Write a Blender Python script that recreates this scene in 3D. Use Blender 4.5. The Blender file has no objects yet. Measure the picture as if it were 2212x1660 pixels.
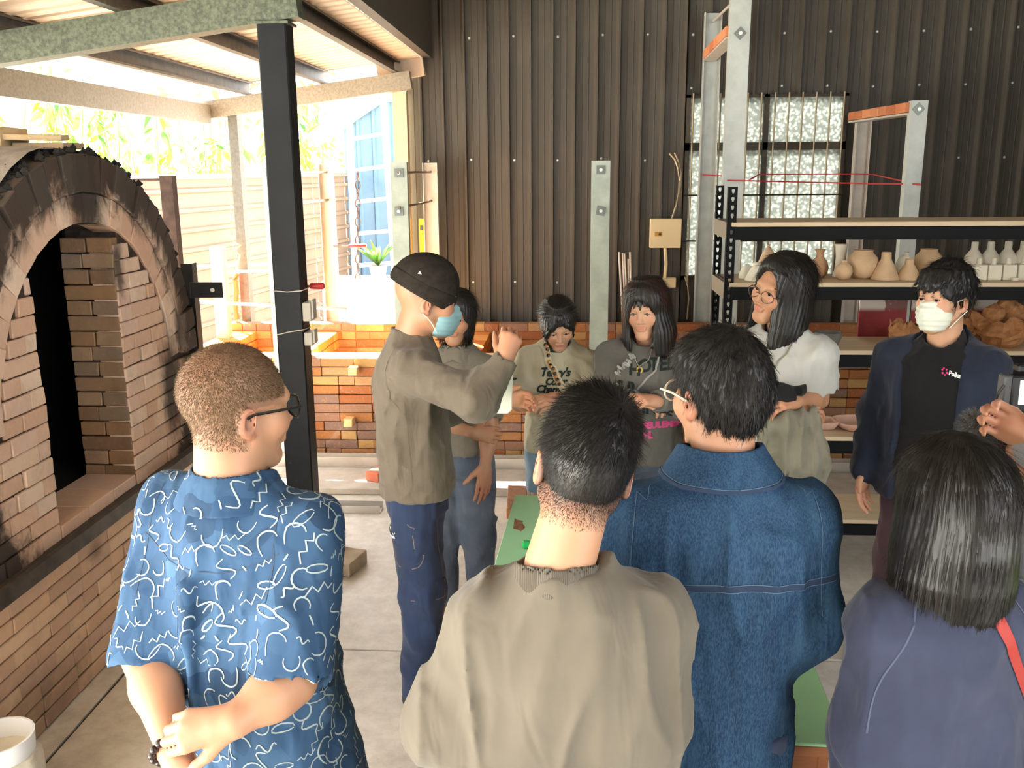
import bpy, bmesh, math, random
import numpy as np
from mathutils import Vector, Matrix
from mathutils.bvhtree import BVHTree
random.seed(7); np.random.seed(7)
SC = bpy.context.scene
COL = SC.collection
# ---------------------------------------------------------------- camera, sky, sun, exposure
FPX, IW, IH = 2000.0, 2212.0, 1660.0
CAM_H = 2.0
PITCH, YAW, ROLL = math.radians(12.95), math.radians(3.55), math.radians(-0.45)
CR = Matrix.Rotation(YAW, 3, 'Z') @ Matrix.Rotation(math.pi/2 - PITCH, 3, 'X') @ Matrix.Rotation(ROLL, 3, 'Z')
CP = Vector((0, 0, CAM_H))
cam = bpy.data.cameras.new('camera'); cam_o = bpy.data.objects.new('camera', cam); COL.objects.link(cam_o)
cam.sensor_fit = 'HORIZONTAL'; cam.sensor_width = 36.0; cam.lens = 36.0*FPX/IW
cam.clip_start = 0.05; cam.clip_end = 200
cam_o.matrix_world = Matrix.Translation(CP) @ CR.to_4x4()
SC.camera = cam_o
world = bpy.data.worlds.new('sky'); SC.world = world; world.use_nodes = True
_bg = world.node_tree.nodes['Background']; _bg.inputs[0].default_value = (0.93, 0.97, 1.0, 1); _bg.inputs[1].default_value = 2.1
_sun = bpy.data.lights.new('sun', 'SUN'); _sun.energy = 30.0; _sun.angle = math.radians(1.2); _sun.color = (1, .965, .91)
sun_o = bpy.data.objects.new('sun', _sun); COL.objects.link(sun_o)
sun_o.rotation_euler = Vector((0.52, -0.75, -1.0)).to_track_quat('-Z', 'Y').to_euler()
SC.view_settings.view_transform = 'Standard'; SC.view_settings.look = 'None'
SC.view_settings.gamma = 1.0; SC.view_settings.use_curve_mapping = False
SC.view_settings.exposure = 1.85
SC.cycles.max_bounces = 8; SC.cycles.diffuse_bounces = 5; SC.cycles.glossy_bounces = 3
SC.cycles.transmission_bounces = 4; SC.cycles.caustics_reflective = False; SC.cycles.caustics_refractive = False
SC.cycles.sample_clamp_indirect = 6.0

# ---------------------------------------------------------------- pixel -> direction, plane hits (metres)
def ray(px, py):
    return CR @ Vector(((px-IW/2)/FPX, -(py-IH/2)/FPX, -1.0))
def at_y(px, py, Y):
    d = ray(px, py); return CP + d*((Y-CP.y)/d.y)
def at_x(px, py, X):
    d = ray(px, py); return CP + d*((X-CP.x)/d.x)
def at_z(px, py, Z):
    d = ray(px, py); return CP + d*((Z-CP.z)/d.z)

# ---------------------------------------------------------------- object helpers
WL = {}
def thing(name, label, cat, loc=(0, 0, 0), group=None, rotz=0.0):
    o = bpy.data.objects.new(name, None); COL.objects.link(o)
    o.empty_display_size = 0.1
    o.location = loc; o.rotation_euler = (0, 0, rotz)
    o['label'] = label; o['category'] = cat
    if group: o['group'] = group
    WL[o.name] = Vector(loc); return o
def tag(o, label, cat, group=None):
    o['label'] = label; o['category'] = cat
    if group: o['group'] = group
    return o
def put(name, me, m, parent=None, loc=(0, 0, 0), rot=None, kind=None, rel=False):
    """link one mesh object; loc is in world axes unless rel"""
    if isinstance(me, MB): me = me.mesh(name)
    if m is not None and not me.materials: me.materials.append(m)
    o = bpy.data.objects.new(name, me); COL.objects.link(o)
    w = Vector(loc)
    if parent is not None:
        o.parent = parent
        if not rel: o.location = w - WL.get(parent.name, Vector((0, 0, 0)))
        else: o.location = w
    else: o.location = w
    WL[o.name] = w if not rel else w + WL.get(parent.name, Vector((0, 0, 0)))
    if rot is not None: o.rotation_euler = rot
    if kind: o['kind'] = kind
    return o
def struct(name, me, m, parent=None, loc=(0, 0, 0)):
    return put(name, me, m, parent, loc, kind='structure' if parent is None else None)

class MB:
    def __init__(s): s.v = []; s.f = []; s.sm = False
    def add(s, vs, fs):
        n = len(s.v); s.v += [tuple(p) for p in vs]; s.f += [tuple(i+n for i in f) for f in fs]; return s
    def box(s, lo, hi):
        x0, y0, z0 = lo; x1, y1, z1 = hi
        return s.add([(x0,y0,z0),(x1,y0,z0),(x1,y1,z0),(x0,y1,z0),(x0,y0,z1),(x1,y0,z1),(x1,y1,z1),(x0,y1,z1)],
                     [(0,3,2,1),(4,5,6,7),(0,1,5,4),(1,2,6,5),(2,3,7,6),(3,0,4,7)])
    def bar(s, a, b, w, h, up=(0, 0, 1)):
        """square bar from a to b, w across, h along up"""
        a = Vector(a); b = Vector(b); d = (b-a).normalized(); u = Vector(up)
        r = d.cross(u).normalized(); u = r.cross(d).normalized()
        vs = [p + r*sx*w/2 + u*sy*h/2 for p in (a, b) for sx, sy in ((-1,-1),(1,-1),(1,1),(-1,1))]
        return s.add(vs, [(0,1,2,3),(7,6,5,4),(0,4,5,1),(1,5,6,2),(2,6,7,3),(3,7,4,0)])
    def sweep(s, prof, path, up=(0, 0, 1), closed=True, cap=True):
        """2D profile (x across, y along up) along a path"""
        path = [Vector(p) for p in path]; n = len(prof); base = len(s.v)
        for i, p in enumerate(path):
            d = (path[min(i+1, len(path)-1)] - path[max(i-1, 0)]).normalized()
            u = Vector(up)
            if abs(d.dot(u)) > .98: u = Vector((0, 1, 0)) if abs(d.y) < .9 else Vector((1, 0, 0))
            r = d.cross(u).normalized(); u = r.cross(d).normalized()
            s.v += [tuple(p + r*x + u*y) for x, y in prof]
        for i in range(len(path)-1):
            for j in range(n if closed else n-1):
                k = (j+1) % n
                s.f.append((base+i*n+j, base+i*n+k, base+(i+1)*n+k, base+(i+1)*n+j))
        if cap and closed:
            s.f.append(tuple(base+j for j in reversed(range(n))))
            s.f.append(tuple(base+(len(path)-1)*n+j for j in range(n)))
        return s
    def tube(s, path, r, n=8):
        rs = r if isinstance(r, (list, tuple)) else None
        if rs is None:
            return s.sweep([(r*math.cos(t*2*math.pi/n), r*math.sin(t*2*math.pi/n)) for t in range(n)], path)
        path = [Vector(p) for p in path]; base = len(s.v)
        for i, p in enumerate(path):
            d = (path[min(i+1, len(path)-1)] - path[max(i-1, 0)]).normalized()
            u = Vector((0, 0, 1))
            if abs(d.z) > .98: u = Vector((0, 1, 0))
            rr = d.cross(u).normalized(); u = rr.cross(d).normalized()
            s.v += [tuple(p + (rr*math.cos(t*2*math.pi/n) + u*math.sin(t*2*math.pi/n))*rs[i]) for t in range(n)]
        for i in range(len(path)-1):
            for j in range(n):
                k = (j+1) % n
                s.f.append((base+i*n+j, base+i*n+k, base+(i+1)*n+k, base+(i+1)*n+j))
        s.f.append(tuple(base+j for j in reversed(range(n)))); s.f.append(tuple(base+(len(path)-1)*n+j for j in range(n)))
        return s
    def lathe(s, prof, c=(0, 0, 0), n=24, sx=1, sy=1):
        base = len(s.v); m = len(prof)
        for r, z in prof:
            for t in range(n):
                a = 2*math.pi*t/n
                s.v.append((c[0]+r*sx*math.cos(a), c[1]+r*sy*math.sin(a), c[2]+z))
        for i in range(m-1):
            for t in range(n):
                k = (t+1) % n
                s.f.append((base+i*n+t, base+i*n+k, base+(i+1)*n+k, base+(i+1)*n+t))
        s.f.append(tuple(base+t for t in reversed(range(n)))); s.f.append(tuple(base+(m-1)*n+t for t in range(n)))
        return s
    def prism(s, poly, axis, a, b):
        """polygon in the two other axes, extruded on axis from a to b"""
        def P(u, v, w):
            return {'x': (w, u, v), 'y': (u, w, v), 'z': (u, v, w)}[axis]
        n = len(poly); base = len(s.v)
        s.v += [P(u, v, a) for u, v in poly] + [P(u, v, b) for u, v in poly]
        s.f.append(tuple(base+i for i in reversed(range(n)))); s.f.append(tuple(base+n+i for i in range(n)))
        for i in range(n):
            k = (i+1) % n; s.f.append((base+i, base+k, base+n+k, base+n+i))
        return s
    def mesh(s, name='m', smooth=None, bevel=0):
        me = bpy.data.meshes.new(name); me.from_pydata(s.v, [], s.f)
        bm = bmesh.new(); bm.from_mesh(me)
        bmesh.ops.recalc_face_normals(bm, faces=bm.faces)
        if bevel: bmesh.ops.bevel(bm, geom=bm.edges[:], offset=bevel, segments=1, affect='EDGES', clamp_overlap=True)
        bm.to_mesh(me); bm.free()
        if (s.sm if smooth is None else smooth):
            me.polygons.foreach_set('use_smooth', [True]*len(me.polygons))
            try: me.set_sharp_from_angle(angle=math.radians(40))
            except Exception: pass
        return me

# ---------------------------------------------------------------- materials
class NT:
    def __init__(s, name):
        s.m = bpy.data.materials.new(name); s.m.use_nodes = True; s.t = s.m.node_tree; s.n = s.t.nodes
        s.b = s.n['Principled BSDF']; s.out = s.n['Material Output']
    def new(s, typ, **kw):
        n = s.n.new(typ)
        for k, v in kw.items(): setattr(n, k, v)
        return n
    def link(s, a, b): s.t.links.new(a, b)
    def coord(s, kind='Object', scale=(1, 1, 1)):
        if kind == 'World': c = s.new('ShaderNodeNewGeometry').outputs['Position']
        else: c = s.new('ShaderNodeTexCoord').outputs[kind]
        mp = s.new('ShaderNodeMapping'); mp.inputs['Scale'].default_value = scale; s.link(c, mp.inputs[0]); return mp.outputs[0]
    def noise(s, co, scale, detail=4, rough=.6, dist=0):
        n = s.new('ShaderNodeTexNoise'); s.link(co, n.inputs['Vector']); n.inputs['Scale'].default_value = scale
        n.inputs['Detail'].default_value = detail; n.inputs['Roughness'].default_value = rough; n.inputs['Distortion'].default_value = dist
        return n.outputs['Fac']
    def ramp(s, fac, stops):
        r = s.new('ShaderNodeValToRGB'); s.link(fac, r.inputs[0]); e = r.color_ramp.elements
        while len(e) < len(stops): e.new(0.5)
        for i, (p, c) in enumerate(stops):
            e[i].position = p; e[i].color = (*c, 1) if len(c) == 3 else c
        return r.outputs[0]
    def mix(s, fac, a, b, typ='MIX'):
        n = s.new('ShaderNodeMix', data_type='RGBA', blend_type=typ)
        for v, i in ((fac, 0), (a, 6), (b, 7)):
            if isinstance(v, (int, float)): n.inputs[i].default_value = v
            elif isinstance(v, tuple): n.inputs[i].default_value = (*v, 1)
            else: s.link(v, n.inputs[i])
        return n.outputs[2]
    def math(s, op, a, b=None, c=None):
        n = s.new('ShaderNodeMath', operation=op)
        for i, v in enumerate((a, b, c)):
            if v is None: continue
            if isinstance(v, (int, float)): n.inputs[i].default_value = v
            else: s.link(v, n.inputs[i])
        return n.outputs[0]
    def rng(s, v, a, b, c=0., d=1., smooth=True):
        n = s.new('ShaderNodeMapRange'); n.interpolation_type = 'SMOOTHSTEP' if smooth else 'LINEAR'
        s.link(v, n.inputs[0])
        for i, x in enumerate((a, b, c, d)): n.inputs[i+1].default_value = x
        return n.outputs[0]
    def bump(s, h, strength=.3, dist=.01):
        n = s.new('ShaderNodeBump'); s.link(h, n.inputs['Height']); n.inputs['Strength'].default_value = strength
        n.inputs['Distance'].default_value = dist; s.link(n.outputs[0], s.b.inputs['Normal'])
    def col(s, c):
        if isinstance(c, tuple): s.b.inputs['Base Color'].default_value = (*c, 1)
        else: s.link(c, s.b.inputs['Base Color'])
    def set(s, rough=None, metal=None, spec=None, **kw):
        if rough is not None: s.b.inputs['Roughness'].default_value = rough
        if metal is not None: s.b.inputs['Metallic'].default_value = metal
        if spec is not None: s.b.inputs['Specular IOR Level'].default_value = spec
        for k, v in kw.items(): s.b.inputs[k].default_value = v
        return s
def lin(r, g, b):
    f = lambda c: (c/255/12.92) if c/255 <= .04045 else ((c/255+.055)/1.055)**2.4
    return (f(r), f(g), f(b))
MATS = {}
def mat(name, c, rough=.6, metal=0., c2=None, scale=6., stretch=(1, 1, 1), bump=0., bscale=60., co='Object', spec=.5, lo=.35, hi=.65, detail=5):
    if name in MATS: return MATS[name]
    t = NT(name); t.set(rough, metal, spec)
    cc = t.coord(co, stretch)
    t.col(t.ramp(t.noise(cc, scale, detail), [(lo, c), (hi, c2)]) if c2 else c)
    if bump: t.bump(t.noise(cc, bscale, 4), bump, .004)
    MATS[name] = t.m; return t.m
# ================================================================ SETTING
CONC = NT('concrete')
_c = CONC.coord('World')
_a = CONC.ramp(CONC.noise(_c, 1.3, 6, .65, .6), [(.3, lin(186,181,171)), (.7, lin(214,210,200))])
_b = CONC.ramp(CONC.noise(_c, 14, 6, .7), [(.35, lin(150,144,134)), (.62, lin(218,214,204))])
_w = CONC.ramp(CONC.noise(_c, 3.1, 8, .75, 1.5), [(.55, (0, 0, 0)), (.75, (1, 1, 1))])
CONC.col(CONC.mix(_w, CONC.mix(.35, _a, _b), lin(208,204,194)))
CONC.set(.42, spec=.5); CONC.bump(CONC.noise(_c, 45, 5), .25, .004)
M_conc = CONC.m
M_dark = mat('joint_dark', lin(38,34,30), .9)
M_soil = mat('outside_ground', lin(192,188,176), .95, c2=lin(214,210,200), scale=3, co='World')
# floor: base slab with cast slabs on top, joints between
floor = struct('floor', MB().box((-2.45, -4.6, -.12), (4.4, 7.7, -.012)), M_dark)
GX = at_z(175, 1560, 0).x; GY = at_z(830, 1405, 0).y
xs = [-2.45, GX, 1.75, 4.4]; ys = [-4.6, GY, GY+3.0, 7.7]
for i in range(3):
    for j in range(3):
        g = .006
        put('slab', MB().box((xs[i]+g, ys[j]+g, -.1), (xs[i+1]-g, ys[j+1]-g, 0)).mesh('slab', bevel=.003), M_conc, floor)
struct('floor_outside', MB().box((-14, -8, -.2), (-2.46, 26, -.03)).box((-2.46, 7.71, -.2), (14, 26, -.03)).box((4.41, -8, -.2), (14, 7.71, -.03)).box((-2.46, -8, -.2), (4.41, -4.61, -.03)), M_soil)  # strips at right and behind the camera: unseen, added to bounce sunlight

# corrugated back wall (vertical ribs), with a hole for the window
WY = 7.62
WT = NT('painted_sheet'); _c = WT.coord('World', (1, 1, .06))
WT.col(WT.mix(WT.ramp(WT.noise(WT.coord('World'), 2.2, 6, .7), [(.5, (0,0,0)), (.8, (.5,.5,.5))]), WT.ramp(WT.noise(_c, 22, 4), [(.3, lin(74,70,62)), (.7, lin(83,78,70))]), lin(96,91,82)))
WT.set(.5, spec=.3); M_sheet = WT.m
p0 = at_y(1098+3, 300, WY); p1 = at_y(1147+3, 300, WY); RIBX0, RIBP = p1.x, (at_y(2066, 300, WY).x - p1.x)/19.0
WXL, WXR = at_y(884, 400, WY).x, 4.4
wl = at_y(1478, 350, WY); wr = at_y(1822, 350, WY)
WZT, WZB = at_y(1650, 204, WY).z, at_y(1650, 604, WY).z
def wall_profile(xa, xb):
    out = []; k = math.floor((xa-RIBX0)/RIBP) - 1; x = RIBX0 + k*RIBP; w = RIBP
    while x < xb + w:
        for dx, dy in ((0, 0), (.12*w, -.036), (.20*w, -.036), (.23*w, 0), (.45*w, 0), (.47*w, -.003), (.50*w, -.003), (.52*w, 0), (.74*w, 0), (.76*w, -.003), (.79*w, -.003), (.81*w, 0)):
            out.append((x+dx-.24*w, dy))
        x += w
    res = [(xa, 0)]
    for x, d in out:
        if xa < x < xb: res.append((x, d))
    return res + [(xb, 0)]
def wall_part(xa, xb, za, zb):
    m = MB(); pr = wall_profile(xa, xb); n = len(pr)
    m.v += [(x, WY+d, za) for x, d in pr] + [(x, WY+d, zb) for x, d in pr]
    m.f += [(i, i+1, n+i+1, n+i) for i in range(n-1)]
    return m
wall = MB()
ZTOP = 4.6
for a in ((WXL, wl.x, 0, ZTOP), (wr.x, WXR, 0, ZTOP), (wl.x, wr.x, 0, WZB), (wl.x, wr.x, WZT, ZTOP)):
    q = wall_part(*a); wall.add(q.v, q.f)
wallo = struct('wall_back', wall, M_sheet)
put('wall_lining', MB().box((WXL, WY+.03, 0), (wl.x, WY+.05, ZTOP)).box((wr.x, WY+.03, 0), (WXR, WY+.05, ZTOP)).box((wl.x, WY+.03, 0), (wr.x, WY+.05, WZB)).box((wl.x, WY+.03, WZT), (wr.x, WY+.05, ZTOP)), M_sheet, wallo)
M_screw = mat('screw_head', lin(225,225,220), .35, .4)
scm = MB().lathe([(.0, 0), (.011, 0), (.011, .004), (.006, .009), (0, .009)], n=8).mesh('screw')
k0 = int((WXL-RIBX0)/RIBP); k1 = int((WXR-RIBX0)/RIBP)
for z in (at_y(1160, 78, WY).z, at_y(1900, 340, WY).z, at_y(1160, 610, WY).z, at_y(1900, 185, WY).z):
    for k in range(k0, k1, 2):
        x = RIBX0 + k*RIBP + .16*RIBP
        if wl.x-.02 < x < wr.x+.02 and WZB-.05 < z < WZT+.05: continue
        if z == at_y(1900, 185, WY).z and x < wl.x: continue
        put('screw', scm, M_screw, wallo, (x, WY, z+random.uniform(-.01, .01)), (math.pi/2, 0, 0))
# window: dark frame, patterned panes, guard rods
M_wframe = mat('window_frame', lin(48,42,30), .5, c2=lin(70,58,36), scale=9)
GL = NT('patterned_glass'); _c = GL.coord('World', (1, 1, 1))
_v = GL.new('ShaderNodeTexVoronoi'); GL.link(_c, _v.inputs['Vector']); _v.inputs['Scale'].default_value = 42
_tr = GL.new('ShaderNodeBsdfTranslucent'); GL.link(GL.ramp(_v.outputs['Distance'], [(0, lin(168,171,166)), (.6, lin(108,111,107))]), _tr.inputs[0])
GL.b.inputs['Base Color'].default_value = (*lin(170,172,166), 1); GL.set(.25)
_h = GL.new('ShaderNodeBump'); _h.inputs['Strength'].default_value = .8; GL.link(_v.outputs['Distance'], _h.inputs['Height']); GL.link(_h.outputs[0], GL.b.inputs['Normal']); GL.link(_h.outputs[0], _tr.inputs['Normal'])
_mx = GL.new('ShaderNodeMixShader'); _mx.inputs[0].default_value = .8; GL.link(GL.b.outputs[0], _mx.inputs[1]); GL.link(_tr.outputs[0], _mx.inputs[2]); GL.link(_mx.outputs[0], GL.out.inputs[0])
M_glass = GL.m
xc = (wl.x+wr.x)/2; zb = at_y(1650, 316, WY).z
fr = MB(); t = .035
for lo, hi in (((wl.x, WZB), (wl.x+t, WZT)), ((wr.x-t, WZB), (wr.x, WZT)), ((wl.x, WZT-t*.6), (wr.x, WZT)), ((wl.x, WZB), (wr.x, WZB+t)), ((wl.x, zb-.03), (wr.x, zb+.03)), ((xc-.02, WZB), (xc+.02, WZT))):
    fr.box((lo[0], WY-.03, lo[1]), (hi[0], WY+.04, hi[1]))
win = struct('window_1', fr, M_wframe)
for xa, xb in ((wl.x+t, xc-.02), (xc+.02, wr.x-t)):
    for za, zc in ((WZB+t, zb-.03), (zb+.03, WZT-t*.6)):
        put('pane', MB().box((xa, WY, za), (xb, WY+.006, zc)), M_glass, win)
M_rod = mat('guard_rod', lin(170,156,128), .45, .5)
for k in range(12):
    x = wl.x + .05 + k*(wr.x-wl.x-.09)/11
    put('guard_rod', MB().tube([(x, WY-.05, WZB-.02), (x, WY-.05, WZT+.01)], .007, 8), M_rod, win)
for pz in (421, 520): 
    z = at_y(1700, pz, WY-.05).z
    put('cross_rod', MB().tube([(wl.x, WY-.058, z), (wr.x, WY-.058, z)], .007, 6), mat('rod_dark', lin(60,52,44), .5, .4), win)
# right wall and high ceiling of the shed (out of view, they shade the room)
struct('wall_right', MB().box((4.4, .6, 0), (4.5, 7.7, ZTOP)), M_sheet)  # stops short near the camera, shaped to let side light onto the kiln
struct('wall_left', MB().box((-1.15, -4.5, 2.87), (-1.08, 7.7, ZTOP)), M_sheet)
struct('ceiling', MB().box((-1.15, -4.6, ZTOP), (4.5, 7.7, ZTOP+.08)), mat('ceiling_sheet', lin(120,112,100), .6))
struct('wall_front_added', MB().box((-1.15, -4.6, 0), (4.5, -4.5, ZTOP)), M_sheet)  # unseen end wall, added to cut light from behind the camera
# ---------------------------------------------------------------- canopy
def rz(X, base=2.62): return base + .127*(X+1.26)
M_galv = mat('galvanised_green', lin(62,68,54), .5, .3, c2=lin(98,104,84), scale=70, bump=.1, bscale=90)
M_galv2 = mat('galvanised_grey', lin(128,120,104), .5, .3, c2=lin(150,142,126), scale=60)
M_dsteel = mat('dark_steel', lin(70,64,58), .5, .3, c2=lin(92,84,74), scale=20)
RT = NT('roof_sheet'); _c = RT.coord('World'); RT.col(RT.ramp(RT.noise(_c, 5, 5), [(.3, lin(206,184,158)), (.7, lin(222,202,178))])); RT.set(.5); M_roof = RT.m
rs = MB(); X0, X1, Y0, Y1 = -3.05, -1.16, -3.0, 7.56; pitch = .128
pr = []; y = Y0
while y < Y1:
    for dy, dz in ((0, 0), (.3, 0), (.4, .028), (.62, .028), (.72, 0)): pr.append((y+dy*pitch, dz))
    y += pitch
n = len(pr)
rs.v += [(X0, y, rz(X0)+.235+dz) for y, dz in pr] + [(X1, y, rz(X1)+.235+dz) for y, dz in pr]
rs.f += [(i, i+1, n+i+1, n+i) for i in range(n-1)]
canopy = thing('canopy_roof_sheet', 'pale corrugated metal canopy roof sheet sloping over the brick kiln', 'roof', (X0, Y0, rz(X0)))
rme = rs.mesh('sheet')
o = put('corrugated_sheet', rme, M_roof, canopy); sol = o.modifiers.new('t', 'SOLIDIFY'); sol.thickness = .004
put('edge_flashing', MB().sweep([(-.03, -.14), (.03, -.14), (.035, .0), (.02, .03), (-.03, .03)], [(X1-.35, Y1-.02, rz(X1-.35)+.24), (X1+.015, Y1-.02, rz(X1)+.24)]), M_roof, canopy)
def steel(name, label, cat, a, b, w, h, m, prof=None, group=None, up=(0, 0, 1)):
    o = put(name, (MB().sweep(prof, [a, b], up=up) if prof else MB().bar(a, b, w, h, up)).mesh(name), m)
    return tag(o, label, cat, group)
def cprof(w, h, t=.006, lip=.018):
    """C section, web at -w/2"""
    return [(-w/2, -h/2), (w/2, -h/2), (w/2, -h/2+lip), (w/2-t, -h/2+lip), (w/2-t, -h/2+t), (-w/2+t, -h/2+t), (-w/2+t, h/2-t), (w/2-t, h/2-t), (w/2-t, h/2-lip), (w/2, h/2-lip), (w/2, h/2), (-w/2, h/2)]
CX, CY = -1.25, 4.1
bz = .065
steel('canopy_beam', 'mottled green galvanised steel beam resting on the black column top', 'beam', (-3.0, CY, rz(-3.0)+bz), (-1.14, CY, rz(-1.14)+bz), .10, .13, M_galv)
steel('canopy_beam', 'pale galvanised far beam of the canopy beside the sheet wall corner', 'beam', (-2.95, 7.42, rz(-2.95)+bz), (-1.22, 7.42, rz(-1.22)+bz), .10, .13, M_galv2)
steel('eave_beam', 'grey galvanised eave beam over the kiln vault, in front of the foliage', 'beam', (-2.83, .3, rz(-2.83)+.03), (-2.83, 7.36, rz(-2.83)+.03), .07, .14, M_galv2)
for X, lab in ((-1.34, 'brown steel purlin running from the black column to the wall corner'), (-1.9, 'brown steel purlin crossing the middle of the canopy'), (-2.5, 'dark steel purlin beside the eave beam')):
    steel('purlin', lab, 'purlin', (X, .3, rz(X)+.13+.05), (X, 7.5, rz(X)+.13+.05), .05, .095, M_dsteel, [(a, b) for a, b in cprof(.05, .095, .004, .012)], 'canopy purlins')
CB = NT('black_column'); _c = CB.coord('World')
CB.col(CB.mix(CB.ramp(CB.noise(_c, 26, 6, .75), [(.66, (0,0,0)), (.74, (.7,.7,.7))]), CB.ramp(CB.noise(_c, 4, 4), [(.3, lin(10,11,12)), (.7, lin(24,26,27))]), lin(90,92,90))); CB.set(.5, spec=.2); CB.bump(CB.noise(_c, 60, 4), .15, .003)
colu = thing('steel_column', 'black steel column holding up the canopy beside the masked speaker', 'column', (CX, CY, 0))
hc = .062
put('shaft', MB().bar((CX, CY, 0), (CX, CY, rz(CX)-.004), .125, .11, (0, 1, 0)).mesh('shaft', bevel=.006), CB.m, colu)
put('cap_plate', MB().box((CX-.075, CY-.065, rz(CX)-.012), (CX+.075, CY+.065, rz(CX)-.001)), M_galv, colu)
put('base_plate', MB().box((CX-.11, CY-.11, 0), (CX+.11, CY+.11, .012)), CB.m, colu)
# far canopy posts
pc = at_y(505, 300, 7.42)
steel('canopy_post', 'slim galvanised canopy post standing in front of the pale fence', 'post', (pc.x, 7.46, -.03), (pc.x, 7.46, rz(pc.x)), .075, .075, mat('galv_dark', lin(78,75,66), .5, .2, c2=lin(94,90,80), scale=40), cprof(.075, .09), up=(0, 1, 0))
pd = at_y(866, 260, 7.50)
steel('corner_post', 'pale galvanised post at the left edge of the sheet wall', 'post', (pd.x, 7.5, 0), (pd.x, 7.5, rz(pd.x)), .11, .09, mat('galv_pale', lin(190,172,140), .5, .2, c2=lin(205,188,158), scale=50), None, up=(0, 1, 0))
# dark main-building beam above the canopy edge
pe = at_y(850, 42, 7.2)
steel('eave_girder', 'dark painted girder above the serrated canopy edge', 'beam', (pe.x-.02, 2.0, pe.z), (pe.x-.02, 7.6, pe.z), .1, .2, mat('girder', lin(34,32,32), .5, c2=lin(48,42,38)))
# ================================================================ BRICK KILNS
BRK = {}
def brick_mesh(L, D, H, seed):
    """beveled, slightly worn brick centred on the origin"""
    key = (round(L, 3), round(D, 3), round(H, 3), seed)
    if key in BRK: return BRK[key]
    rnd = random.Random(seed*31+int(L*1000))
    m = MB().box((-L/2, -D/2, -H/2), (L/2, D/2, H/2))
    j = .0022
    m.v = [(x+rnd.uniform(-j, j), y+rnd.uniform(-j, j), z+rnd.uniform(-j, j)) for x, y, z in m.v]
    me = m.mesh('brick', bevel=.0035); BRK[key] = me; return me
def brickmat(name, cols, soot=(), sootcol=lin(38,37,36), dust=None, rough=.9):
    t = NT(name); oi = t.new('ShaderNodeObjectInfo'); co = t.coord('World')
    n = len(cols); base = t.ramp(oi.outputs['Random'], [(i/n, c) for i, c in enumerate(cols)])
    base.node.color_ramp.interpolation = 'CONSTANT'
    n1 = t.noise(co, 9, 6, .7); n2 = t.noise(co, 55, 5, .7)
    c = t.mix(t.rng(n1, .42, .72, 0, .4), base, tuple(x*.72 for x in cols[0]))
    c = t.mix(t.rng(n2, .5, .8, 0, .35), c, tuple(min(1, x*1.5+.05) for x in cols[-1]))
    if dust: c = t.mix(t.rng(t.noise(co, 4.5, 7, .75, 1.), .55, .7, 0, .55), c, dust)
    if soot:
        nz = t.noise(t.coord('World', (1, 1, .6)), 6.5, 6, .7, .8); tot = None
        for cpos, sc, r0, r1, amt in soot:
            mp = t.new('ShaderNodeVectorMath', operation='MULTIPLY'); g = t.new('ShaderNodeNewGeometry'); t.link(g.outputs['Position'], mp.inputs[0]); mp.inputs[1].default_value = sc
            ds = t.new('ShaderNodeVectorMath', operation='DISTANCE'); t.link(mp.outputs[0], ds.inputs[0]); ds.inputs[1].default_value = tuple(a*b for a, b in zip(cpos, sc))
            e = t.math('ADD', ds.outputs['Value'], t.math('MULTIPLY', t.math('SUBTRACT', nz, .5), .38))
            v = t.rng(e, r0, r1, amt if r0 < r1 else amt, 0) if r0 < r1 else t.rng(e, r1, r0, 0, amt)
            tot = v if tot is None else t.math('MAXIMUM', tot, v)
        c = t.mix(tot, c, sootcol)
    t.col(c); t.set(rough, spec=.2)
    t.bump(t.noise(co, 38, 6, .75), .5, .006)
    return t.m
KX, KY, KZ = -1.95, 3.67, 1.12          # front plane, arch centre
LEDX = at_z(41, 1641, 0).x                # lower wall plane
LZ = .62                                   # ledge height
pal1 = [lin(226,192,166), lin(220,186,162), lin(232,204,180), lin(224,194,174), lin(234,210,188), lin(218,180,154)]
SOOT1 = [((0, KY, KZ), (0, 1, 1), .86, .74, .93),
         ((0, KY+.02, 1.98), (0, 1.6, 1), .17, .36, .95),
         ((0, 4.34, .98), (0, 2.0, .9), .10, .34, .9), ((0, 4.50, 1.25), (0, 2.2, .7), .04, .26, .8), ((0, 3.92, 1.62), (0, 2.6, 1), .02, .18, .85), ((0, 3.2, 1.80), (0, 2, 2), .02, .2, .6)]
M_k1 = brickmat('kiln_brick', pal1, SOOT1, dust=lin(190,178,160))
M_k1b = brickmat('kiln_base_brick', [lin(220,184,152), lin(210,176,150), lin(228,196,164), lin(212,180,158), lin(198,166,140)], [((0, 2.9, .05), (0, .8, 1.2), .05, .42, .5), ((0, 3.42, .50), (0, 2, 2.5), .02, .2, .55), ((0, 4.45, .5), (0, 5, 1.2), .05, .3, .9)], dust=lin(176,162,140))
M_jamb = brickmat('kiln_jamb_brick', [lin(170,138,108), lin(150,120,94), lin(184,154,124), lin(158,136,114), lin(176,138,102)], [((KX-.02, 0, 0), (5, 0, 0), .02, .5, .35)], dust=lin(160,146,124))
M_mort = mat('kiln_joint', lin(52,44,38), .95, c2=lin(80,68,58), scale=30, co='World')
M_soot = mat('kiln_inside', lin(14,14,15), .95)
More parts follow.
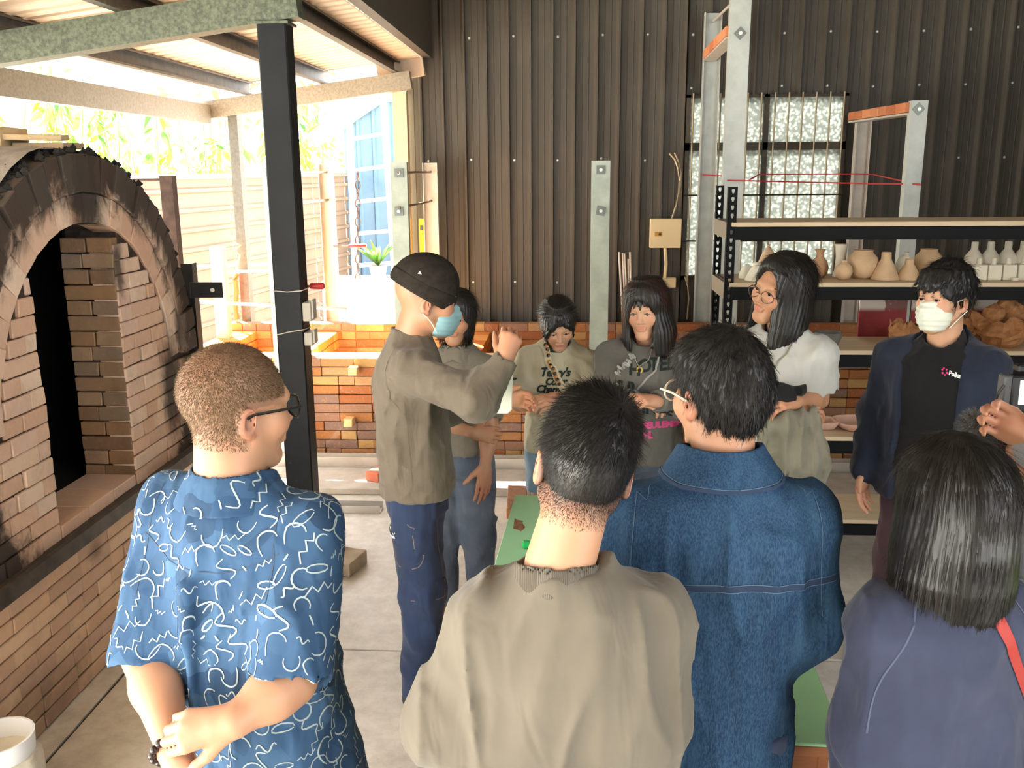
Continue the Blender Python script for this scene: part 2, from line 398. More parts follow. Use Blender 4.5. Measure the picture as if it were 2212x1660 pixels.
# --- plinth
base = thing('kiln_plinth', 'long low brick plinth under the arched kiln with a black steel ledge', 'kiln base', (LEDX-.2, 3.4, 0))
PY0, PY1 = 1.9, 4.66
put('core', MB().box((-3.6, PY0, 0), (LEDX-.012, PY1-.01, LZ+.006)), M_mort, base)
nc = 9; ch = (LZ-.055)/nc
random.seed(11)
for i in range(nc):
    y = PY0 + (0 if i % 2 else -.115) + random.uniform(-.01, .01)
    while y < PY1-.01:
        L = .232 if random.random() > .13 else .115
        a, b = max(y, PY0), min(y+L, PY1)
        if b-a > .03:
            put('brick', brick_mesh(round(b-a-.005, 2), .11, ch-.005, random.randint(0, 3)), M_k1b, base,
                (LEDX-.055+random.uniform(-.004, .003), (a+b)/2, (i+.5)*ch+random.uniform(-.001, .001)), (random.uniform(-.008, .008), 0, math.pi/2+random.uniform(-.012, .012)))
        y += L
put('steel_ledge', MB().sweep([(0, 0), (.012, 0), (.012, .06), (-.075, .06), (-.075, .052), (0, .052)], [(LEDX+.0, PY0, LZ-.055), (LEDX, PY1+.02, LZ-.055)]).mesh('steel_ledge'), mat('black_angle', lin(52,46,42), .6, .2, c2=lin(84,74,66), scale=14, co='World'), base)
# --- kiln body: face bricks, arches, jamb, vault
kiln = thing('brick_kiln', 'arched brick kiln with a tall dark doorway and soot-blackened crown', 'kiln', (KX-.4, KY, LZ))
DY0, DY1, DZS = 3.25, 3.885, 1.72      # doorway sides, spring
def darch(y): return KZ + math.sqrt(max(0, .69**2-(y-KY)**2))
R2, R1, R0 = .965, .81, .69
random.seed(5)
def seg_clear(a, b, z0, z1):
    """clip a course segment to inside R0 and outside doorway"""
    rr = R0 + .0
    zz = max(abs(z0-KZ) if z0 > KZ else 0, abs(z1-KZ) if z1 > KZ else 0)
    lim = math.sqrt(max(0, rr*rr-zz*zz)) if z1 > KZ else R2-.01
    if z1 <= KZ: lim = R2-.01
    return max(a, KY-lim), min(b, KY+lim)
courses = int((KZ+R0-LZ)/.068)+1
def fill(y0, y1, off):
    """cut a run into brick lengths without slivers"""
    out = []; y = y0
    first = off
    while y < y1-1e-4:
        L = first or random.choice((.23, .23, .23, .115, .17)); first = 0
        if y1-(y+L) < .06: L = y1-y
        out.append((y, y+L)); y += L
    return out
for i in range(courses):
    z0 = LZ + i*.068; z1 = z0 + .068; zm = (z0+z1)/2
    if z1 <= KZ: lim = R2-.01
    else:
        zz = max(z1-KZ, 0); lim = math.sqrt(max(0, R0*R0-zz*zz))
    if lim < .05: continue
    for a_, b_ in ((KY-lim, min(DY0, KY+lim)), (max(DY1, KY-lim), KY+lim)):
        if b_-a_ < .03: continue
        for p, q in fill(a_, b_, .115 if i % 2 else random.choice((0, .17))):
            if q-p < .02: continue
            put('brick', brick_mesh(round(q-p-.005, 2), .11, .063, random.randint(0, 3)), M_k1, kiln, (KX-.055+random.uniform(-.004, .005), (p+q)/2, zm), (random.uniform(-.006, .006), 0, math.pi/2+random.uniform(-.010, .010)))
def voussoir(ra, rb, th, w, cy, cz, m, depth=.115, x=KX-.055, jit=.004, name='arch_brick'):
    rm = (ra+rb)/2
    L = rb-ra-.005
    put(name, brick_mesh(round(depth, 2), round(w, 3), round(L, 3), random.randint(0, 3)), m, kiln,
        (x+random.uniform(-jit, jit), cy+rm*math.sin(th), cz+rm*math.cos(th)), (-th, 0, 0))
n = 22
for k in range(n):
    th = -math.pi/2 + (k+.5)*math.pi/n
    voussoir(R0, R1, th, math.pi*.75/n-.005, KY, KZ, M_k1)
n = 27
for k in range(n):
    th = -math.pi/2 + (k+.5)*math.pi/n
    voussoir(R1, R2, th, math.pi*.885/n-.005, KY, KZ, M_k1, depth=.15, x=KX-.065+.01, jit=.01)
# jamb bricks: reveal facing the camera (Y = DY1), plus the hidden side and the sill
for i in range(16):
    z0 = LZ + .03 + i*.068
    if z0 + .068 > DZS+.03: break
    for a, b in ((KX-.235, KX-.12), (KX-.12, KX-.003)) if i % 2 else ((KX-.235, KX-.003),):
        if i % 2 == 0 and random.random() < .4: segs = ((a, a+.09), (a+.09, b))
        else: segs = ((a, b),)
        for p, q in segs:
            put('jamb_brick', brick_mesh(round(q-p-.004, 2), .06, .062, random.randint(0, 3)), M_jamb, kiln, ((p+q)/2, DY1+.028, z0+.034), (0, 0, random.uniform(-.01, .01)))
for k in range(3):
    put('sill_brick', brick_mesh(.232, .205, .05, k), M_k1, kiln, (KX-.115, DY0+.105+k*.211, LZ+.032))
# core with the doorway, dark chamber behind
def arc_poly(R, cy, cz, n=28, y0=None):
    return [(cy+R*math.sin(-math.pi/2+math.pi*k/n), cz+R*math.cos(-math.pi/2+math.pi*k/n)) for k in range(n+1)]
core = MB()
outer = [(KY-R2+.015, LZ+.006)] + arc_poly(R2-.015, KY, KZ) + [(KY+R2-.015, LZ+.006)]
ny = 60
# front core slab split left / right / over the doorway
def slab(ya, yb, zbot):
    ys_ = np.linspace(ya, yb, 14)
    top = [(y, KZ+math.sqrt(max(0, (R2-.015)**2-(y-KY)**2))) for y in ys_]
    bot = [(y, zbot(y)) for y in ys_]
    core.prism(bot + top[::-1], 'x', KX-.235, KX-.012)
slab(KY-R2+.02, DY0-.002, lambda y: LZ+.006); slab(DY1+.002+.056, KY+R2-.02, lambda y: LZ+.006); slab(DY0-.002, DY1+.058, lambda y: darch(min(max(y, DY0), DY1))+.004)
put('core', core, M_mort, kiln)
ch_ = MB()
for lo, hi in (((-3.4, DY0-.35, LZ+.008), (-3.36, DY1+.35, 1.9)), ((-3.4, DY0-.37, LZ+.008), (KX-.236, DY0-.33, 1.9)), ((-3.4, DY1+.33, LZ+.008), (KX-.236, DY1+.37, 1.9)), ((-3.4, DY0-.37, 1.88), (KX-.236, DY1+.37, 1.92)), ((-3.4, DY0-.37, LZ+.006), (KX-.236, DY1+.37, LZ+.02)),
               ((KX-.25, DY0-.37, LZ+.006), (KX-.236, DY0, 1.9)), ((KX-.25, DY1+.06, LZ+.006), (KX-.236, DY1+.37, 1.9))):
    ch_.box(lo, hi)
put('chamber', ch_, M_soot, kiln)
# vault shell: grey coat over a half barrel, lumpy
va = MB(); nx, nt = 26, 44; vx0, vx1 = -3.75, KX-.03
rn = random.Random(3)
def coat(x, th):
    return R2+.015 + .012*math.sin(5*x+3*th)+.010*math.sin(11*th+4*x) + rn.uniform(-.004, .004)
for i in range(nx+1):
    for k in range(nt+1):
        x = vx0 + (vx1-vx0)*i/nx; th = -math.pi/2 + math.pi*k/nt; r = coat(x, th)
        va.v.append((x, KY+r*math.sin(th), KZ+r*math.cos(th)))
for i in range(nx):
    for k in range(nt):
        a = i*(nt+1)+k; va.f.append((a, a+1, a+nt+2, a+nt+1))
M_coat = mat('kiln_coat', lin(112,106,95), .95, c2=lin(140,133,120), scale=9, bump=.9, bscale=70, co='World')
put('vault_coat', va.mesh('vault_coat', smooth=True), M_coat, kiln)
side = MB()
for sgn in (-1, 1):
    side.box((vx0, KY+sgn*(R2-.03)-.05, LZ+.006), (KX-.24, KY+sgn*(R2-.03)+.05, KZ+.02))
put('side_walls', side, M_coat, kiln)
# crumbly black mortar crust along the crown edge
cr = MB(); rn = random.Random(9)
for k in range(300):
    th = rn.uniform(-1.15, 1.42); r = R2 + rn.uniform(-.012, .022)*(1 if 0 < th < .6 else .5); s = rn.uniform(.009, .022)
    c = Vector((KX-.03+rn.uniform(-.05, .04), KY+r*math.sin(th), KZ+r*math.cos(th)))
    pts = [Vector((rn.gauss(0, 1), rn.gauss(0, 1), rn.gauss(0, 1))).normalized()*s*rn.uniform(.7, 1.2) for _ in range(6)]
    ax = [Vector((1,0,0)), Vector((-1,0,0)), Vector((0,1,0)), Vector((0,-1,0)), Vector((0,0,1)), Vector((0,0,-1))]
    vs = [c + a*s*rn.uniform(.7, 1.25) for a in ax]
    cr.add(vs, [(0,2,4),(2,1,4),(1,3,4),(3,0,4),(2,0,5),(1,2,5),(3,1,5),(0,3,5)])
o = put('crown_crust', cr, mat('soot_crust', lin(20,19,18), .95, c2=lin(40,38,35), scale=12, co='World'), kiln, kind='stuff')
# bits on top of the vault
M_block = mat('tan_block', lin(186,160,118), .9, c2=lin(205,182,142), scale=14)
def boxthing(name, label, cat, c, dims, m, rot=(0, 0, 0), group=None, bevel=.003):
    me = MB().box((-dims[0]/2, -dims[1]/2, -dims[2]/2), (dims[0]/2, dims[1]/2, dims[2]/2)).mesh(name, bevel=bevel)
    return tag(put(name, me, m, None, c, rot), label, cat, group)
tz = KZ+R2+.012

boxthing('block', 'tan brick block lying on the grey kiln vault behind the broken slabs', 'block', (-2.34, 3.72, tz+.045), (.22, .24, .09), M_block, (0, 0, .1))
boxthing('block', 'tan brick block at the outer end of the vault top', 'block', (-2.58, 3.68, tz+.045), (.22, .24, .095), mat('tan_block3', lin(164,138,92), .9, c2=lin(186,162,118), scale=14), (0, 0, -.05))
boxthing('slab', 'thin broken tan slab on the vault, upper of two', 'slab', (-2.16, 3.76, tz+.052), (.22, .2, .022), M_block, (.05, .02, .35))
boxthing('slab', 'thin broken tan slab on the vault, lower of two', 'slab', (-2.13, 3.80, tz+.018), (.2, .22, .026), mat('tan_block2', lin(170,144,112), .9, c2=lin(188,166,134), scale=14), (.02, .0, .12))
# steel bracing of the kiln
M_rust = mat('rusty_brown_steel', lin(66,48,42), .7, .2, c2=lin(92,70,60), scale=18, co='World')
M_blk = mat('black_steel', lin(30,29,30), .5, .3)
pk = at_y(392, 560, 4.68)
steel('kiln_buckstay', 'black steel angle standing along the kiln right edge', 'post', (KX-.01, KY+R2+.055, LZ+.01), (KX-.01, KY+R2+.055, 1.55), .05, .05, M_blk, [(-.03, -.03), (.03, -.03), (.03, -.022), (-.022, -.022), (-.022, .03), (-.03, .03)], up=(0, 1, 0))
tabo = put('anchor_tab', MB().box((KX+.0, KY+R2+.02, 1.375), (KX+.17, KY+R2+.032, 1.455)).mesh('anchor_tab', bevel=.002), M_blk)
tag(tabo, 'black steel tab with a bolt hole sticking out of the kiln edge', 'bracket')
put('bolt_hole_disc', MB().lathe([(.011, 0), (.011, .003)], n=14).mesh('bolt_hole_disc'), mat('painted_hole_light', lin(235,232,222), .6), tabo, (KX+.12, KY+R2+.0185, 1.415), (math.pi/2, 0, 0))  # pale disc painted as daylight showing through the hole
pb = at_y(362, 380, 5.1)
steel('kiln_buckstay', 'brown rusty steel post behind the kiln crown beside the fence', 'post', (pb.x, 5.1, 0), (pb.x, 5.1, pb.z), .07, .05, M_rust, cprof(.07, .06), up=(0, 1, 0))
pa = at_y(290, 378, 5.1)
tag(put('tie_rod', MB().tube([(pa.x-.25, 5.08, pb.z-.025), (pb.x, 5.08, pb.z-.02)], .008), M_rust), 'thin rusty tie rod between the kiln crown and the brown post', 'rod')

# ---------------------------------------------------------------- second kiln, half built
FY, BY = 6.2, 7.28                      # front face, inner back face
K2X0, K2X1 = at_y(412, 760, FY+.3).x, at_y(2000, 900, FY).x
pal2 = [lin(172,122,82), lin(160,98,62), lin(178,138,98), lin(152,114,94), lin(136,108,96), lin(168,112,68), lin(184,146,94)]
M_k2 = brickmat('new_kiln_brick', pal2, dust=lin(196,170,148))
pal3 = [lin(222,140,70), lin(208,118,52), lin(228,158,88), lin(214,130,66)]
M_k2o = brickmat('firebrick_orange', pal3)
k2 = thing('unfinished_kiln', 'half-built low firebrick kiln wall in front of the corrugated sheet wall', 'kiln', ((K2X0+K2X1)/2, (FY+BY)/2, 0))
cc = .0655; NCR = 11; TOPZ = cc*NCR + .03
random.seed(21)
put('footing', MB().box((K2X0, FY-.005, 0), (K2X1, BY+.11, .03)), M_conc, k2)
for i in range(NCR):
    x = K2X0 - (.115 if i % 2 else 0)
    while x < K2X1:
        L = random.choice((.232, .232, .232, .116))
        a, b = max(x, K2X0), min(x+L, K2X1); x += L
        if b-a < .03: continue
        put('brick', brick_mesh(round(b-a-.004, 2), .11, cc-.004, random.randint(0, 3)), M_k2, k2, ((a+b)/2, FY+.055+random.uniform(-.004, .004), .03+(i+.5)*cc), (0, 0, random.uniform(-.01, .01)))
put('backing', MB().box((K2X0+.02, FY+.10, .03), (K2X1-.02, FY+.22, TOPZ-.004)), mat('backing_brick', lin(206,170,130), .9, c2=lin(224,196,160), scale=5), k2)
# back wall (inner face and upper courses up to the sheet wall)
for i in range(7, NCR+1):
    x = K2X0 - (.115 if i % 2 else 0)
    while x < K2X1:
        L = random.choice((.232, .232, .116)); a, b = max(x, K2X0), min(x+L, K2X1); x += L
        if b-a < .03: continue
        put('inner_brick', brick_mesh(round(b-a-.004, 2), .11, cc-.004, random.randint(0, 3)), M_k2o, k2, ((a+b)/2, BY+.055, .03+(i+.5)*cc))
put('back_core', MB().box((K2X0+.01, BY+.012, .03), (K2X1-.01, BY+.105, .03+(NCR+1)*cc-.006)), M_k2o, k2)
# cross walls seen from above
for xw in (K2X0+.12, at_y(650, 760, 6.6).x, at_y(1010, 740, 6.6).x):
    for k in range(4):
        put('cross_brick', brick_mesh(.225, .24, cc-.004, k % 4), M_k2o, k2, (xw, FY+.34+k*.245, TOPZ-cc/2))
        put('cross_brick', brick_mesh(.225, .24, cc-.004, (k+1) % 4), M_k2o, k2, (xw, FY+.34+k*.245, TOPZ-cc*1.5))
    put('cross_core', MB().box((xw-.1, FY+.22, .03), (xw+.1, BY, TOPZ-cc*2)), M_k2o, k2)
put('sand_fill', MB().box((K2X0+.05, FY+.22, .03), (K2X1-.05, BY, TOPZ-.26)), mat('sand', lin(206,160,110), .95, c2=lin(226,190,140), scale=16), k2)
# protruding header stubs
for px, py in ((765, 800), (755, 911)):
    p = at_y(px, py, FY-.03)
    put('header_stub', brick_mesh(.06, .12, .06, 1), mat('stub', lin(224,186,132), .9), k2, (p.x, FY-.02, p.z))
# ================================================================ PROPS
M_zinc = mat('zinc_channel', lin(176,180,172), .45, .25, c2=lin(194,198,190), scale=8)
M_zincg = mat('zinc_green', lin(160,168,154), .45, .25, c2=lin(180,188,174), scale=8)
M_zincp = mat('zinc_pale', lin(190,182,168), .5, .25, c2=lin(206,198,186), scale=8)
M_wash = mat('washer', lin(120,126,120), .4, .5)
def chan(w, h, t=.006):
    return [(-w/2, -h/2), (w/2, -h/2), (w/2, h/2), (w/2-t, h/2), (w/2-t, -h/2+t), (-w/2+t, -h/2+t), (-w/2+t, h/2), (-w/2, h/2)]
POST = {}
def post(key, pxc, pytop, Y, wpx, m, label, washers=(), back=False, z0=0.0):
    p = at_y(pxc, max(pytop, 5), Y); z = at_y(pxc, pytop, Y).z
    w = wpx/FPX*math.hypot(Y, p.x)*.97
    t = thing('steel_channel_post', label, 'post', (p.x, Y, 0), 'channel posts around the unfinished kiln')
    pr = [(-x, y) for x, y in chan(w, .06)] if not back else [(x, -y) for x, y in chan(w, .06)]
    put('channel', MB().sweep(pr, [(p.x, Y, z0), (p.x, Y, z)], up=(0, 1, 0)), m, t)
    for wy in washers:
        q = at_y(pxc, wy, Y-.03)
        wo = put('washer_plate', MB().box((-.028, -.003, -.028), (.028, .003, .028)), M_wash, t, (q.x, Y-.034, q.z), (0, random.choice((0, .785, .2)), 0))
        put('nut', MB().lathe([(.012, 0), (.012, .012)], n=6).mesh('nut'), M_screw, wo, (q.x, Y-.037, q.z), (math.pi/2, 0, 0))
    POST[key] = (p.x, Y, z, w); return t
FPY, BPY = 6.12, 7.46
post('a', 584, 352, FPY, 32, M_zinc, 'zinc channel post just behind the black column', (372,))
post('b', 703, 355, BPY, 30, M_zincp, 'pale channel post in front of the fence with a red clamp on it', (), True)
post('c', 862, 350, FPY, 36, M_zincg, 'greenish channel post with two square washers beside the yellow level', (374, 457))
post('d', 929, 352, BPY, 32, M_zincp, 'pale channel post against the sheet wall beside the yellow level', (), True)
post('e', 1298, 347, FPY, 40, M_zincg, 'zinc channel post with two washers between the girls and the sheet wall', (367, 456))
post('f', 1541, 27, BPY, 35, M_zinc, 'tall pale channel post in front of the barred window', (), True)
post('g', 1599, -40, FPY, 42, M_zinc, 'tallest channel post, beside the black shelf corner', (72,))
post('h', 1866, 258, BPY, 30, M_zincp, 'pale channel post under the back end of the long brick lintel', (), True)
post('i', 1984, 218, FPY, 32, M_zinc, 'channel post with a dark washer under the front end of the long brick lintel', (236,))
M_rodm = mat('tie_rod_steel', lin(120,106,90), .45, .6)
def rod(name, label, cat, pts, r, m, group=None, n=8):
    return tag(put(name, MB().tube(pts, r, n).mesh(name, smooth=True), m), label, cat, group)
for k, (A, B, py, lab) in enumerate((('c', 'd', 373, 'upper tie rod between the greenish post and the pale wall post'), ('c', 'd', 449, 'lower tie rod between the greenish post and the pale wall post'), ('a', 'b', 373, 'upper tie rod from the column side post to the pale clamp post'), ('a', 'b', 446, 'lower tie rod from the column side post to the pale clamp post'))):
    xa = POST[A][0]; z = at_y(862 if A == 'c' else 600, py, FPY).z
    rod('tie_rod', lab, 'rod', [(xa, FPY-.05, z), (POST[B][0], BPY+.05, z)], .009, M_rodm)
# brick lintels carried on the tall posts
M_lint = brickmat('lintel_brick', [lin(200,128,88), lin(190,116,78), lin(206,140,100)])
def lintel(A, B, pA, pB, label, n, ext0=0., ext1=0.):
    a = at_y(*pA, FPY); b = at_y(*pB, BPY)
    t = thing('brick_lintel', label, 'lintel', a)
    d = (b-a); L = d.length; d.normalize(); a2 = a - d*ext0; L += ext0+ext1
    ang = math.atan2(d.y, d.x); tilt = -math.asin(d.z)
    for k in range(n):
        c = a2 + d*(L*(k+.5)/n)
        put('brick', brick_mesh(round(L/n-.006, 3), .10, .06, k % 4), M_lint, t, c, (0, tilt, ang))
    put('carrier_angle', MB().bar(a2+Vector((0, 0, -.04)), a2+d*L+Vector((0, 0, -.04)), .09, .012), M_zincp, t)
lintel('g', 'f', (1585, 66), (1533, 118), 'short orange brick lintel between the two tallest posts', 6)
lintel('i', 'h', (1972, 232), (1846, 252), 'long orange brick lintel between the two right-hand posts', 7)
rod('tie_rod', 'pale rod slanting between the tops of the two tallest posts', 'rod', [at_y(1586, 2, FPY), at_y(1541, 46, BPY)], .009, M_zincp)
M_string = mat('red_string', lin(196,60,62), .7)
def cord(name, label, cat, pts, r, m, n=6): return rod(name, label, cat, pts, r, m, None, n)
cord('string', 'red string tied from post to post across the barred window', 'string', [at_y(1517, 378, BPY-.04), at_y(1562, 380, BPY-.04), at_y(1572, 390, FPY-.04), at_y(1622, 391, FPY-.04), at_y(1700, 393, FPY+.2), at_y(1880, 397, FPY+.1), at_y(1988, 398, FPY-.05)], .005, M_string)
cord('string', 'looser red string from the window mullion to the lintel post', 'string', [at_y(1620, 388, FPY-.04), at_y(1640, 377, 7.3), at_y(1850, 376, 7.4), at_y(1886, 377, 7.4), at_y(1988, 400, FPY-.06)], .005, M_string)
# ---------------------------------------------------------------- shelf unit
SY, SD = 4.60, .40
sx0 = at_y(1573, 450, SY).x; sx1 = 3.5
sz = [at_y(1700, p, SY).z for p in (480, 611, 757, 943, 1121)]
stop = at_y(1582, 404, SY).z
M_sblk = mat('shelf_black', lin(9,10,11), .6, .0, c2=lin(13,14,15), scale=5, spec=.15)
WD = NT('plywood'); _c = WD.coord('World', (1, 8, 8)); WD.col(WD.ramp(WD.noise(_c, 3, 5), [(.3, lin(196,172,138)), (.7, lin(214,194,162))])); WD.set(.6); M_ply = WD.m
def slot_plate(w, z0, z1, pitch=.0385):
    """plate in XZ with teardrop holes"""
    m = MB(); n = int((z1-z0)/pitch); p = (z1-z0)/n
    for i in range(n):
        za, zc = z0+i*p, z0+(i+1)*p; zm = (za+zc)/2; cx = 0
        hole = [(cx-.0035, zm-.011), (cx+.0035, zm-.011), (cx+.0075, zm+.002), (cx+.006, zm+.010), (cx-.006, zm+.010), (cx-.0075, zm+.002)]
        o = [(-w/2, za), (w/2, za), (w/2, zc), (-w/2, zc)]
        vs = [(x, 0, z) for x, z in o+hole]
        m.add(vs, [(0, 1, 5, 4), (1, 6, 5), (1, 2, 7, 6), (2, 3, 8, 7), (3, 9, 8), (3, 0, 4, 9)])
    return m
shelf = thing('storage_rack', 'black boltless steel rack with wooden shelf boards, loaded with pottery', 'shelf', (sx0, SY, 0))
fp = slot_plate(.042, 0, stop).mesh('post')
for (x, y, ry) in ((sx0+.021, SY-.001, 0), (sx0+.021, SY+SD, 0), (sx1-.02, SY-.001, 0), (sx1-.02, SY+SD, 0)):
    po = put('rack_post', fp, M_sblk, shelf, (x, y, 0)); s_ = po.modifiers.new('t', 'SOLIDIFY'); s_.thickness = .003
    xo = x-.021 if x < 1.5 else x+.021
    put('post_flange', MB().box((xo-.0015, min(y, y+(.038 if y < SY+.1 else -.038)), 0), (xo+.0015, max(y, y+(.038 if y < SY+.1 else -.038)), stop)), M_sblk, po)
for z in sz:
    put('board', MB().box((sx0+.02, SY-.002, z-.022), (sx1-.02, SY+SD-.002, z)).mesh('board', bevel=.002), M_ply, shelf)
    put('front_beam', MB().box((sx0+.035, SY-.006, z-.085), (sx1-.035, SY+.03, z-.024)).mesh('b', bevel=.002), M_sblk, shelf)
    put('rear_beam', MB().box((sx0+.035, SY+SD-.03, z-.085), (sx1-.035, SY+SD+.004, z-.024)), M_sblk, shelf)
    put('end_beam', MB().box((sx0-.004, SY+.01, z-.08), (sx0+.03, SY+SD-.01, z-.0)), mat('rack_end', lin(120,110,96), .5, .2), shelf)
# ---------------------------------------------------------------- pottery
CLAY = {}
def clay(n):
    return {'white': mat('clay_white', lin(214,206,184), .85, c2=lin(226,220,200), scale=12, bump=.15), 'tan': mat('clay_tan', lin(190,158,120), .85, c2=lin(206,176,140), scale=10, bump=.2),
            'brown': mat('clay_brown', lin(168,128,92), .85, c2=lin(188,150,114), scale=10, bump=.2), 'dark': mat('clay_dark', lin(88,84,78), .75, c2=lin(108,104,96), scale=9),
            'pink': mat('clay_pink', lin(200,160,140), .8, c2=lin(214,178,158), scale=14), 'orange': mat('clay_orange', lin(150,100,60), .8, c2=lin(178,126,80), scale=30, bump=.5, bscale=40)}[n]
Q2 = FPX/4.75
def pot(name, label, cat, px, zi, y, wpx, hpx, prof, cl, group='raw pottery on the second shelf', tilt=0, lathe_n=28, base_r=None):
    """prof: (radius fraction of half width, height fraction)"""
    p = at_y(px, 600, y); dist = math.hypot(p.x, y); s = dist/FPX*.985
    m = MB(); m.lathe([(max(.0005, r*wpx/2*s), h*hpx*s) for r, h in prof], n=lathe_n)
    z = sz[zi] + .0005
    o = put(name, m.mesh(name, smooth=True), clay(cl), None, (p.x, y, z), (0, tilt, random.uniform(0, 6)))
    return tag(o, label, cat, group)
dome = [(.95, 0), (1, .1), (.9, .4), (.6, .75), (.25, .96), (0, 1)]
round_ = [(.4, 0), (.75, .12), (1, .42), (.85, .7), (.45, .86), (.28, .9), (.3, 1), (.22, 1), (.2, .88)]
cone_ = [(.95, 0), (1, .03), (.8, .3), (.55, .58), (.36, .75), (.34, .98), (.3, 1), (.26, .97), (.24, .7)]
wide = [(.5, 0), (.85, .15), (1, .5), (.92, .75), (.62, .9), (.58, .96), (.64, 1), (.56, 1), (.5, .9)]
bowl_ = [(.45, 0), (.75, .15), (.95, .6), (1, 1), (.94, 1), (.88, .6), (.6, .25), (0, .2)]
tear = [(.8, 0), (1, .18), (.9, .42), (.55, .72), (.18, .9), (.12, .93), (.2, 1), (.1, 1), (.06, .9)]
flare = [(.8, 0), (.62, .2), (.55, .6), (.7, .98), (.72, 1), (.64, .99), (.48, .6)]
necked = [(.5, 0), (.9, .15), (1, .35), (.8, .58), (.42, .72), (.36, .85), (.6, 1), (.5, 1), (.3, .84)]
btl = [(.92, 0), (1, .04), (1, .42), (.9, .55), (.5, .72), (.34, .78), (.34, .97), (.3, 1), (.24, .97), (.2, .8)]
pot('dome_pot', 'small white lidded dome at the shelf end beside the rack post', 'pottery', 1613, 1, 4.80, 34, 30, dome, 'white')
pot('cone_pot', 'white cone-shaped piece in front of the tan bowl', 'pottery', 1632, 1, 4.69, 46, 38, cone_, 'white')
b_ = pot('clay_bowl', 'tan clay bowl holding up the teardrop vase', 'bowl', 1654, 1, 4.84, 52, 30, bowl_, 'tan')
v_ = pot('teardrop_vase', 'pale teardrop vase with a pinched neck standing in the tan bowl', 'vase', 1657, 1, 4.84, 44, 62, tear, 'tan'); v_.location.z += .016
pot('clay_cup', 'small pale cup half hidden by the woman with glasses', 'cup', 1686, 1, 4.86, 26, 34, flare, 'white')
pot('necked_vase', 'small brown vase with a flared neck behind the black-haired woman', 'vase', 1768, 1, 4.84, 38, 58, necked, 'brown')
pot('flared_vase', 'tall white vase with a waist behind the round bud vase', 'vase', 1813, 1, 4.88, 36, 66, flare, 'white')
pot('bud_vase', 'small round tan bud vase in front of the tall white vase', 'vase', 1822, 1, 4.72, 36, 40, round_, 'tan')
pot('wide_jar', 'wide tan jar beside the cone bottle', 'jar', 1861, 1, 4.78, 64, 58, wide, 'tan')
pot('cone_bottle', 'tall tan cone bottle with a white neck', 'bottle', 1911, 1, 4.72, 56, 56, cone_, 'tan')
pot('leaning_jar', 'leaning grey-green jar between the two cone bottles', 'jar', 1948, 1, 4.88, 34, 50, round_, 'white', tilt=.22)
pot('cone_bottle', 'short tan cone bottle beside the masked young man', 'bottle', 1962, 1, 4.72, 50, 42, cone_, 'tan')
pot('wide_jar', 'wide tan jar behind the head of the masked young man', 'jar', 2002, 1, 4.88, 54, 54, wide, 'tan')
for k, px in enumerate((2099, 2134, 2171, 2204)):
    pot('round_bottle', ['first', 'second', 'third', 'fourth'][k]+' round-shouldered bottle of the back row, counted from the wide jar', 'bottle', px, 1, 4.90, 38, 66, btl, 'white', 'round bottles in the back row')
for k, px in enumerate((2112, 2143, 2175, 2208)):
    p = at_y(px, 600, 4.71); s = math.hypot(p.x, 4.71)/FPX
    w, h = 25*s/2, 30*s
    t = thing('square_bottle', ['first', 'second', 'third', 'fourth'][k]+' square clay bottle of the front row, counted from the wide jar', 'bottle', (p.x, 4.71, sz[1]+.0005), 'square bottles in the front row')
    put('body', MB().box((-w, -w, 0), (w, w, h)).mesh('body', bevel=.004), clay('white'), t, (p.x, 4.71, sz[1]+.0005))
    put('neck', MB().lathe([(w*.4, 0), (w*.36, 12*s), (w*.3, 12*s), (w*.28, 3*s)], n=16).mesh('neck', smooth=True), clay('white'), t, (p.x, 4.71, sz[1]+h))
pl_ = at_y(2192, 609, 4.66)
boxthing('clay_stopper', 'tiny pale stopper lying in front of the square bottles', 'stopper', (pl_.x, 4.66, sz[1]+.009), (.03, .02, .016), clay('white'))
pot('dark_bowl', 'dark grey clay bowl beside the shoulder of the woman in white', 'bowl', 1798, 2, 4.72, 56, 30, bowl_, 'dark', 'pieces on the third shelf')
# peeling red board leaning on the wall behind the rack
RB = NT('peeling_red_board'); _c = RB.coord('World')
_s = RB.new('ShaderNodeSeparateXYZ'); RB.link(_c, _s.inputs[0])
_n = RB.noise(RB.coord('World', (1, 1, .35)), 9, 5, .6, .6)
_up = RB.rng(_s.outputs['Z'], sz[2]+.13, sz[2]+.16)
RB.col(RB.mix(RB.math('MULTIPLY', _up, RB.rng(_n, .46, .5)), RB.mix(_up, RB.ramp(RB.noise(_c, 8, 5), [(.3, lin(120,34,36)), (.7, lin(146,48,48))]), lin(120,84,76)), lin(206,196,184))); RB.set(.7)
pr_ = [at_y(x, 700, 4.98) for x in (1858, 1962)]
boxthing('red_board', 'red painted board with peeling white strokes leaning behind the third shelf', 'board', ((pr_[0].x+pr_[1].x)/2, 5.02, sz[2]+.12), (pr_[1].x-pr_[0].x, .015, .36), RB.m)
pr_ = [at_y(x, 700, 4.98) for x in (1972, 2200)]
boxthing('red_board', 'larger peeling red and white board behind the masked young man', 'board', ((pr_[0].x+pr_[1].x)/2, 5.02, sz[2]+.12), (pr_[1].x-pr_[0].x, .015, .36), RB.m)
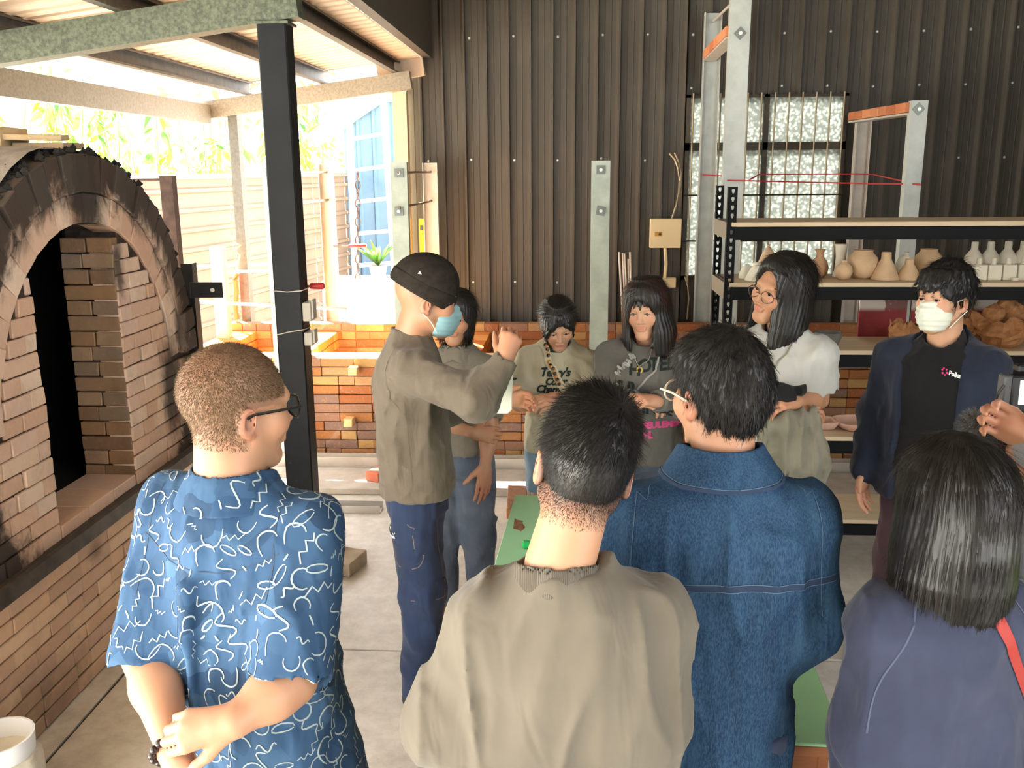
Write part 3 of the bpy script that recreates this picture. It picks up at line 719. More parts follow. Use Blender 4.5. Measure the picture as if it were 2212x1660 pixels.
def crumple(name, label, px, zi, y, wpx, hpx, seed, spikes=.25, lump=None):
    p = at_y(px, 700, y); s = math.hypot(p.x, y)/FPX; rn = random.Random(seed)
    m = MB(); n, rows = 22, 9; w, h = wpx*s/2, hpx*s
    for i in range(rows):
        f = i/(rows-1)
        r0 = w*(.5+.5*math.sin(min(1, f*1.5)*1.57)) * (1 - .12*f)
        for k in range(n):
            a = 2*math.pi*k/n; r = r0*(1+rn.uniform(-.12, .12)+ (spikes*.6*math.sin(5*a+seed) if f > .55 else 0))
            m.v.append((r*math.cos(a), r*math.sin(a), h*f*(1+ (spikes*rn.uniform(-.6, .6) if i == rows-1 else 0))))
    for i in range(rows-1):
        for k in range(n):
            q = (k+1) % n; m.f.append((i*n+k, i*n+q, (i+1)*n+q, (i+1)*n+k))
    m.f.append(tuple(reversed(range(n))))
    t = thing(name, label, 'pottery', (p.x, y, sz[zi]), 'pieces on the third shelf')
    o = put('wall', m.mesh('wall'), clay('orange'), t, (p.x, y, sz[zi]+.001)); md = o.modifiers.new('t', 'SOLIDIFY'); md.thickness = .006
    if lump:
        for (dx, dz, r, e) in lump:
            q = MB(); q.lathe([(.02*r, 0), (r*.8, .3*r), (r, .9*r), (r*.75, 1.5*r), (.1*r, 1.9*r*e)], n=12)
            q.v = [(x*(1+rn.uniform(-.25, .25)), yy*(1+rn.uniform(-.25, .25)), z) for x, yy, z in q.v]
            put('petal', q.mesh('petal'), clay('orange'), t, (p.x+dx*s, y, sz[zi]+dz*s))
crumple('crumpled_vessel', 'small crumpled orange clay vessel beside the red board', 1945, 2, 4.74, 46, 46, 3)
crumple('crumpled_vessel', 'low crumpled clay vessel beside the small one', 1975, 2, 4.80, 36, 40, 8)
crumple('clay_figure', 'pointed orange clay figure behind the masked young man', 2098, 2, 4.86, 44, 50, 5, .1, [(-4, 40, .03, 1.6)])
crumple('clay_basket', 'large orange clay basket with ruffled flower forms on the third shelf', 2168, 2, 4.74, 100, 60, 6, .35, [(-18, 40, .06, 1), (14, 48, .055, 1.0), (0, 60, .05, 1.2), (30, 36, .05, 1)])
for k, (px, w, lab) in enumerate(((1780, 62, 'round-cornered pink clay plate behind the draped jacket'), (1853, 96, 'square pink clay plate in the middle of the fourth shelf'), (1925, 70, 'pink clay plate half hidden by the dark jacket'))):
    p = at_y(px, 930, 4.74); s = math.hypot(p.x, 4.74)/FPX; m = MB(); n = 32
    prof = [(.62, 0), (.72, .004), (.95, .022), (1.0, .03), (.97, .031), (.9, .022), (.68, .008), (.0, .006)]
    for r, z in prof:
        for t in range(n):
            a = 2*math.pi*t/n + .2; e = 3.2
            q = (abs(math.cos(a))**e+abs(math.sin(a))**e)**(-1/e)
            m.v.append((r*q*w*s/2*math.cos(a), r*q*w*s/2*.9*math.sin(a), z*1.5))
    for i in range(len(prof)-1):
        for t in range(n):
            q = (t+1) % n; m.f.append((i*n+t, i*n+q, (i+1)*n+q, (i+1)*n+t))
    m.f.append(tuple(reversed(range(n))))
    tag(put('clay_plate', m.mesh('plate', smooth=True), clay('pink'), None, (p.x, 4.76, sz[3]+.001), (0, 0, .1*k)), lab, 'plate', 'plates on the fourth shelf')
# ---------------------------------------------------------------- green table
GT = NT('green_laminate'); _c = GT.coord('World'); GT.col(GT.mix(GT.ramp(GT.noise(_c, 3, 4), [(.66, (0,0,0)), (.72, (.5,.5,.5))]), GT.ramp(GT.noise(_c, 2, 4), [(.3, lin(158,216,168)), (.7, lin(174,228,184))]), lin(150,168,140))); GT.set(.4, spec=.4)
nr = at_z(1830, 1612, .72); fl = at_z(1113, 1069, .72)
u = Vector((.045, 1, 0)).normalized(); v = Vector((-u.y, u.x, 0))
L = (fl-nr).dot(u); Wd = (fl-nr).dot(v)
table = thing('work_table', 'long green-topped wooden work table in the middle of the group', 'table', (nr.x, nr.y, 0))
def tb(a0, a1, b0, b1, z0, z1, m, name, par=table):
    vs = [nr + u*a + v*b for a, b in ((a0, b0), (a1, b0), (a1, b1), (a0, b1))]
    mm = MB(); mm.prism([(p.x, p.y) for p in vs], 'z', z0, z1); return put(name, mm.mesh(name, bevel=.002), m, par)
M_tw = mat('table_wood', lin(150,92,56), .55, c2=lin(172,112,72), scale=6, stretch=(1, 6, 6))
tb(0, L, 0, Wd, .712, .72, GT.m, 'table_top'); tb(.0, L, .0, Wd, .686, .7115, M_tw, 'top_edge')
tb(.03, L-.03, .03, .055, .59, .686, M_tw, 'apron'); tb(.03, L-.03, Wd-.055, Wd-.03, .59, .686, M_tw, 'apron'); tb(.03, .055, .055, Wd-.055, .59, .686, M_tw, 'apron'); tb(L-.055, L-.03, .055, Wd-.055, .59, .686, M_tw, 'apron')
for a in (.04, L-.1):
    for b in (.04, Wd-.1): tb(a, a+.06, b, b+.06, 0, .685, M_tw, 'leg')
# chipped corner patch on the laminate
cp = at_z(1116, 1134, .72); mm = MB(); rn = random.Random(4)
poly = [(cp.x + r*.035*math.cos(a), cp.y + r*.07*math.sin(a)) for a, r in ((i*math.pi/9, rn.uniform(.6, 1.1)) for i in range(18))]
poly = [(max(x, -.198), y) for x, y in poly]
mm.prism(poly, 'z', .7195, .7212); put('chipped_patch', mm.mesh('p'), mat('raw_chipboard', lin(168,122,92), .9, c2=lin(120,84,60), scale=60), table)
gp = at_z(1145, 1178, .735)
mk = thing('green_capsule', 'translucent green plastic capsule lying on the table corner', 'marker', (gp.x, gp.y, .721))
put('shell', MB().tube([(gp.x-.028, gp.y, .736), (gp.x-.022, gp.y, .736), (gp.x+.08, gp.y+.01, .736), (gp.x+.086, gp.y+.01, .736)], [.006, .0145, .0145, .006], 14).mesh('shell', smooth=True), mat('green_plastic', lin(40,170,90), .15), mk)
# ---------------------------------------------------------------- floor level: beams, step, bricks, blocks
M_step = mat('step_concrete', lin(168,160,148), .8, c2=lin(190,184,172), scale=8, co='World', bump=.3)
hx0, hx1 = at_y(600, 1010, 6.05).x, 3.0
hp = [(-.05, -.05), (.05, -.05), (.05, -.043), (.004, -.043), (.004, .043), (.05, .043), (.05, .05), (-.05, .05), (-.05, .043), (-.004, .043), (-.004, -.043), (-.05, -.043)]
tag(put('steel_h_beam', MB().sweep([(y, -x) for x, y in hp], [(hx0, 6.03, .05), (hx1, 6.03, .05)]), M_zincp), 'long grey steel H beam lying along the foot of the low brick wall', 'beam')
boxthing('concrete_step', 'low concrete step in front of the grey steel beam', 'step', ((hx0+2.6)/2, 5.72, .0225), (2.6-hx0, .42, .045), M_step, bevel=.006)
ax_ = at_z(820, 1112, 0)
tag(put('aluminium_channel', MB().sweep(chan(.1, .045, .004), [(hx0-.3, ax_.y+.06, .0232), (ax_.x, ax_.y+.06, .0232)]), mat('aluminium', lin(196,194,190), .35, .5)), 'bright aluminium channel lying on the floor beside the masked speaker', 'channel')
M_red = mat('red_brick', lin(188,98,70), .85, c2=lin(206,122,92), scale=14, bump=.4)
rb = at_z(806, 1052, .045)
tag(put('red_brick', brick_mesh(.23, .105, .062, 2), M_red, None, (rb.x+.02, 5.74, .045+.0325), (0, 0, 1.15)), 'loose red brick on the concrete step behind the masked speaker', 'brick')
M_pav = mat('paver', lin(166,150,128), .9, c2=lin(186,170,148), scale=12, bump=.4)
b2 = at_z(748, 1248, 0)
boxthing('paver_block', 'grey paver lying flat on the floor beside the patterned shirt', 'block', (b2.x-.02, b2.y+.11, .0355), (.13, .2, .07), M_pav, (0, 0, -.25))
b1 = at_z(712, 1212, 0)
boxthing('paver_block', 'paver standing on edge between the column and the flat paver', 'block', (b1.x-.015, b1.y+.1, .0805), (.09, .2, .16), mat('paver_pale', lin(196,184,162), .9, c2=lin(212,202,184), scale=12, bump=.4), (0, 0, -.12))
bs = at_z(1104, 1124, 0)
for k, lab in enumerate(('lower tan firebrick of a pair standing behind the green table', 'upper tan firebrick of a pair standing behind the green table')):
    tag(put('firebrick', brick_mesh(.116, .23, .066, k), M_k2, None, (bs.x+.03, bs.y+.12, .034+k*.067), (0, 0, .05*k)), lab, 'brick')
# bucket wrapped in plastic and a wooden offcut at the kiln foot
bk = at_y(-6, 1590, 2.42)
buck = thing('plastic_bucket', 'white plastic bucket with crinkled wrapping at the kiln foot', 'bucket', (bk.x, 2.42, 0))
BW = mat('bucket_white', lin(226,230,232), .35); BP = mat('crinkled_plastic', lin(206,200,184), .35, bump=.8, bscale=30)
bh = bk.z
put('pail', MB().lathe([(.085, 0), (.1, bh*.8), (.104, bh), (.097, bh), (.09, bh*.7), (0, .01)], (bk.x, 2.42, 0), 28).mesh('pail', smooth=True), BW, buck)
wr_ = MB(); rn = random.Random(2)
wr_.lathe([(.094, .01), (.108, bh*.3), (.113, bh*.55), (.111, bh*.72), (.108, bh*.8), (.104, bh*.81)], (bk.x, 2.42, 0), 40)
wr_.v = [(bk.x+(x-bk.x)*(1+.05*math.sin(9*math.atan2(y-2.42, x-bk.x)+12*z)+rn.uniform(0, .03)), 2.42+(y-2.42)*(1+.05*math.sin(9*math.atan2(y-2.42, x-bk.x)+12*z)+rn.uniform(0, .03)), z) for x, y, z in wr_.v]
put('wrapping', wr_.mesh('w', smooth=True), BP, buck)
bo = at_z(58, 1652, .07)
boxthing('wood_offcut', 'pale wooden offcut on the floor at the kiln foot beside the bucket', 'wood', (bo.x-.0, bo.y-.08, .036), (.12, .14, .07), mat('offcut', lin(200,182,146), .7, c2=lin(184,162,124), scale=6), (0, 0, -.12))
# ---------------------------------------------------------------- wall fittings
lv = [at_y(911, y, 7.45) for y in (473, 560)]; lv[0].x = POST['d'][0]-POST['d'][3]/2-.0215
lvl = thing('spirit_level', 'yellow spirit level hanging on the pale wall post', 'level', (lv[0].x, 7.45, lv[1].z-.3))
put('bar', MB().box((lv[0].x-.021, 7.445, lv[1].z-.3), (lv[0].x+.021, 7.47, lv[0].z)).mesh('bar', bevel=.003), mat('level_yellow', lin(244,176,20), .4), lvl)
put('vial', MB().box((lv[0].x-.012, 7.442, lv[0].z-.09), (lv[0].x+.012, 7.4455, lv[0].z-.05)), mat('vial', lin(60,50,20), .2), lvl)
M_ivory = mat('ivory_plastic', lin(226,206,160), .5)
jb = [at_y(1405, 473, 7.52), at_y(1471, 536, 7.52)]
box_ = thing('junction_box', 'square ivory junction box with a small brown sticker on the sheet wall', 'junction box', (jb[0].x, 7.56, jb[1].z))
put('case', MB().box((jb[0].x, 7.52, jb[1].z), (jb[1].x, 7.585, jb[0].z)).mesh('case', bevel=.005), M_ivory, box_)
st_ = at_y(1422, 506, 7.52); put('sticker', MB().box((st_.x-.028, 7.517, st_.z-.018), (st_.x+.028, 7.5195, st_.z+.018)), mat('sticker', lin(190,140,60), .6), box_)
put('sticker_dot', MB().lathe([(.01, 0), (.01, .002)], n=10).mesh('d'), M_dark, box_, (st_.x+.012, 7.5165, st_.z), (math.pi/2, 0, 0))
cord('conduit', 'white conduit running down from the ivory junction box', 'conduit', [at_y(1437, 536, 7.54), at_y(1439, 570, 7.54), at_y(1436, 602, 7.54)], .014, M_ivory)
soc = [at_y(1432, 600, 7.55), at_y(1460, 622, 7.55)]
boxthing('wall_socket', 'small ivory wall socket under the white conduit', 'socket', ((soc[0].x+soc[1].x)/2, 7.567, (soc[0].z+soc[1].z)/2), (soc[1].x-soc[0].x, .04, soc[0].z-soc[1].z), M_ivory, bevel=.006)
ob = [at_y(1382, 570, 7.4), at_y(1410, 600, 7.4)]
boxthing('orange_box', 'small orange box on the brick wall behind the girl in grey', 'box', ((ob[0].x+ob[1].x)/2, 7.34, .03+12*cc+(.07)), (ob[1].x-ob[0].x, .08, .24), mat('orange_plastic', lin(200,90,40), .5), bevel=.006)
for k, (xt, xb, yt) in enumerate(((1337, 1346, 545), (1345, 1352, 547), (1349, 1357, 548), (1357, 1360, 560), (1361, 1366, 545))):
    a = at_y(xt, yt, 7.50); b = at_y(xb, 690, 7.36)
    b.z = .03+12*cc+.004
    rod('white_rod', ['first', 'second', 'third', 'fourth', 'fifth'][k]+' thin white rod on the sheet wall, counted from the zinc post', 'rod', [b, a], .008, mat('white_rod', lin(222,210,196), .4), 'white rods leaning on the wall')
cord('cable', 'looped beige cable dropping into the junction box', 'cable', [at_y(x, y, 7.56) for x, y in ((1446, 331), (1458, 345), (1465, 365), (1468, 390), (1466, 420), (1460, 445), (1451, 473))], .008, M_rod)
cord('cable', 'second beige cable curving beside the barred window', 'cable', [at_y(x, y, 7.565) for x, y in ((1457, 330), (1466, 350), (1471, 375), (1470, 400), (1466, 425), (1460, 447), (1452, 472))], .007, M_rod)
cord('cable', 'thin beige cable hanging under the window corner', 'cable', [at_y(x, y, 7.55) for x, y in ((1479, 598), (1486, 620), (1488, 645), (1484, 690))], .006, M_rod)
# column fittings
M_gbox = mat('grey_switchbox', lin(168,162,146), .5)
for py0, py1, lab in ((652, 692, 'upper grey switch box on the black column'), (716, 744, 'lower grey switch box on the black column')):
    za, zc = at_y(676, py1, CY-.02).z, at_y(676, py0, CY-.02).z
    t = thing('switch_box', lab, 'switch', (CX+.064, CY-.03, za))
    put('box', MB().box((CX+.0635, CY-.06, za), (CX+.102, CY+.03, zc)).mesh('b', bevel=.003), M_gbox, t)
    put('flap', MB().box((CX+.1025, CY-.055, za+.01), (CX+.112, CY+.0, zc+.012)).mesh('b', bevel=.002), M_gbox, t)
z_ = at_y(600, 656, 4.35).z
rod('conduit', 'white horizontal conduit running behind the black column', 'conduit', [at_y(402, 651, 6.0), at_y(590, 660, 6.077), at_y(748, 668, 6.077)], .012, M_zincp)
M_redp = mat('red_handle', lin(196,48,52), .35)
def clamp(px0, px1, py, Y, lab):
    a = at_y(px0, py, Y); b = at_y(px1, py-1, Y); m_ = a.lerp(b, .45)
    t = thing('bar_clamp', lab, 'clamp', a)
    put('screw_bar', MB().tube([a, m_], .006, 8), M_rodm, t)
    put('handle', MB().tube([m_, m_.lerp(b, .1), m_.lerp(b, .9), b], [.008, .015, .016, .012], 10).mesh('h', smooth=True), M_redp, t)
    return t
clamp(642, 700, 619, CY+.09, 'red-handled clamp on the black column edge')
clamp(720, 792, 532, BPY-.05, 'red-handled clamp fixed to the pale fence-side post')
cord('wire', 'thin wire wrapped around the column above the clamp', 'wire', [(CX-.064, CY-.058, z_+.10), (CX, CY-.059, z_+.095), (CX+.064, CY-.058, z_+.10), (CX+.066, CY+.05, z_+.1)], .0025, M_zincp)
cord('wire', 'thin wire wrapped around the column below the clamp', 'wire', [(CX-.064, CY-.058, z_-.10), (CX, CY-.059, z_-.085), (CX+.064, CY-.058, z_-.075), (CX+.066, CY+.05, z_-.08)], .0025, M_zincp)
# ---------------------------------------------------------------- outside: fence, ladder, shed, plants, odds
FN = NT('fence_sheet'); _c = FN.coord('World'); FN.col(FN.ramp(FN.noise(_c, 1.5, 5), [(.3, lin(118,96,78)), (.7, lin(140,118,98))])); FN.set(.6)
f0 = Vector((-4.05, 6.6, 0)); f1 = Vector((-2.95, 14.0, 0)); fd = (f1-f0).normalized(); fnv = Vector((fd.y, -fd.x, 0))
nseg = 7
fence = thing('fence', 'pale horizontally ribbed metal fence beyond the half-built kiln', 'fence', f0)
for k in range(nseg):
    a = f0.lerp(f1, k/nseg); b = f0.lerp(f1, (k+1)/nseg-.002); pf = []; z = 0
    while z < 1.98:
        for dz, d in ((0, 0), (.13, 0), (.145, .03), (.175, .03), (.19, 0)): pf.append((min(z+dz, 1.99), d))
        z += .19
    m = MB(); n = len(pf)
    m.v += [tuple(a + fnv*d + Vector((0, 0, zz-.03))) for zz, d in pf] + [tuple(b + fnv*d + Vector((0, 0, zz-.03))) for zz, d in pf]
    m.f += [(i, i+1, n+i+1, n+i) for i in range(n-1)]
    o = put('fence_panel', m, FN.m, fence); sd = o.modifiers.new('t', 'SOLIDIFY'); sd.thickness = .004
    put('fence_post', MB().bar(a - fnv*.05 + Vector((0, 0, -.03)), a - fnv*.05 + Vector((0, 0, 1.97)), .05, .05, (0, 1, 0)), M_galv2, fence)
put('top_rail', MB().bar(f0+fnv*.01+Vector((0, 0, 1.975)), f1+fnv*.01+Vector((0, 0, 1.975)), .06, .05), M_galv2, fence)
M_wht = mat('white_paint', lin(236,232,220), .45)
lad = thing('ladder', 'tall white ladder leaning outside in front of the blue shed', 'ladder', at_y(800, 600, 9.3))
la = [at_y(x, y, Y) for x, y, Y in ((770, 640, 9.0), (752, 205, 9.6), (862, 640, 9.0), (826, 190, 9.6))]
la[0].z = -.03; la[2].z = -.03
put('rail', MB().bar(la[0], la[1], .06, .05, (0, 1, 0)), M_wht, lad); put('rail', MB().bar(la[2], la[3], .06, .05, (0, 1, 0)), M_wht, lad)
for k in range(9):
    f = (k+.6)/9; put('rung', MB().bar(la[0].lerp(la[1], f), la[2].lerp(la[3], f), .05, .035), M_wht, lad)
SH = NT('blue_siding'); _c = SH.coord('World'); SH.col(SH.ramp(SH.noise(_c, 2, 3), [(.3, lin(74,100,124)), (.7, lin(92,118,140))])); SH.set(.5)
sa, sb = at_y(752, 420, 13), at_y(900, 420, 13)
shed = thing('shed', 'blue metal-sided shed with a pale gable behind the ladder', 'shed', (sa.x, 13, -.03))
gz = at_y(800, 262, 13).z; gt = at_y(800, 205, 13).z
m = MB(); x = sa.x; pr = []
while x < sb.x+1.5: pr += [(x, 0), (x+.14, 0), (x+.16, -.03), (x+.19, -.03), (x+.21, 0)]; x += .22
n = len(pr); m.v += [(x, 13+d, -.03) for x, d in pr]+[(x, 13+d, gt if x > sa.x+.5 else gz+(gt-gz)*(x-sa.x)/.5) for x, d in pr]; m.f += [(i, i+1, n+i+1, n+i) for i in range(n-1)]
put('siding', m, SH.m, shed)
put('side_wall', MB().box((sa.x-.02, 13.0, -.03), (sa.x, 16, gz)), SH.m, shed)
put('gable_trim', MB().bar((sa.x-.45, 12.96, gz-.25), (sa.x+.5, 12.96, gt), .06, .22), mat('gable_trim', lin(150,172,150), .5), shed)
put('roof', MB().bar((sa.x+.5, 12.96, gt), (sb.x+1.5, 12.96, gt), .06, .2), mat('gable_trim', lin(150,172,150), .5), shed)
# plants
def leafmat(name, c, c2):
    t = NT(name); oi = t.new('ShaderNodeNewGeometry'); t.col(t.ramp(oi.outputs['Random Per Island'], [(0, c), (1, c2)])); t.set(.5)
    tr = t.new('ShaderNodeBsdfTranslucent'); t.link(t.ramp(oi.outputs['Random Per Island'], [(0, tuple(min(1, x*1.6) for x in c)), (1, tuple(min(1, x*1.6) for x in c2))]), tr.inputs[0])
    mx = t.new('ShaderNodeMixShader'); mx.inputs[0].default_value = .55; t.link(t.b.outputs[0], mx.inputs[1]); t.link(tr.outputs[0], mx.inputs[2]); t.link(mx.outputs[0], t.out.inputs[0]); return t.m
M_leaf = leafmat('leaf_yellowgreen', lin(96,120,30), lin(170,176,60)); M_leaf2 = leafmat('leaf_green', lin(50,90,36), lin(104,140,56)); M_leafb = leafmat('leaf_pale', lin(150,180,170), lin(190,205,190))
M_stem = mat('stem', lin(120,110,70), .8)
def plant(name, label, base, h, spread, nstem, nleaf, ls, m, seed, group=None, droop=.4):
    rn = random.Random(seed); t = thing(name, label, 'plant', base, group); st = MB(); lf = MB()
    for s in range(nstem):
        a = rn.uniform(0, 6.28); r = spread*math.sqrt(rn.random()); x0 = Vector(base)+Vector((r*.5*math.cos(a), r*.5*math.sin(a), 0))
        hh = h*rn.uniform(.65, 1); tip = Vector(base)+Vector((r*math.cos(a), r*math.sin(a), hh))
        md = x0.lerp(tip, .55)+Vector((rn.uniform(-.1, .1), rn.uniform(-.1, .1), 0)); st.tube([x0, md, tip], [.014, .009, .004], 5)
        for k in range(nleaf):
            f = rn.uniform(.3, 1.02); p = (x0.lerp(md, f/.55) if f < .55 else md.lerp(tip, (f-.55)/.45))
            d = Vector((rn.gauss(0, 1), rn.gauss(0, 1), rn.uniform(-1, .5))).normalized(); L_ = ls*rn.uniform(.6, 1.3)
            n_ = d.cross(Vector((rn.gauss(0, 1), rn.gauss(0, 1), rn.gauss(0, 1)))).normalized()*L_*.22
            p = p + d*L_*.3; e = p+d*L_+Vector((0, 0, -droop*L_))
            q = p.lerp(e, .45)+Vector((0, 0, .06*L_)); lf.add([p, q+n_, e, q-n_], [(0, 1, 2, 3)])
    put('stems', st, M_stem, t); put('foliage', lf, m, t, kind=None)
rn = random.Random(12)
spots = [(150, 6.6, -5.6), (60, 6.9, -6.3), (250, 7.6, -5.2), (330, 8.6, -5.0), (420, 9.2, -4.7), (470, 10.2, -4.6), (560, 11.0, -4.5), (640, 12.2, -4.3), (700, 13.2, -4.1), (760, 15.5, -4.0)]
labs = ['tall leafy bush seen above the kiln vault', 'bush at the far end behind the vault blocks', 'thin yellow-green bush right of the kiln crown', 'bush behind the rusty post', 'bush left of the slim canopy post', 'bush behind the slim canopy post', 'low bush between canopy post and black column', 'bush just right of the black column', 'bush behind the pale clamp post', 'dense green bush beside the ladder']
for k, ((px, Y, X), lab) in enumerate(zip(spots, labs)):
    p = at_x(px, 500, X); p.z = -.03
    plant('bush', lab, p, rn.uniform(2.9, 4.0), .9, 9, 34, .17 if k < 9 else .13, [M_leaf, M_leaf, M_leaf2][k % 3], 40+k, 'bushes beyond the fence')
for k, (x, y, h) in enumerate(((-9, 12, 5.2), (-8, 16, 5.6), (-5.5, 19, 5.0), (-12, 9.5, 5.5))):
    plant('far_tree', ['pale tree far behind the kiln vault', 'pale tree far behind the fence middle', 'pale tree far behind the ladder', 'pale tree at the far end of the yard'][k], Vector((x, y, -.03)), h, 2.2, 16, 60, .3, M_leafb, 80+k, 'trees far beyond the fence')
pp = at_y(818, 606, 8.9)
pt = thing('potted_plant', 'spiky green plant in a grey pot behind the speaker', 'plant', (pp.x, 8.9, pp.z))
put('pot', MB().lathe([(.06, 0), (.085, .13), (.09, .15), (.08, .15), (.07, .11)], (pp.x, 8.9, pp.z), 18).mesh('pot', smooth=True), mat('pot_grey', lin(176,170,160), .8), pt)
lf = MB(); rn = random.Random(6)
for k in range(26):
    a = rn.uniform(0, 6.28); d = Vector((math.cos(a)*.6, math.sin(a)*.6, rn.uniform(.6, 1.4))).normalized(); p = Vector((pp.x, 8.9, pp.z+.14)); n_ = d.cross(Vector((0, 0, 1))).normalized()*.018; L_ = rn.uniform(.2, .36)
    lf.add([p-n_*.5, p+n_*.5, p+d*L_*.5+n_, p+d*L_+Vector((0, 0, -.06)), p+d*L_*.5-n_], [(0, 1, 2, 3, 4)])
put('leaves', lf, M_leaf2, pt)
boxthing('garden_wall', 'low weathered wall under the grey plant pot', 'wall', (pp.x, 9.1, (pp.z-.03)/2), (1.1, .5, pp.z+.028), mat('low_wall', lin(176,164,130), .9, c2=lin(206,198,176), scale=6))
# timber upright, orange rope, white poles on the left of the half-built kiln
wp = [at_y(470, 534, 7.0), at_y(470, 700, 7.0)]
M_wood = mat('raw_timber', lin(206,160,124), .7, c2=lin(222,184,152), scale=5, stretch=(6, 6, 1))
steel('timber_post', 'short pink-tan timber upright standing on the left kiln corner', 'post', (wp[0].x, 7.0, .03+cc*11-.255+.03), (wp[0].x, 7.0, wp[0].z), .1, .08, M_wood, None, up=(0, 1, 0))
cord('rope', 'bunch of orange rope hanging on the slim canopy post', 'rope', [at_y(x, y, 7.36) for x, y in ((512, 590), (508, 605), (511, 630), (508, 660), (512, 690))], .022, mat('orange_rope', lin(226,100,50), .8))
cord('rope', 'thin yellow rope tied around the slim canopy post', 'rope', [at_y(x, y, 7.36) for x, y in ((506, 525), (520, 530), (507, 540), (518, 552), (508, 600), (512, 700))], .008, mat('yellow_rope', lin(226,196,120), .8))
rod('white_pole', 'upper white pole lying level across the fence', 'pole', [at_y(380, 577, 7.2), at_y(620, 570, 7.9)], .012, M_wht)
rod('white_pole', 'lower white pole lying level across the fence', 'pole', [at_y(470, 589, 7.2), at_y(600, 584, 7.6)], .012, M_wht)
ch = thing('chain', 'rusty chain hanging at the fence end beside the ladder', 'chain', at_y(773, 375, 9.0))
for k in range(12):
    c = at_y(773, 380+k*20, 9.0); s_ = .045
    path = [c+Vector((math.cos(a)*.024*(k % 2), math.cos(a)*.024*((k+1) % 2), math.sin(a)*s_)) for a in [i*math.pi/5 for i in range(11)]]
    put('link', MB().tube(path, .007, 5), M_rust, ch)
# ================================================================ PEOPLE: implicit-surface modelling kit
A3 = lambda v: np.array(v, dtype=np.float32)
def smin(a, b, k):
    h = np.maximum(k-np.abs(a-b), 0)/k
    return np.minimum(a, b) - h*h*k*.25
def vnoise(x, y, z, seed=0):
    xi = np.floor(x); yi = np.floor(y); zi = np.floor(z)
    fx, fy, fz = x-xi, y-yi, z-zi
    xi = xi.astype(np.int64); yi = yi.astype(np.int64); zi = zi.astype(np.int64)
    def h(a, b, c):
        n = (a*374761393 + b*668265263 + c*1274126177 + seed*974711) & 0xffffffff
        n = ((n ^ (n >> 13))*1274126177) & 0xffffffff
        return ((n ^ (n >> 16)) & 0xffff).astype(np.float32)/32767.5 - 1
    u, v, w = (t*t*(3-2*t) for t in (fx, fy, fz))
    def lx(b, c): return h(xi, b, c)*(1-u) + h(xi+1, b, c)*u
    return ((lx(yi, zi)*(1-v)+lx(yi+1, zi)*v)*(1-w) + (lx(yi, zi+1)*(1-v)+lx(yi+1, zi+1)*v)*w).astype(np.float32)
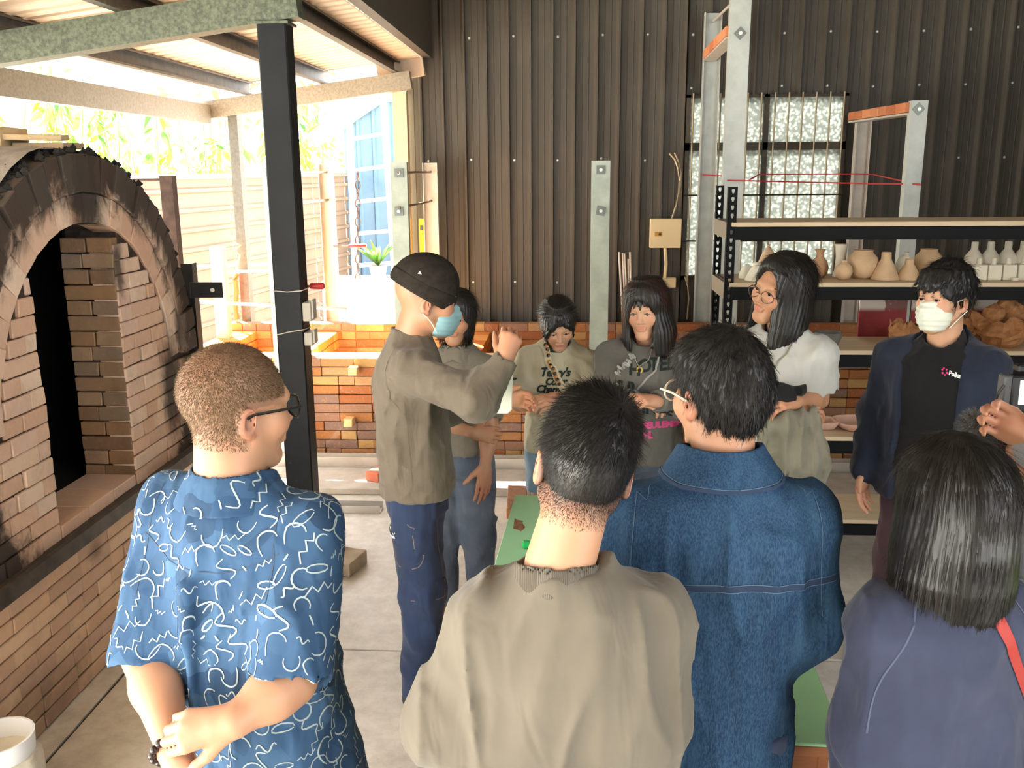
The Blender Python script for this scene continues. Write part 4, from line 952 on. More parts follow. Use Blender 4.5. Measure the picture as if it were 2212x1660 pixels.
class Field:
    def __init__(s, lo, hi, res):
        s.lo = A3(lo); s.res = res; s.n = np.maximum(3, np.ceil((A3(hi)-s.lo)/res).astype(int)+1)
        s.ax = [s.lo[i]+res*np.arange(s.n[i], dtype=np.float32) for i in range(3)]
        s.d = np.full(s.n, .5, np.float32)
    def win(s, lo, hi):
        sl = []
        for i in range(3):
            a = int(np.clip(np.floor((lo[i]-s.lo[i])/s.res), 0, s.n[i])); b = int(np.clip(np.ceil((hi[i]-s.lo[i])/s.res)+1, 0, s.n[i]))
            if b <= a: return None
            sl.append(slice(a, b))
        return tuple(sl), s.ax[0][sl[0]][:, None, None], s.ax[1][sl[1]][None, :, None], s.ax[2][sl[2]][None, None, :]
    def put(s, lo, hi, f, k, sub):
        w = s.win(A3(lo)-k-3*s.res, A3(hi)+k+3*s.res)
        if w is None: return s
        sl, x, y, z = w; v = f(x, y, z).astype(np.float32); c = s.d[sl]
        s.d[sl] = -smin(-c, v, k) if sub else smin(c, v, k)
        return s
    def cone(s, a, b, ra, rb, k=.02, sub=False, sq=None):
        """sq=(axis vector, factor): flatten the cross-section along a direction"""
        a = A3(a); b = A3(b); ba = b-a; l2 = float(ba@ba)+1e-9; R = max(ra, rb)*1.1
        def f(x, y, z):
            px, py, pz = x-a[0], y-a[1], z-a[2]
            t = np.clip((px*ba[0]+py*ba[1]+pz*ba[2])/l2, 0, 1)
            qx, qy, qz = px-t*ba[0], py-t*ba[1], pz-t*ba[2]
            if sq is not None:
                u = A3(sq[0]); e = (qx*u[0]+qy*u[1]+qz*u[2])*(1/sq[1]-1); qx = qx+e*u[0]; qy = qy+e*u[1]; qz = qz+e*u[2]
                return (np.sqrt(qx*qx+qy*qy+qz*qz) - (ra+(rb-ra)*t))*min(1, sq[1])
            return np.sqrt(qx*qx+qy*qy+qz*qz) - (ra+(rb-ra)*t)
        return s.put(np.minimum(a, b)-R, np.maximum(a, b)+R, f, k, sub)
    def chain(s, pts, rs, k=.02, **kw):
        for i in range(len(pts)-1): s.cone(pts[i], pts[i+1], rs[i], rs[i+1], k, **kw)
        return s
    def ell(s, c, r, k=.02, R=None, sub=False):
        c = A3(c); r = A3(r); m = float(r.min()); M = float(r.max())
        def f(x, y, z):
            px, py, pz = x-c[0], y-c[1], z-c[2]
            if R is not None: px, py, pz = (R[0][i]*px+R[1][i]*py+R[2][i]*pz for i in range(3))
            q = np.sqrt((px/r[0])**2+(py/r[1])**2+(pz/r[2])**2)
            return (q-1)*np.minimum(m*1.25, M)
        return s.put(c-M, c+M, f, k, sub)
    def loft(s, rows, k=.02, p=2.3, sub=False):
        """rows of (z, cx, cy, rx, ry)"""
        rows = sorted(rows); Z, cx, cy, rx, ry = (np.array(c, np.float32) for c in zip(*rows))
        R = float(max(rx.max(), ry.max()))
        def f(x, y, z):
            ccx, ccy, a, b = (np.interp(z, Z, q).astype(np.float32) for q in (cx, cy, rx, ry))
            q = (np.abs((x-ccx)/a)**p + np.abs((y-ccy)/b)**p + 1e-9)**(1/p)
            d = (q-1)*np.minimum(a, b)
            return np.maximum(d, np.maximum(Z[0]-z, z-Z[-1])+0*x)
        lo = (float((cx-rx).min()), float((cy-ry).min()), float(Z[0])); hi = (float((cx+rx).max()), float((cy+ry).max()), float(Z[-1]))
        return s.put(lo, hi, f, k, sub)
    def plane(s, pt, n, k=.004):
        """keep the side the normal points away from"""
        n = A3(n); n = n/np.linalg.norm(n); c = float(n@A3(pt))
        v = s.ax[0][:, None, None]*n[0]+s.ax[1][None, :, None]*n[1]+s.ax[2][None, None, :]*n[2]-c
        s.d = -smin(-s.d, -v.astype(np.float32), k); return s
    def func(s, f, band=.05):
        """d += f(x,y,z) near the surface"""
        i = np.nonzero(np.abs(s.d) < band)
        s.d[i] += f(s.ax[0][i[0]], s.ax[1][i[1]], s.ax[2][i[2]]).astype(np.float32); return s
    def folds(s, amp, freq, seed=0, octs=2):
        """cloth creases: warped ridged noise, pushed outwards"""
        def f(x, y, z):
            wx = .045*vnoise(x*6, y*6, z*4, seed+7); wz = .05*vnoise(x*5, y*5, z*5, seed+8)
            v = 0; a = 1.; q = 1.
            for o in range(octs):
                w = vnoise((x+wx)*freq[0]*q, (y+wx)*freq[1]*q, (z+wz)*freq[2]*q, seed+o); v = v + a*((1-np.abs(w))**3-.32); a *= .55; q *= 1.8
            return -amp*2.6*v
        return s.func(f)
    def mesh(s):
        d = s.d
        d[0] = np.maximum(d[0], 1e-3); d[-1] = np.maximum(d[-1], 1e-3); d[:, 0] = np.maximum(d[:, 0], 1e-3); d[:, -1] = np.maximum(d[:, -1], 1e-3); d[:, :, 0] = np.maximum(d[:, :, 0], 1e-3); d[:, :, -1] = np.maximum(d[:, :, -1], 1e-3)
        sg = d < 0; n = np.array(d.shape)
        cnt = np.zeros(n-1, np.int8)
        cor = [(i, j, k) for i in (0, 1) for j in (0, 1) for k in (0, 1)]
        for i, j, k in cor: cnt += sg[i:n[0]-1+i, j:n[1]-1+j, k:n[2]-1+k]
        act = np.nonzero((cnt > 0) & (cnt < 8)); m = len(act[0])
        idx = np.full(n-1, -1, np.int64); idx[act] = np.arange(m)
        pos = np.zeros((m, 3), np.float32); num = np.zeros(m, np.float32)
        cv = {c: d[act[0]+c[0], act[1]+c[1], act[2]+c[2]] for c in cor}
        for c in cor:
            for axn in range(3):
                if c[axn]: continue
                e = list(c); e[axn] = 1; e = tuple(e); a, b = cv[c], cv[e]
                x = (a < 0) != (b < 0); t = np.where(x, a/(a-b+1e-12), 0)
                for q in range(3):
                    pos[:, q] += np.where(x, c[q]+(t if q == axn else 0), 0)
                num += x
        pos = pos/num[:, None] + np.stack(act, 1)
        V = s.lo + s.res*pos
        F = []
        for axn in range(3):
            o1, o2 = [(1, 2), (2, 0), (0, 1)][axn]
            sa = [slice(None)]*3; sb = [slice(None)]*3; sa[axn] = slice(0, -1); sb[axn] = slice(1, None)
            A, B = sg[tuple(sa)], sg[tuple(sb)]
            e = np.nonzero(A != B); ok = (e[o1] > 0) & (e[o2] > 0) & (e[o1] < n[o1]-1) & (e[o2] < n[o2]-1)
            e = [q[ok] for q in e]; flip = A[tuple(e)]
            def cell(da, db):
                q = [x.copy() for x in e]; q[o1] = q[o1]-da; q[o2] = q[o2]-db; return idx[tuple(q)]
            f = np.stack([cell(1, 1), cell(0, 1), cell(0, 0), cell(1, 0)], 1)
            f[~flip] = f[~flip][:, ::-1]; F.append(f)
        return V.astype(np.float64), np.concatenate(F)
def npmesh(name, V, F, smooth=True, col=None):
    me = bpy.data.meshes.new(name); k = F.shape[1]
    me.vertices.add(len(V)); me.vertices.foreach_set('co', np.ascontiguousarray(V, np.float32).ravel())
    me.loops.add(F.size); me.loops.foreach_set('vertex_index', np.ascontiguousarray(F, np.int32).ravel())
    me.polygons.add(len(F)); me.polygons.foreach_set('loop_start', np.arange(0, F.size, k, dtype=np.int32))
    me.polygons.foreach_set('use_smooth', np.full(len(F), smooth, bool))
    me.update(calc_edges=True); me.validate()
    if col is not None:
        a = me.color_attributes.new('Col', 'FLOAT_COLOR', 'POINT')
        a.data.foreach_set('color', np.concatenate([col, np.ones((len(col), 1))], 1).astype(np.float32).ravel())
    return me
def vnormals(V, F):
    n = np.zeros_like(V)
    fn = np.cross(V[F[:, 2]]-V[F[:, 0]], V[F[:, 3]]-V[F[:, 1]])
    for i in range(4): np.add.at(n, F[:, i], fn)
    return n/(np.linalg.norm(n, axis=1, keepdims=True)+1e-12)
def smooth_mesh(V, F, it=1, lam=.5):
    for _ in range(it):
        acc = np.zeros_like(V); c = np.zeros(len(V))
        for i in range(4):
            a, b = F[:, i], F[:, (i+1) % 4]
            np.add.at(acc, a, V[b]); np.add.at(c, a, 1); np.add.at(acc, b, V[a]); np.add.at(c, b, 1)
        V = V*(1-lam) + lam*acc/np.maximum(c, 1)[:, None]
    return V
def ribbons(P, D, N, L, w, seg=3, grav=0., jit=.15, curl=0., rng=None, taper=.25):
    """thin tapering strands; P roots, D directions, N surface normals"""
    rng = rng or np.random.RandomState(1); n = len(P); L = np.broadcast_to(L, (n,))[:, None]
    p = P.copy(); d = D + rng.normal(0, jit, D.shape); d /= np.linalg.norm(d, axis=1, keepdims=True)+1e-9
    rows = []
    for i in range(seg+1):
        side = np.cross(d, N); side /= np.linalg.norm(side, axis=1, keepdims=True)+1e-9
        ww = w*(1-(1-taper)*(i/seg)**1.5)
        rows += [p-side*ww/2, p+side*ww/2]
        p = p + d*L/seg
        d = d + np.array([0, 0, -grav]) - N*curl + rng.normal(0, jit*.4, d.shape); d /= np.linalg.norm(d, axis=1, keepdims=True)+1e-9
    V = np.stack(rows, 1).reshape(-1, 3); st = 2*(seg+1); b = np.arange(n)[:, None]*st
    F = np.concatenate([b+np.array([[2*i, 2*i+1, 2*i+3, 2*i+2]]) for i in range(seg)], 0)
    return V, F
def rotm(yaw=0, pitch=0, roll=0):
    return np.array(Matrix.Rotation(math.radians(yaw), 3, 'Z') @ Matrix.Rotation(math.radians(pitch), 3, 'X') @ Matrix.Rotation(math.radians(roll), 3, 'Y'))
def sample_surf(V, F, n, rng, mask=None):
    a = np.linalg.norm(np.cross(V[F[:, 2]]-V[F[:, 0]], V[F[:, 3]]-V[F[:, 1]]), axis=1)
    c = V[F].mean(1)
    if mask is not None: a = a*mask(c)
    f = rng.choice(len(F), n, p=a/a.sum()); u, v = rng.rand(2, n, 1)
    q = V[F[f]]; P = (q[:, 0]*(1-u)+q[:, 1]*u)*(1-v)+(q[:, 3]*(1-u)+q[:, 2]*u)*v
    nn = np.cross(q[:, 2]-q[:, 0], q[:, 3]-q[:, 1]); nn /= np.linalg.norm(nn, axis=1, keepdims=True)+1e-9
    return P, nn
# ---------------------------------------------------------------- materials for people
def skinmat(name):
    t = NT(name); a = t.new('ShaderNodeVertexColor'); a.layer_name = 'Col'
    t.col(t.mix(t.rng(t.noise(t.coord('Object'), 30, 4), .35, .7, 0, .18), a.outputs['Color'], lin(190,120,96)))
    t.set(.48, spec=.4); t.b.inputs['Subsurface Weight'].default_value = .12; t.b.inputs['Subsurface Radius'].default_value = (.012, .005, .003); t.b.inputs['Subsurface Scale'].default_value = .5
    t.bump(t.noise(t.coord('Object'), 350, 3), .06, .001); return t.m
M_skin = skinmat('skin')
def hairmat(name, c, rough=.32, c2=None):
    t = NT(name); g = t.new('ShaderNodeNewGeometry'); t.col(t.ramp(g.outputs['Random Per Island'], [(0, c), (1, c2 or tuple(x*1.8 for x in c))])); t.set(rough+.2, spec=.22); return t.m
M_hair = hairmat('black_hair', (.008, .007, .006)); M_hairb = hairmat('brown_black_hair', (.006, .005, .004), .3, (.016, .011, .008))
M_hairm = mat('hair_mass', (.008, .007, .006), .45)
def cloth(name, c, c2=None, rough=.85, weave=900, scale=5, bump=.12, fine=.0):
    t = NT(name); co = t.coord('Object')
    b = t.ramp(t.noise(co, scale, 5, .6), [(.3, c), (.7, c2 or tuple(x*1.15 for x in c))])
    if fine: b = t.mix(t.rng(t.noise(co, weave*.5, 2), .3, .7, 0, fine), b, tuple(min(1, x*2.2+.02) for x in c))
    t.col(b); t.set(rough, spec=.25); t.b.inputs['Sheen Weight'].default_value = .15
    _w1 = t.new('ShaderNodeBump'); t.link(t.noise(t.coord('Object', (1, 1, .4)), 13, 2, .5, .8), _w1.inputs['Height']); _w1.inputs['Strength'].default_value = .5; _w1.inputs['Distance'].default_value = .018
    t.bump(t.noise(co, weave, 2), bump, .0008); t.link(_w1.outputs[0], t.b.inputs['Normal'].links[0].from_node.inputs['Normal']); return t.m
M_eye = mat('eye_white', lin(214,206,196), .3); M_iris = mat('iris', (.012, .008, .006), .15); M_brow = mat('brow', (.02, .014, .011), .7); M_lash = mat('lash', (.01, .008, .007), .6)
SKIN_A, SKIN_B, SKIN_C = A3(lin(182,138,108)), A3(lin(194,150,120)), A3(lin(172,128,97))

class Person:
    def __init__(s, label, X, Y, a, sc, skin=SKIN_A, cat='person'):
        s.root = thing('person', label, cat, (X, Y, 0), None, math.radians(a))
        s.X, s.Y, s.a, s.s, s.skin = X, Y, math.radians(a), sc, skin; s.ch = []
        s.ca, s.sa = math.cos(s.a), math.sin(s.a)
    def loc(s, w):
        dx, dy = w[0]-s.X, w[1]-s.Y
        return A3((dx*s.ca+dy*s.sa, -dx*s.sa+dy*s.ca, w[2]))
    def L(s, px, py, Y): return s.loc(at_y(px, py, Y))
    def add(s, name, V, F, m, parent=None, col=None, smooth=True):
        me = npmesh(name, V, F, smooth, col); me.materials.append(m)
        o = bpy.data.objects.new(name, me); COL.objects.link(o); o.parent = parent or s.root; return o
    def addmb(s, name, mb, m, parent=None, smooth=True):
        me = mb.mesh(name, smooth=smooth); me.materials.append(m)
        o = bpy.data.objects.new(name, me); COL.objects.link(o); o.parent = parent or s.root; return o
    def chunk(s, V, F, col=None):
        s.ch.append((V, F, np.tile(s.skin, (len(V), 1)) if col is None else col))
    def finish(s):
        o = 0; VV, FF, CC = [], [], []
        for V, F, C in s.ch: VV.append(V); FF.append(F+o); CC.append(C); o += len(V)
        return s.add('body', np.concatenate(VV), np.concatenate(FF), M_skin, None, np.concatenate(CC))
    # ---- head
    def head(s, c, yaw=0, pitch=0, roll=0, hs=1.0, neck=None, res=.0042, face=True, fem=False, stubble=None, ears=True, eyes=True, nr=.054):
        s.hc = A3(c); s.hR = rotm(yaw, pitch, roll); s.hs = hs; s.fem = fem
        inv = lambda p: (s.hR.T @ (np.array(p)-s.hc))/hs
        nb = inv(neck if neck is not None else (c[0], c[1]-.035, c[2]-.155))
        f = Field((-.1, -.135, min(-.19, nb[2]-.05)), (.1, .13, .15), res); k = .03
        f.ell((0, -.016, .044), (.0755, .0965, .086), .02)
        f.ell((0, .022, .0), (.062, .072, .082), k)
        j = .9 if fem else 1.0
        f.cone((0, .034, -.035), (0, .062, -.092), .055*j, .026*j, .03)
        for e in (-1, 1):
            f.cone((e*.05*j, .006, -.045), (e*.016, .062, -.093), .022*j, .018, .025)
            f.ell((e*.037, .06, -.018), (.028, .028, .03), .025)
        f.cone((0, -.018, -.02), nb*A3((1, 1, 1)), nr*.98, nr*1.08, .025)
        if face:
            f.cone((-.03, .080, .030), (.03, .080, .030), .012, .012, .018)
            for e in (-1, 1): f.ell((e*.031, .104, .008), (.020, .017, .013), .014, sub=True)
            f.cone((0, .087, .016), (0, .105, -.024), .0075, .0095, .012)
            for e in (-1, 1): f.cone((e*.009, .097, -.027), (e*.013, .092, -.028), .0075, .006, .007)
            f.cone((-.017, .0885, -.054), (.017, .0885, -.054), .0055, .0055, .006); f.cone((-.011, .0915, -.0525), (.011, .0915, -.0525), .0055, .0055, .005); f.cone((-.013, .0895, -.0625), (.013, .0895, -.0625), .007, .007, .006)
            f.cone((-.022, .098, -.0575), (.022, .098, -.0575), .0016, .0016, .003, sub=True)
            if eyes:
                for e in (-1, 1): f.ell((e*.031, .0785, .008), (.0185, .0135, .0125), .004)
                for e in (-1, 1): f.ell((e*.031, .092, .0075), (.0135, .009, .0036), .002, sub=True)
        if ears:
            for e in (-1, 1):
                R = np.array(Matrix.Rotation(e*math.radians(-22), 3, 'Z') @ Matrix.Rotation(math.radians(-12), 3, 'X'))
                f.ell((e*.080, -.012, -.004), (.008, .019, .031), .006, R=R)
                f.ell((e*.0865, -.006, .0), (.006, .0105, .019), .004, R=R, sub=True)
                f.ell((e*.077, -.002, -.028), (.006, .009, .009), .006)
        V, F = f.mesh(); s.hfield = f
        col = np.tile(s.skin, (len(V), 1)).astype(np.float64)
        if face:
            lips = np.exp(-((V[:, 0]/.017)**2)**2 - ((V[:, 2]+.058)/.0085)**4)*(V[:, 1] > .08)
            col = col*(1-lips[:, None]*.75)+np.array(lin(176,96,88))*lips[:, None]*.75
            ck = np.exp(-((np.abs(V[:, 0])-.045)/.02)**2-((V[:, 2]+.02)/.025)**2)*(V[:, 1] > .03)*.22
            col = col*(1-ck[:, None])+np.array(lin(206,128,106))*ck[:, None]
        er = np.clip((np.abs(V[:, 0])-.074)/.008, 0, 1)*((np.abs(V[:, 2]) < .045) & (V[:, 1] < .02))*.35
        col = col*(1-er[:, None])+np.array(lin(200,112,88))*er[:, None]
        if stubble is not None:
            t = stubble(V)[:, None]; col = col*(1-t)+np.array(lin(52,44,38))*t
        s.chunk(s.H(V), F, col); s.hV = V
        if face and eyes:
            for e in (-1, 1):
                o = s.addmb('eye', MB().lathe([(.0001, -.0118), (.006, -.0102), (.0102, -.006), (.0118, 0), (.0102, .006), (.006, .0102), (.0001, .0118)], (0, 0, 0), 16), M_eye)
                o.matrix_local = s.HM((e*.031, .0785, .008))
                i_ = s.addmb('iris', MB().lathe([(.0001, 0), (.0055, -.0006), (.0064, -.0025)], n=16), M_iris, o)
                i_.matrix_local = Matrix.Translation((0, .0124, 0)) @ Matrix.Rotation(-math.pi/2, 4, 'X')
                pts = [(e*.031+u*.0142, .0925-.0045*abs(u)**2, .0075+.0042*(1-u*u)-.0004) for u in np.linspace(-1, 1, 9)]
                s.addmb('lash_line', MB().tube(s.H(np.array(pts)).tolist(), .0011*hs, 5), M_lash)
                pb = [(e*(.014+u*.034), .0925-.012*u*u-.002*u, .029+.006*math.sin(u*2.4)) for u in np.linspace(0, 1, 8)]
                s.addmb('eyebrow', MB().tube(s.H(np.array(pb)).tolist(), [.0016*hs, .0028*hs, .003*hs, .003*hs, .0028*hs, .0024*hs, .0018*hs, .0008*hs], 6), M_brow)
        return s
    def H(s, V): return (np.asarray(V)*s.hs) @ s.hR.T + s.hc
    def HM(s, p):
        return Matrix.Translation(Vector(s.H(np.array([p]))[0])) @ Matrix(s.hR.tolist()).to_4x4() @ Matrix.Scale(s.hs, 4)
    # ---- arm with hand, bare skin
    def arm(s, sh, el, wr, d, n, curls=(.35, .5, .5), thumb=(.55, .6, .25), res=.0045, up=.0, fs=1.0, g=1.0, start=None, spread=.02, wr_=None):
        """d finger direction, n palm-side normal; curls = finger bend (rad) per joint or list of 4 triples"""
        sh, el, wr = A3(sh), A3(el), A3(wr); d = A3(d)/np.linalg.norm(d); n = A3(n); n = n-d*(n@d); n = n/np.linalg.norm(n)
        side = np.cross(d, n) if wr_ is None else np.cross(d, n)*wr_
        st = start if start is not None else 0.
        p0 = sh + (el-sh)*st if st <= 1 else el+(wr-el)*(st-1)
        K = fs
        tips = [wr+d*.2*K, wr+n*.1*K, wr-n*.05*K, wr+side*.09*K, wr-side*.09*K]
        pts = np.array([p0, wr]+([el] if st < 1 else [])+tips)
        f = Field(pts.min(0)-.06*K, pts.max(0)+.06*K, res)
        if st < 1:
            f.cone(p0, el, .047*g, .040*g, .02)
            f.cone(el, el+(wr-el)*.35, .040*g, .042*g, .02); f.cone(el+(wr-el)*.35, wr, .042*g, .026*g, .02)
        else: f.cone(p0, wr, .036*g, .026*g, .02)
        f.cone(wr, wr+d*.03*K, .025*g, .024*K, .015)
        kn = [wr+d*a*K+side*b*K+n*c*K for a, b, c in ((.088, .029, .004), (.092, .009, 0), (.087, -.011, .001), (.078, -.029, .006))]
        for q in kn: f.cone(wr+d*.02*K+(q-wr-d*.08*K)*.5, q, .015*K, .0105*K, .016)
        f.cone(wr+d*.03*K+n*.006*K, wr+d*.07*K+n*.008*K, .02*K, .018*K, .016)
        len_ = ((.042, .026, .021), (.047, .030, .022), (.043, .028, .021), (.034, .021, .018)); rr = ((.0095, .0085, .0075, .0062),)*3 + ((.0085, .0075, .0066, .0055),)
        for i in range(4):
            c = curls[i] if isinstance(curls[0], (tuple, list)) else curls
            q = kn[i]; a = 0.; sp = (1.5-i)*spread; dd = d*math.cos(sp)+side*math.sin(sp)
            for j in range(3):
                a += c[j]; dr = dd*math.cos(a)+n*math.sin(a); q2 = q+dr*len_[i][j]*K
                f.cone(q, q2, rr[i][j]*K, rr[i][j+1]*K, .004); q = q2
        tb_ = wr+d*.022*K+side*.022*K+n*.008*K; td = d*thumb[0]+side*thumb[1]+n*thumb[2]; td = td/np.linalg.norm(td)
        t1 = tb_+td*.042*K; td2 = td*.8+d*.35+n*.2; td2 = td2/np.linalg.norm(td2); t2 = t1+td2*.03*K; t3 = t2+(td2+n*.25)/np.linalg.norm(td2+n*.25)*.024*K
        f.cone(tb_, t1, .016*K, .012*K, .012); f.cone(t1, t2, .0115*K, .0105*K, .006); f.cone(t2, t3, .0105*K, .0075*K, .004)
        V, F = f.mesh(); col = np.tile(s.skin, (len(V), 1)).astype(np.float64)
        dk = np.clip(((V-wr)@d)/.1, 0, 1)*.25; col = col*(1-dk[:, None])+np.array(lin(206,134,108))*dk[:, None]
        s.chunk(V, F, col); return s
    # ---- hidden core so the body is whole, and simple legs
    def core(s, sh, hip, knee, ank, res=.022, bare_leg=False):
        S = s.s; f = Field((-.34*S, -.3*S, .03), (.34*S, .3*S, 1.5*S), .012 if bare_leg else res)
        f.loft([(.86*S, 0, 0, .11*S, .075*S), (1.05*S, 0, 0, .10*S, .07*S), (1.27*S, 0, 0, .11*S, .07*S), (1.36*S, 0, -.015*S, .045*S, .04*S)], .02)
        f.cone(sh[0], sh[1], .045*S, .045*S, .03)
        for i in (0, 1):
            f.chain([hip[i], knee[i], ank[i]], [.062*S, .046*S, .033*S], .03); f.cone(ank[i], (ank[i][0], ank[i][1]+.12*S, .05), .03*S, .03*S, .02)
        V, F = f.mesh(); s.chunk(V, F); return s
    def legs(s, m, name='jeans', spread=.095, wide=1.0, zw=1.0, zc=.06, res=.011, amp=.006, seed=3, hipx=None, shorts=None, belt_r=(.150, .112), parent=None, shift=(0, 0)):
        S = s.s; zt = zw*S
        f = Field((-.3*S, -.25*S, .02), (.3*S, .28*S, zt+.02), res)
        f.loft([(.80*S, 0, -.003, .140*S, .108*S), (.90*S, 0, -.004, .142*S, .108*S), (zt, 0, 0, (belt_r[0]-.016)*S, (belt_r[1]-.014)*S)], .03)
        for e in (-1, 1):
            hp, kn, an = (e*.075*S, -.003, .82*S), (e*spread*S, .012, .47*S), (e*(spread+.005)*S, -.01, .07*S)
            f.chain([hp, kn, an], [.085*S*wide, .072*S*wide, .062*S*wide], .03)
        f.folds(amp, (9, 9, 5), seed)
        f.plane((0, 0, zt), (0, 0, 1)); f.plane((0, 0, shorts*S if shorts else zc*S), (0, 0, -1))
        V, F = f.mesh(); o = s.add(name, V, F, m)
        return o
    def shoes(s, m, spread=.1):
        S = s.s
        for e in (-1, 1):
            f = Field(((e*spread-.07)*S, -.1*S, -.005), ((e*spread+.07)*S, .22*S, .13*S), .008)
            f.cone((e*spread*S, -.035*S, .05*S), (e*spread*S, .11*S, .035*S), .045*S, .04*S, .02); f.cone((e*spread*S, -.02*S, .06*S), (e*spread*S, -.02*S, .11*S), .042*S, .045*S, .02); f.cone((e*spread*S, .1*S, .035*S), (e*spread*S, .16*S, .03*S), .04*S, .032*S, .02)
            f.plane((0, 0, .002), (0, 0, -1)); V, F = f.mesh(); s.add('shoe', V, F, m)
def hair_shape(p, cut, thick, res=.0045, lo=-.12, top=(.076, .098, .088), c=(0, -.016, .046), extra=None, amp=.0, seed=2, post=None):
    """hair mass in head space: cranium grown by thick=(side, back, top), cut(f) trims it"""
    zmin = lo; f = Field((-.16, -.2, zmin), (.16, .16, .19), res)
    f.ell(c, (top[0]+thick[0], top[1]+thick[1], top[2]+thick[2]), .02)
    if extra: extra(f)
    cut(f)
    if amp: f.folds(amp, (60, 60, 18), seed)
    if post: post(f)
    return f.mesh()
# ================================================================ PEOPLE
def garment(p, name, m, rows, limbs=(), res=.008, k=.035, hem=None, neck=None, fold=None, cuffs=(), pw=2.3, extra=None, subs=None, parent=None, sm=1, folds2=None, traps=True):
    pts = [A3((cx+sx*rx, cy+sy*ry, z)) for z, cx, cy, rx, ry in rows for sx in (-1, 1) for sy in (-1, 1)]
    for P_, R_ in limbs: pts += [A3(q)+r for q, r in zip(P_, R_)] + [A3(q)-r for q, r in zip(P_, R_)]
    pts = np.array(pts); f = Field(pts.min(0)-.03, pts.max(0)+.03, res)
    for P_, R_ in limbs: f.chain(P_, R_, k)
    for c, d, r in cuffs:
        d = A3(d)/np.linalg.norm(d); q = A3(c)+d*r*1.15; f.cone(q, q+d*.02, r*1.15, r*1.15, .003, sub=True)
    if traps:
        nx = neck[0][0] if neck is not None else 0.
        for P_, R_ in limbs:
            s0 = A3(P_[0]); f.cone((nx+(s0[0]-nx)*.26, s0[1]-.01, s0[2]+.062*p.s), s0+A3((0, 0, .004)), .046*p.s, R_[0]*.92, .04)
    f.loft(rows, k, pw)
    if extra: extra(f)
    if fold: f.folds(*fold)
    if folds2: f.folds(*folds2)
    if hem is not None: f.plane((0, 0, hem), (0, 0, -1))
    if neck is not None: f.cone(neck[0], neck[1], neck[2], neck[3], .004, sub=True)
    if subs: subs(f)
    V, F = f.mesh()
    if sm: V = smooth_mesh(V, F, sm, .5)
    o = p.add(name, V, F, m, parent); o['_g'] = 1; del o['_g']
    return o, V, F
def bvh_of(V, F): return BVHTree.FromPolygons([tuple(v) for v in V], [tuple(f) for f in F])
def on_surf(bvh, q, off=.001):
    l, n, i, d = bvh.find_nearest(Vector(q)); return l + n*off, n
def ray_surf(bvh, q, off, d):
    d = Vector(d).normalized(); h = bvh.ray_cast(Vector(q)-d*.6, d)
    if h[0] is None: return on_surf(bvh, q, off)
    return h[0]+h[1]*off, h[1]
def seam(p, name, bvh, pts, m, w=.004, off=.0012, parent=None, ray=None):
    """flat stitched band laid on a garment"""
    P_ = [ray_surf(bvh, q, off, ray) if ray else on_surf(bvh, q, off) for q in pts]; mb = MB(); n = len(P_)
    for i, (q, nn) in enumerate(P_):
        d = (P_[min(i+1, n-1)][0]-P_[max(i-1, 0)][0]); sd = d.cross(nn); sd.normalize()
        mb.v += [tuple(q-sd*w/2), tuple(q+sd*w/2)]
    mb.f = [(2*i, 2*i+1, 2*i+3, 2*i+2) for i in range(n-1)]
    return p.addmb(name, mb, m, parent)
def pl(a, b, n): a = A3(a); b = A3(b); return [a+(b-a)*i/(n-1) for i in range(n)]
def curve(pts, n=14):
    pts = [A3(q) for q in pts]; out = []; m = len(pts)
    for i in range(n):
        t = i/(n-1)*(m-1); k = min(int(t), m-2); t -= k
        a, b, c, d = pts[max(k-1, 0)], pts[k], pts[k+1], pts[min(k+2, m-1)]
        out.append(.5*((2*b)+(c-a)*t+(2*a-5*b+4*c-d)*t*t+(3*b-a-3*c+d)*t**3))
    return out
def textmesh(p, name, txt, size, origin, xdir, bvh, m, parent=None, shear=0., bold=.0, off=.0015, spacing=1.0, ydir=(0, 0, 1), ray=None):
    cu = bpy.data.curves.new('t', 'FONT'); cu.body = txt; cu.size = size; cu.shear = shear; cu.offset = bold; cu.space_character = spacing; cu.align_x = 'LEFT'; cu.resolution_u = 3
    ob = bpy.data.objects.new('t', cu); COL.objects.link(ob); dg = bpy.context.evaluated_depsgraph_get(); me = bpy.data.meshes.new_from_object(ob.evaluated_get(dg))
    bpy.data.objects.remove(ob)
    bm = bmesh.new(); bm.from_mesh(me); bmesh.ops.triangulate(bm, faces=bm.faces)
    for _ in range(2):
        bmesh.ops.subdivide_edges(bm, edges=[e for e in bm.edges if e.calc_length() > size*.16], cuts=1)
    X = A3(xdir)/np.linalg.norm(xdir); Yd = A3(ydir)/np.linalg.norm(ydir)
    for v in bm.verts:
        q = A3(origin)+X*v.co.x+Yd*v.co.y; l, n_ = ray_surf(bvh, q, off, ray) if ray else on_surf(bvh, q, off); v.co = l
    bm.to_mesh(me); bm.free(); me.name = name; me.materials.append(m)
    o = bpy.data.objects.new(name, me); COL.objects.link(o); o.parent = parent or p.root; return o
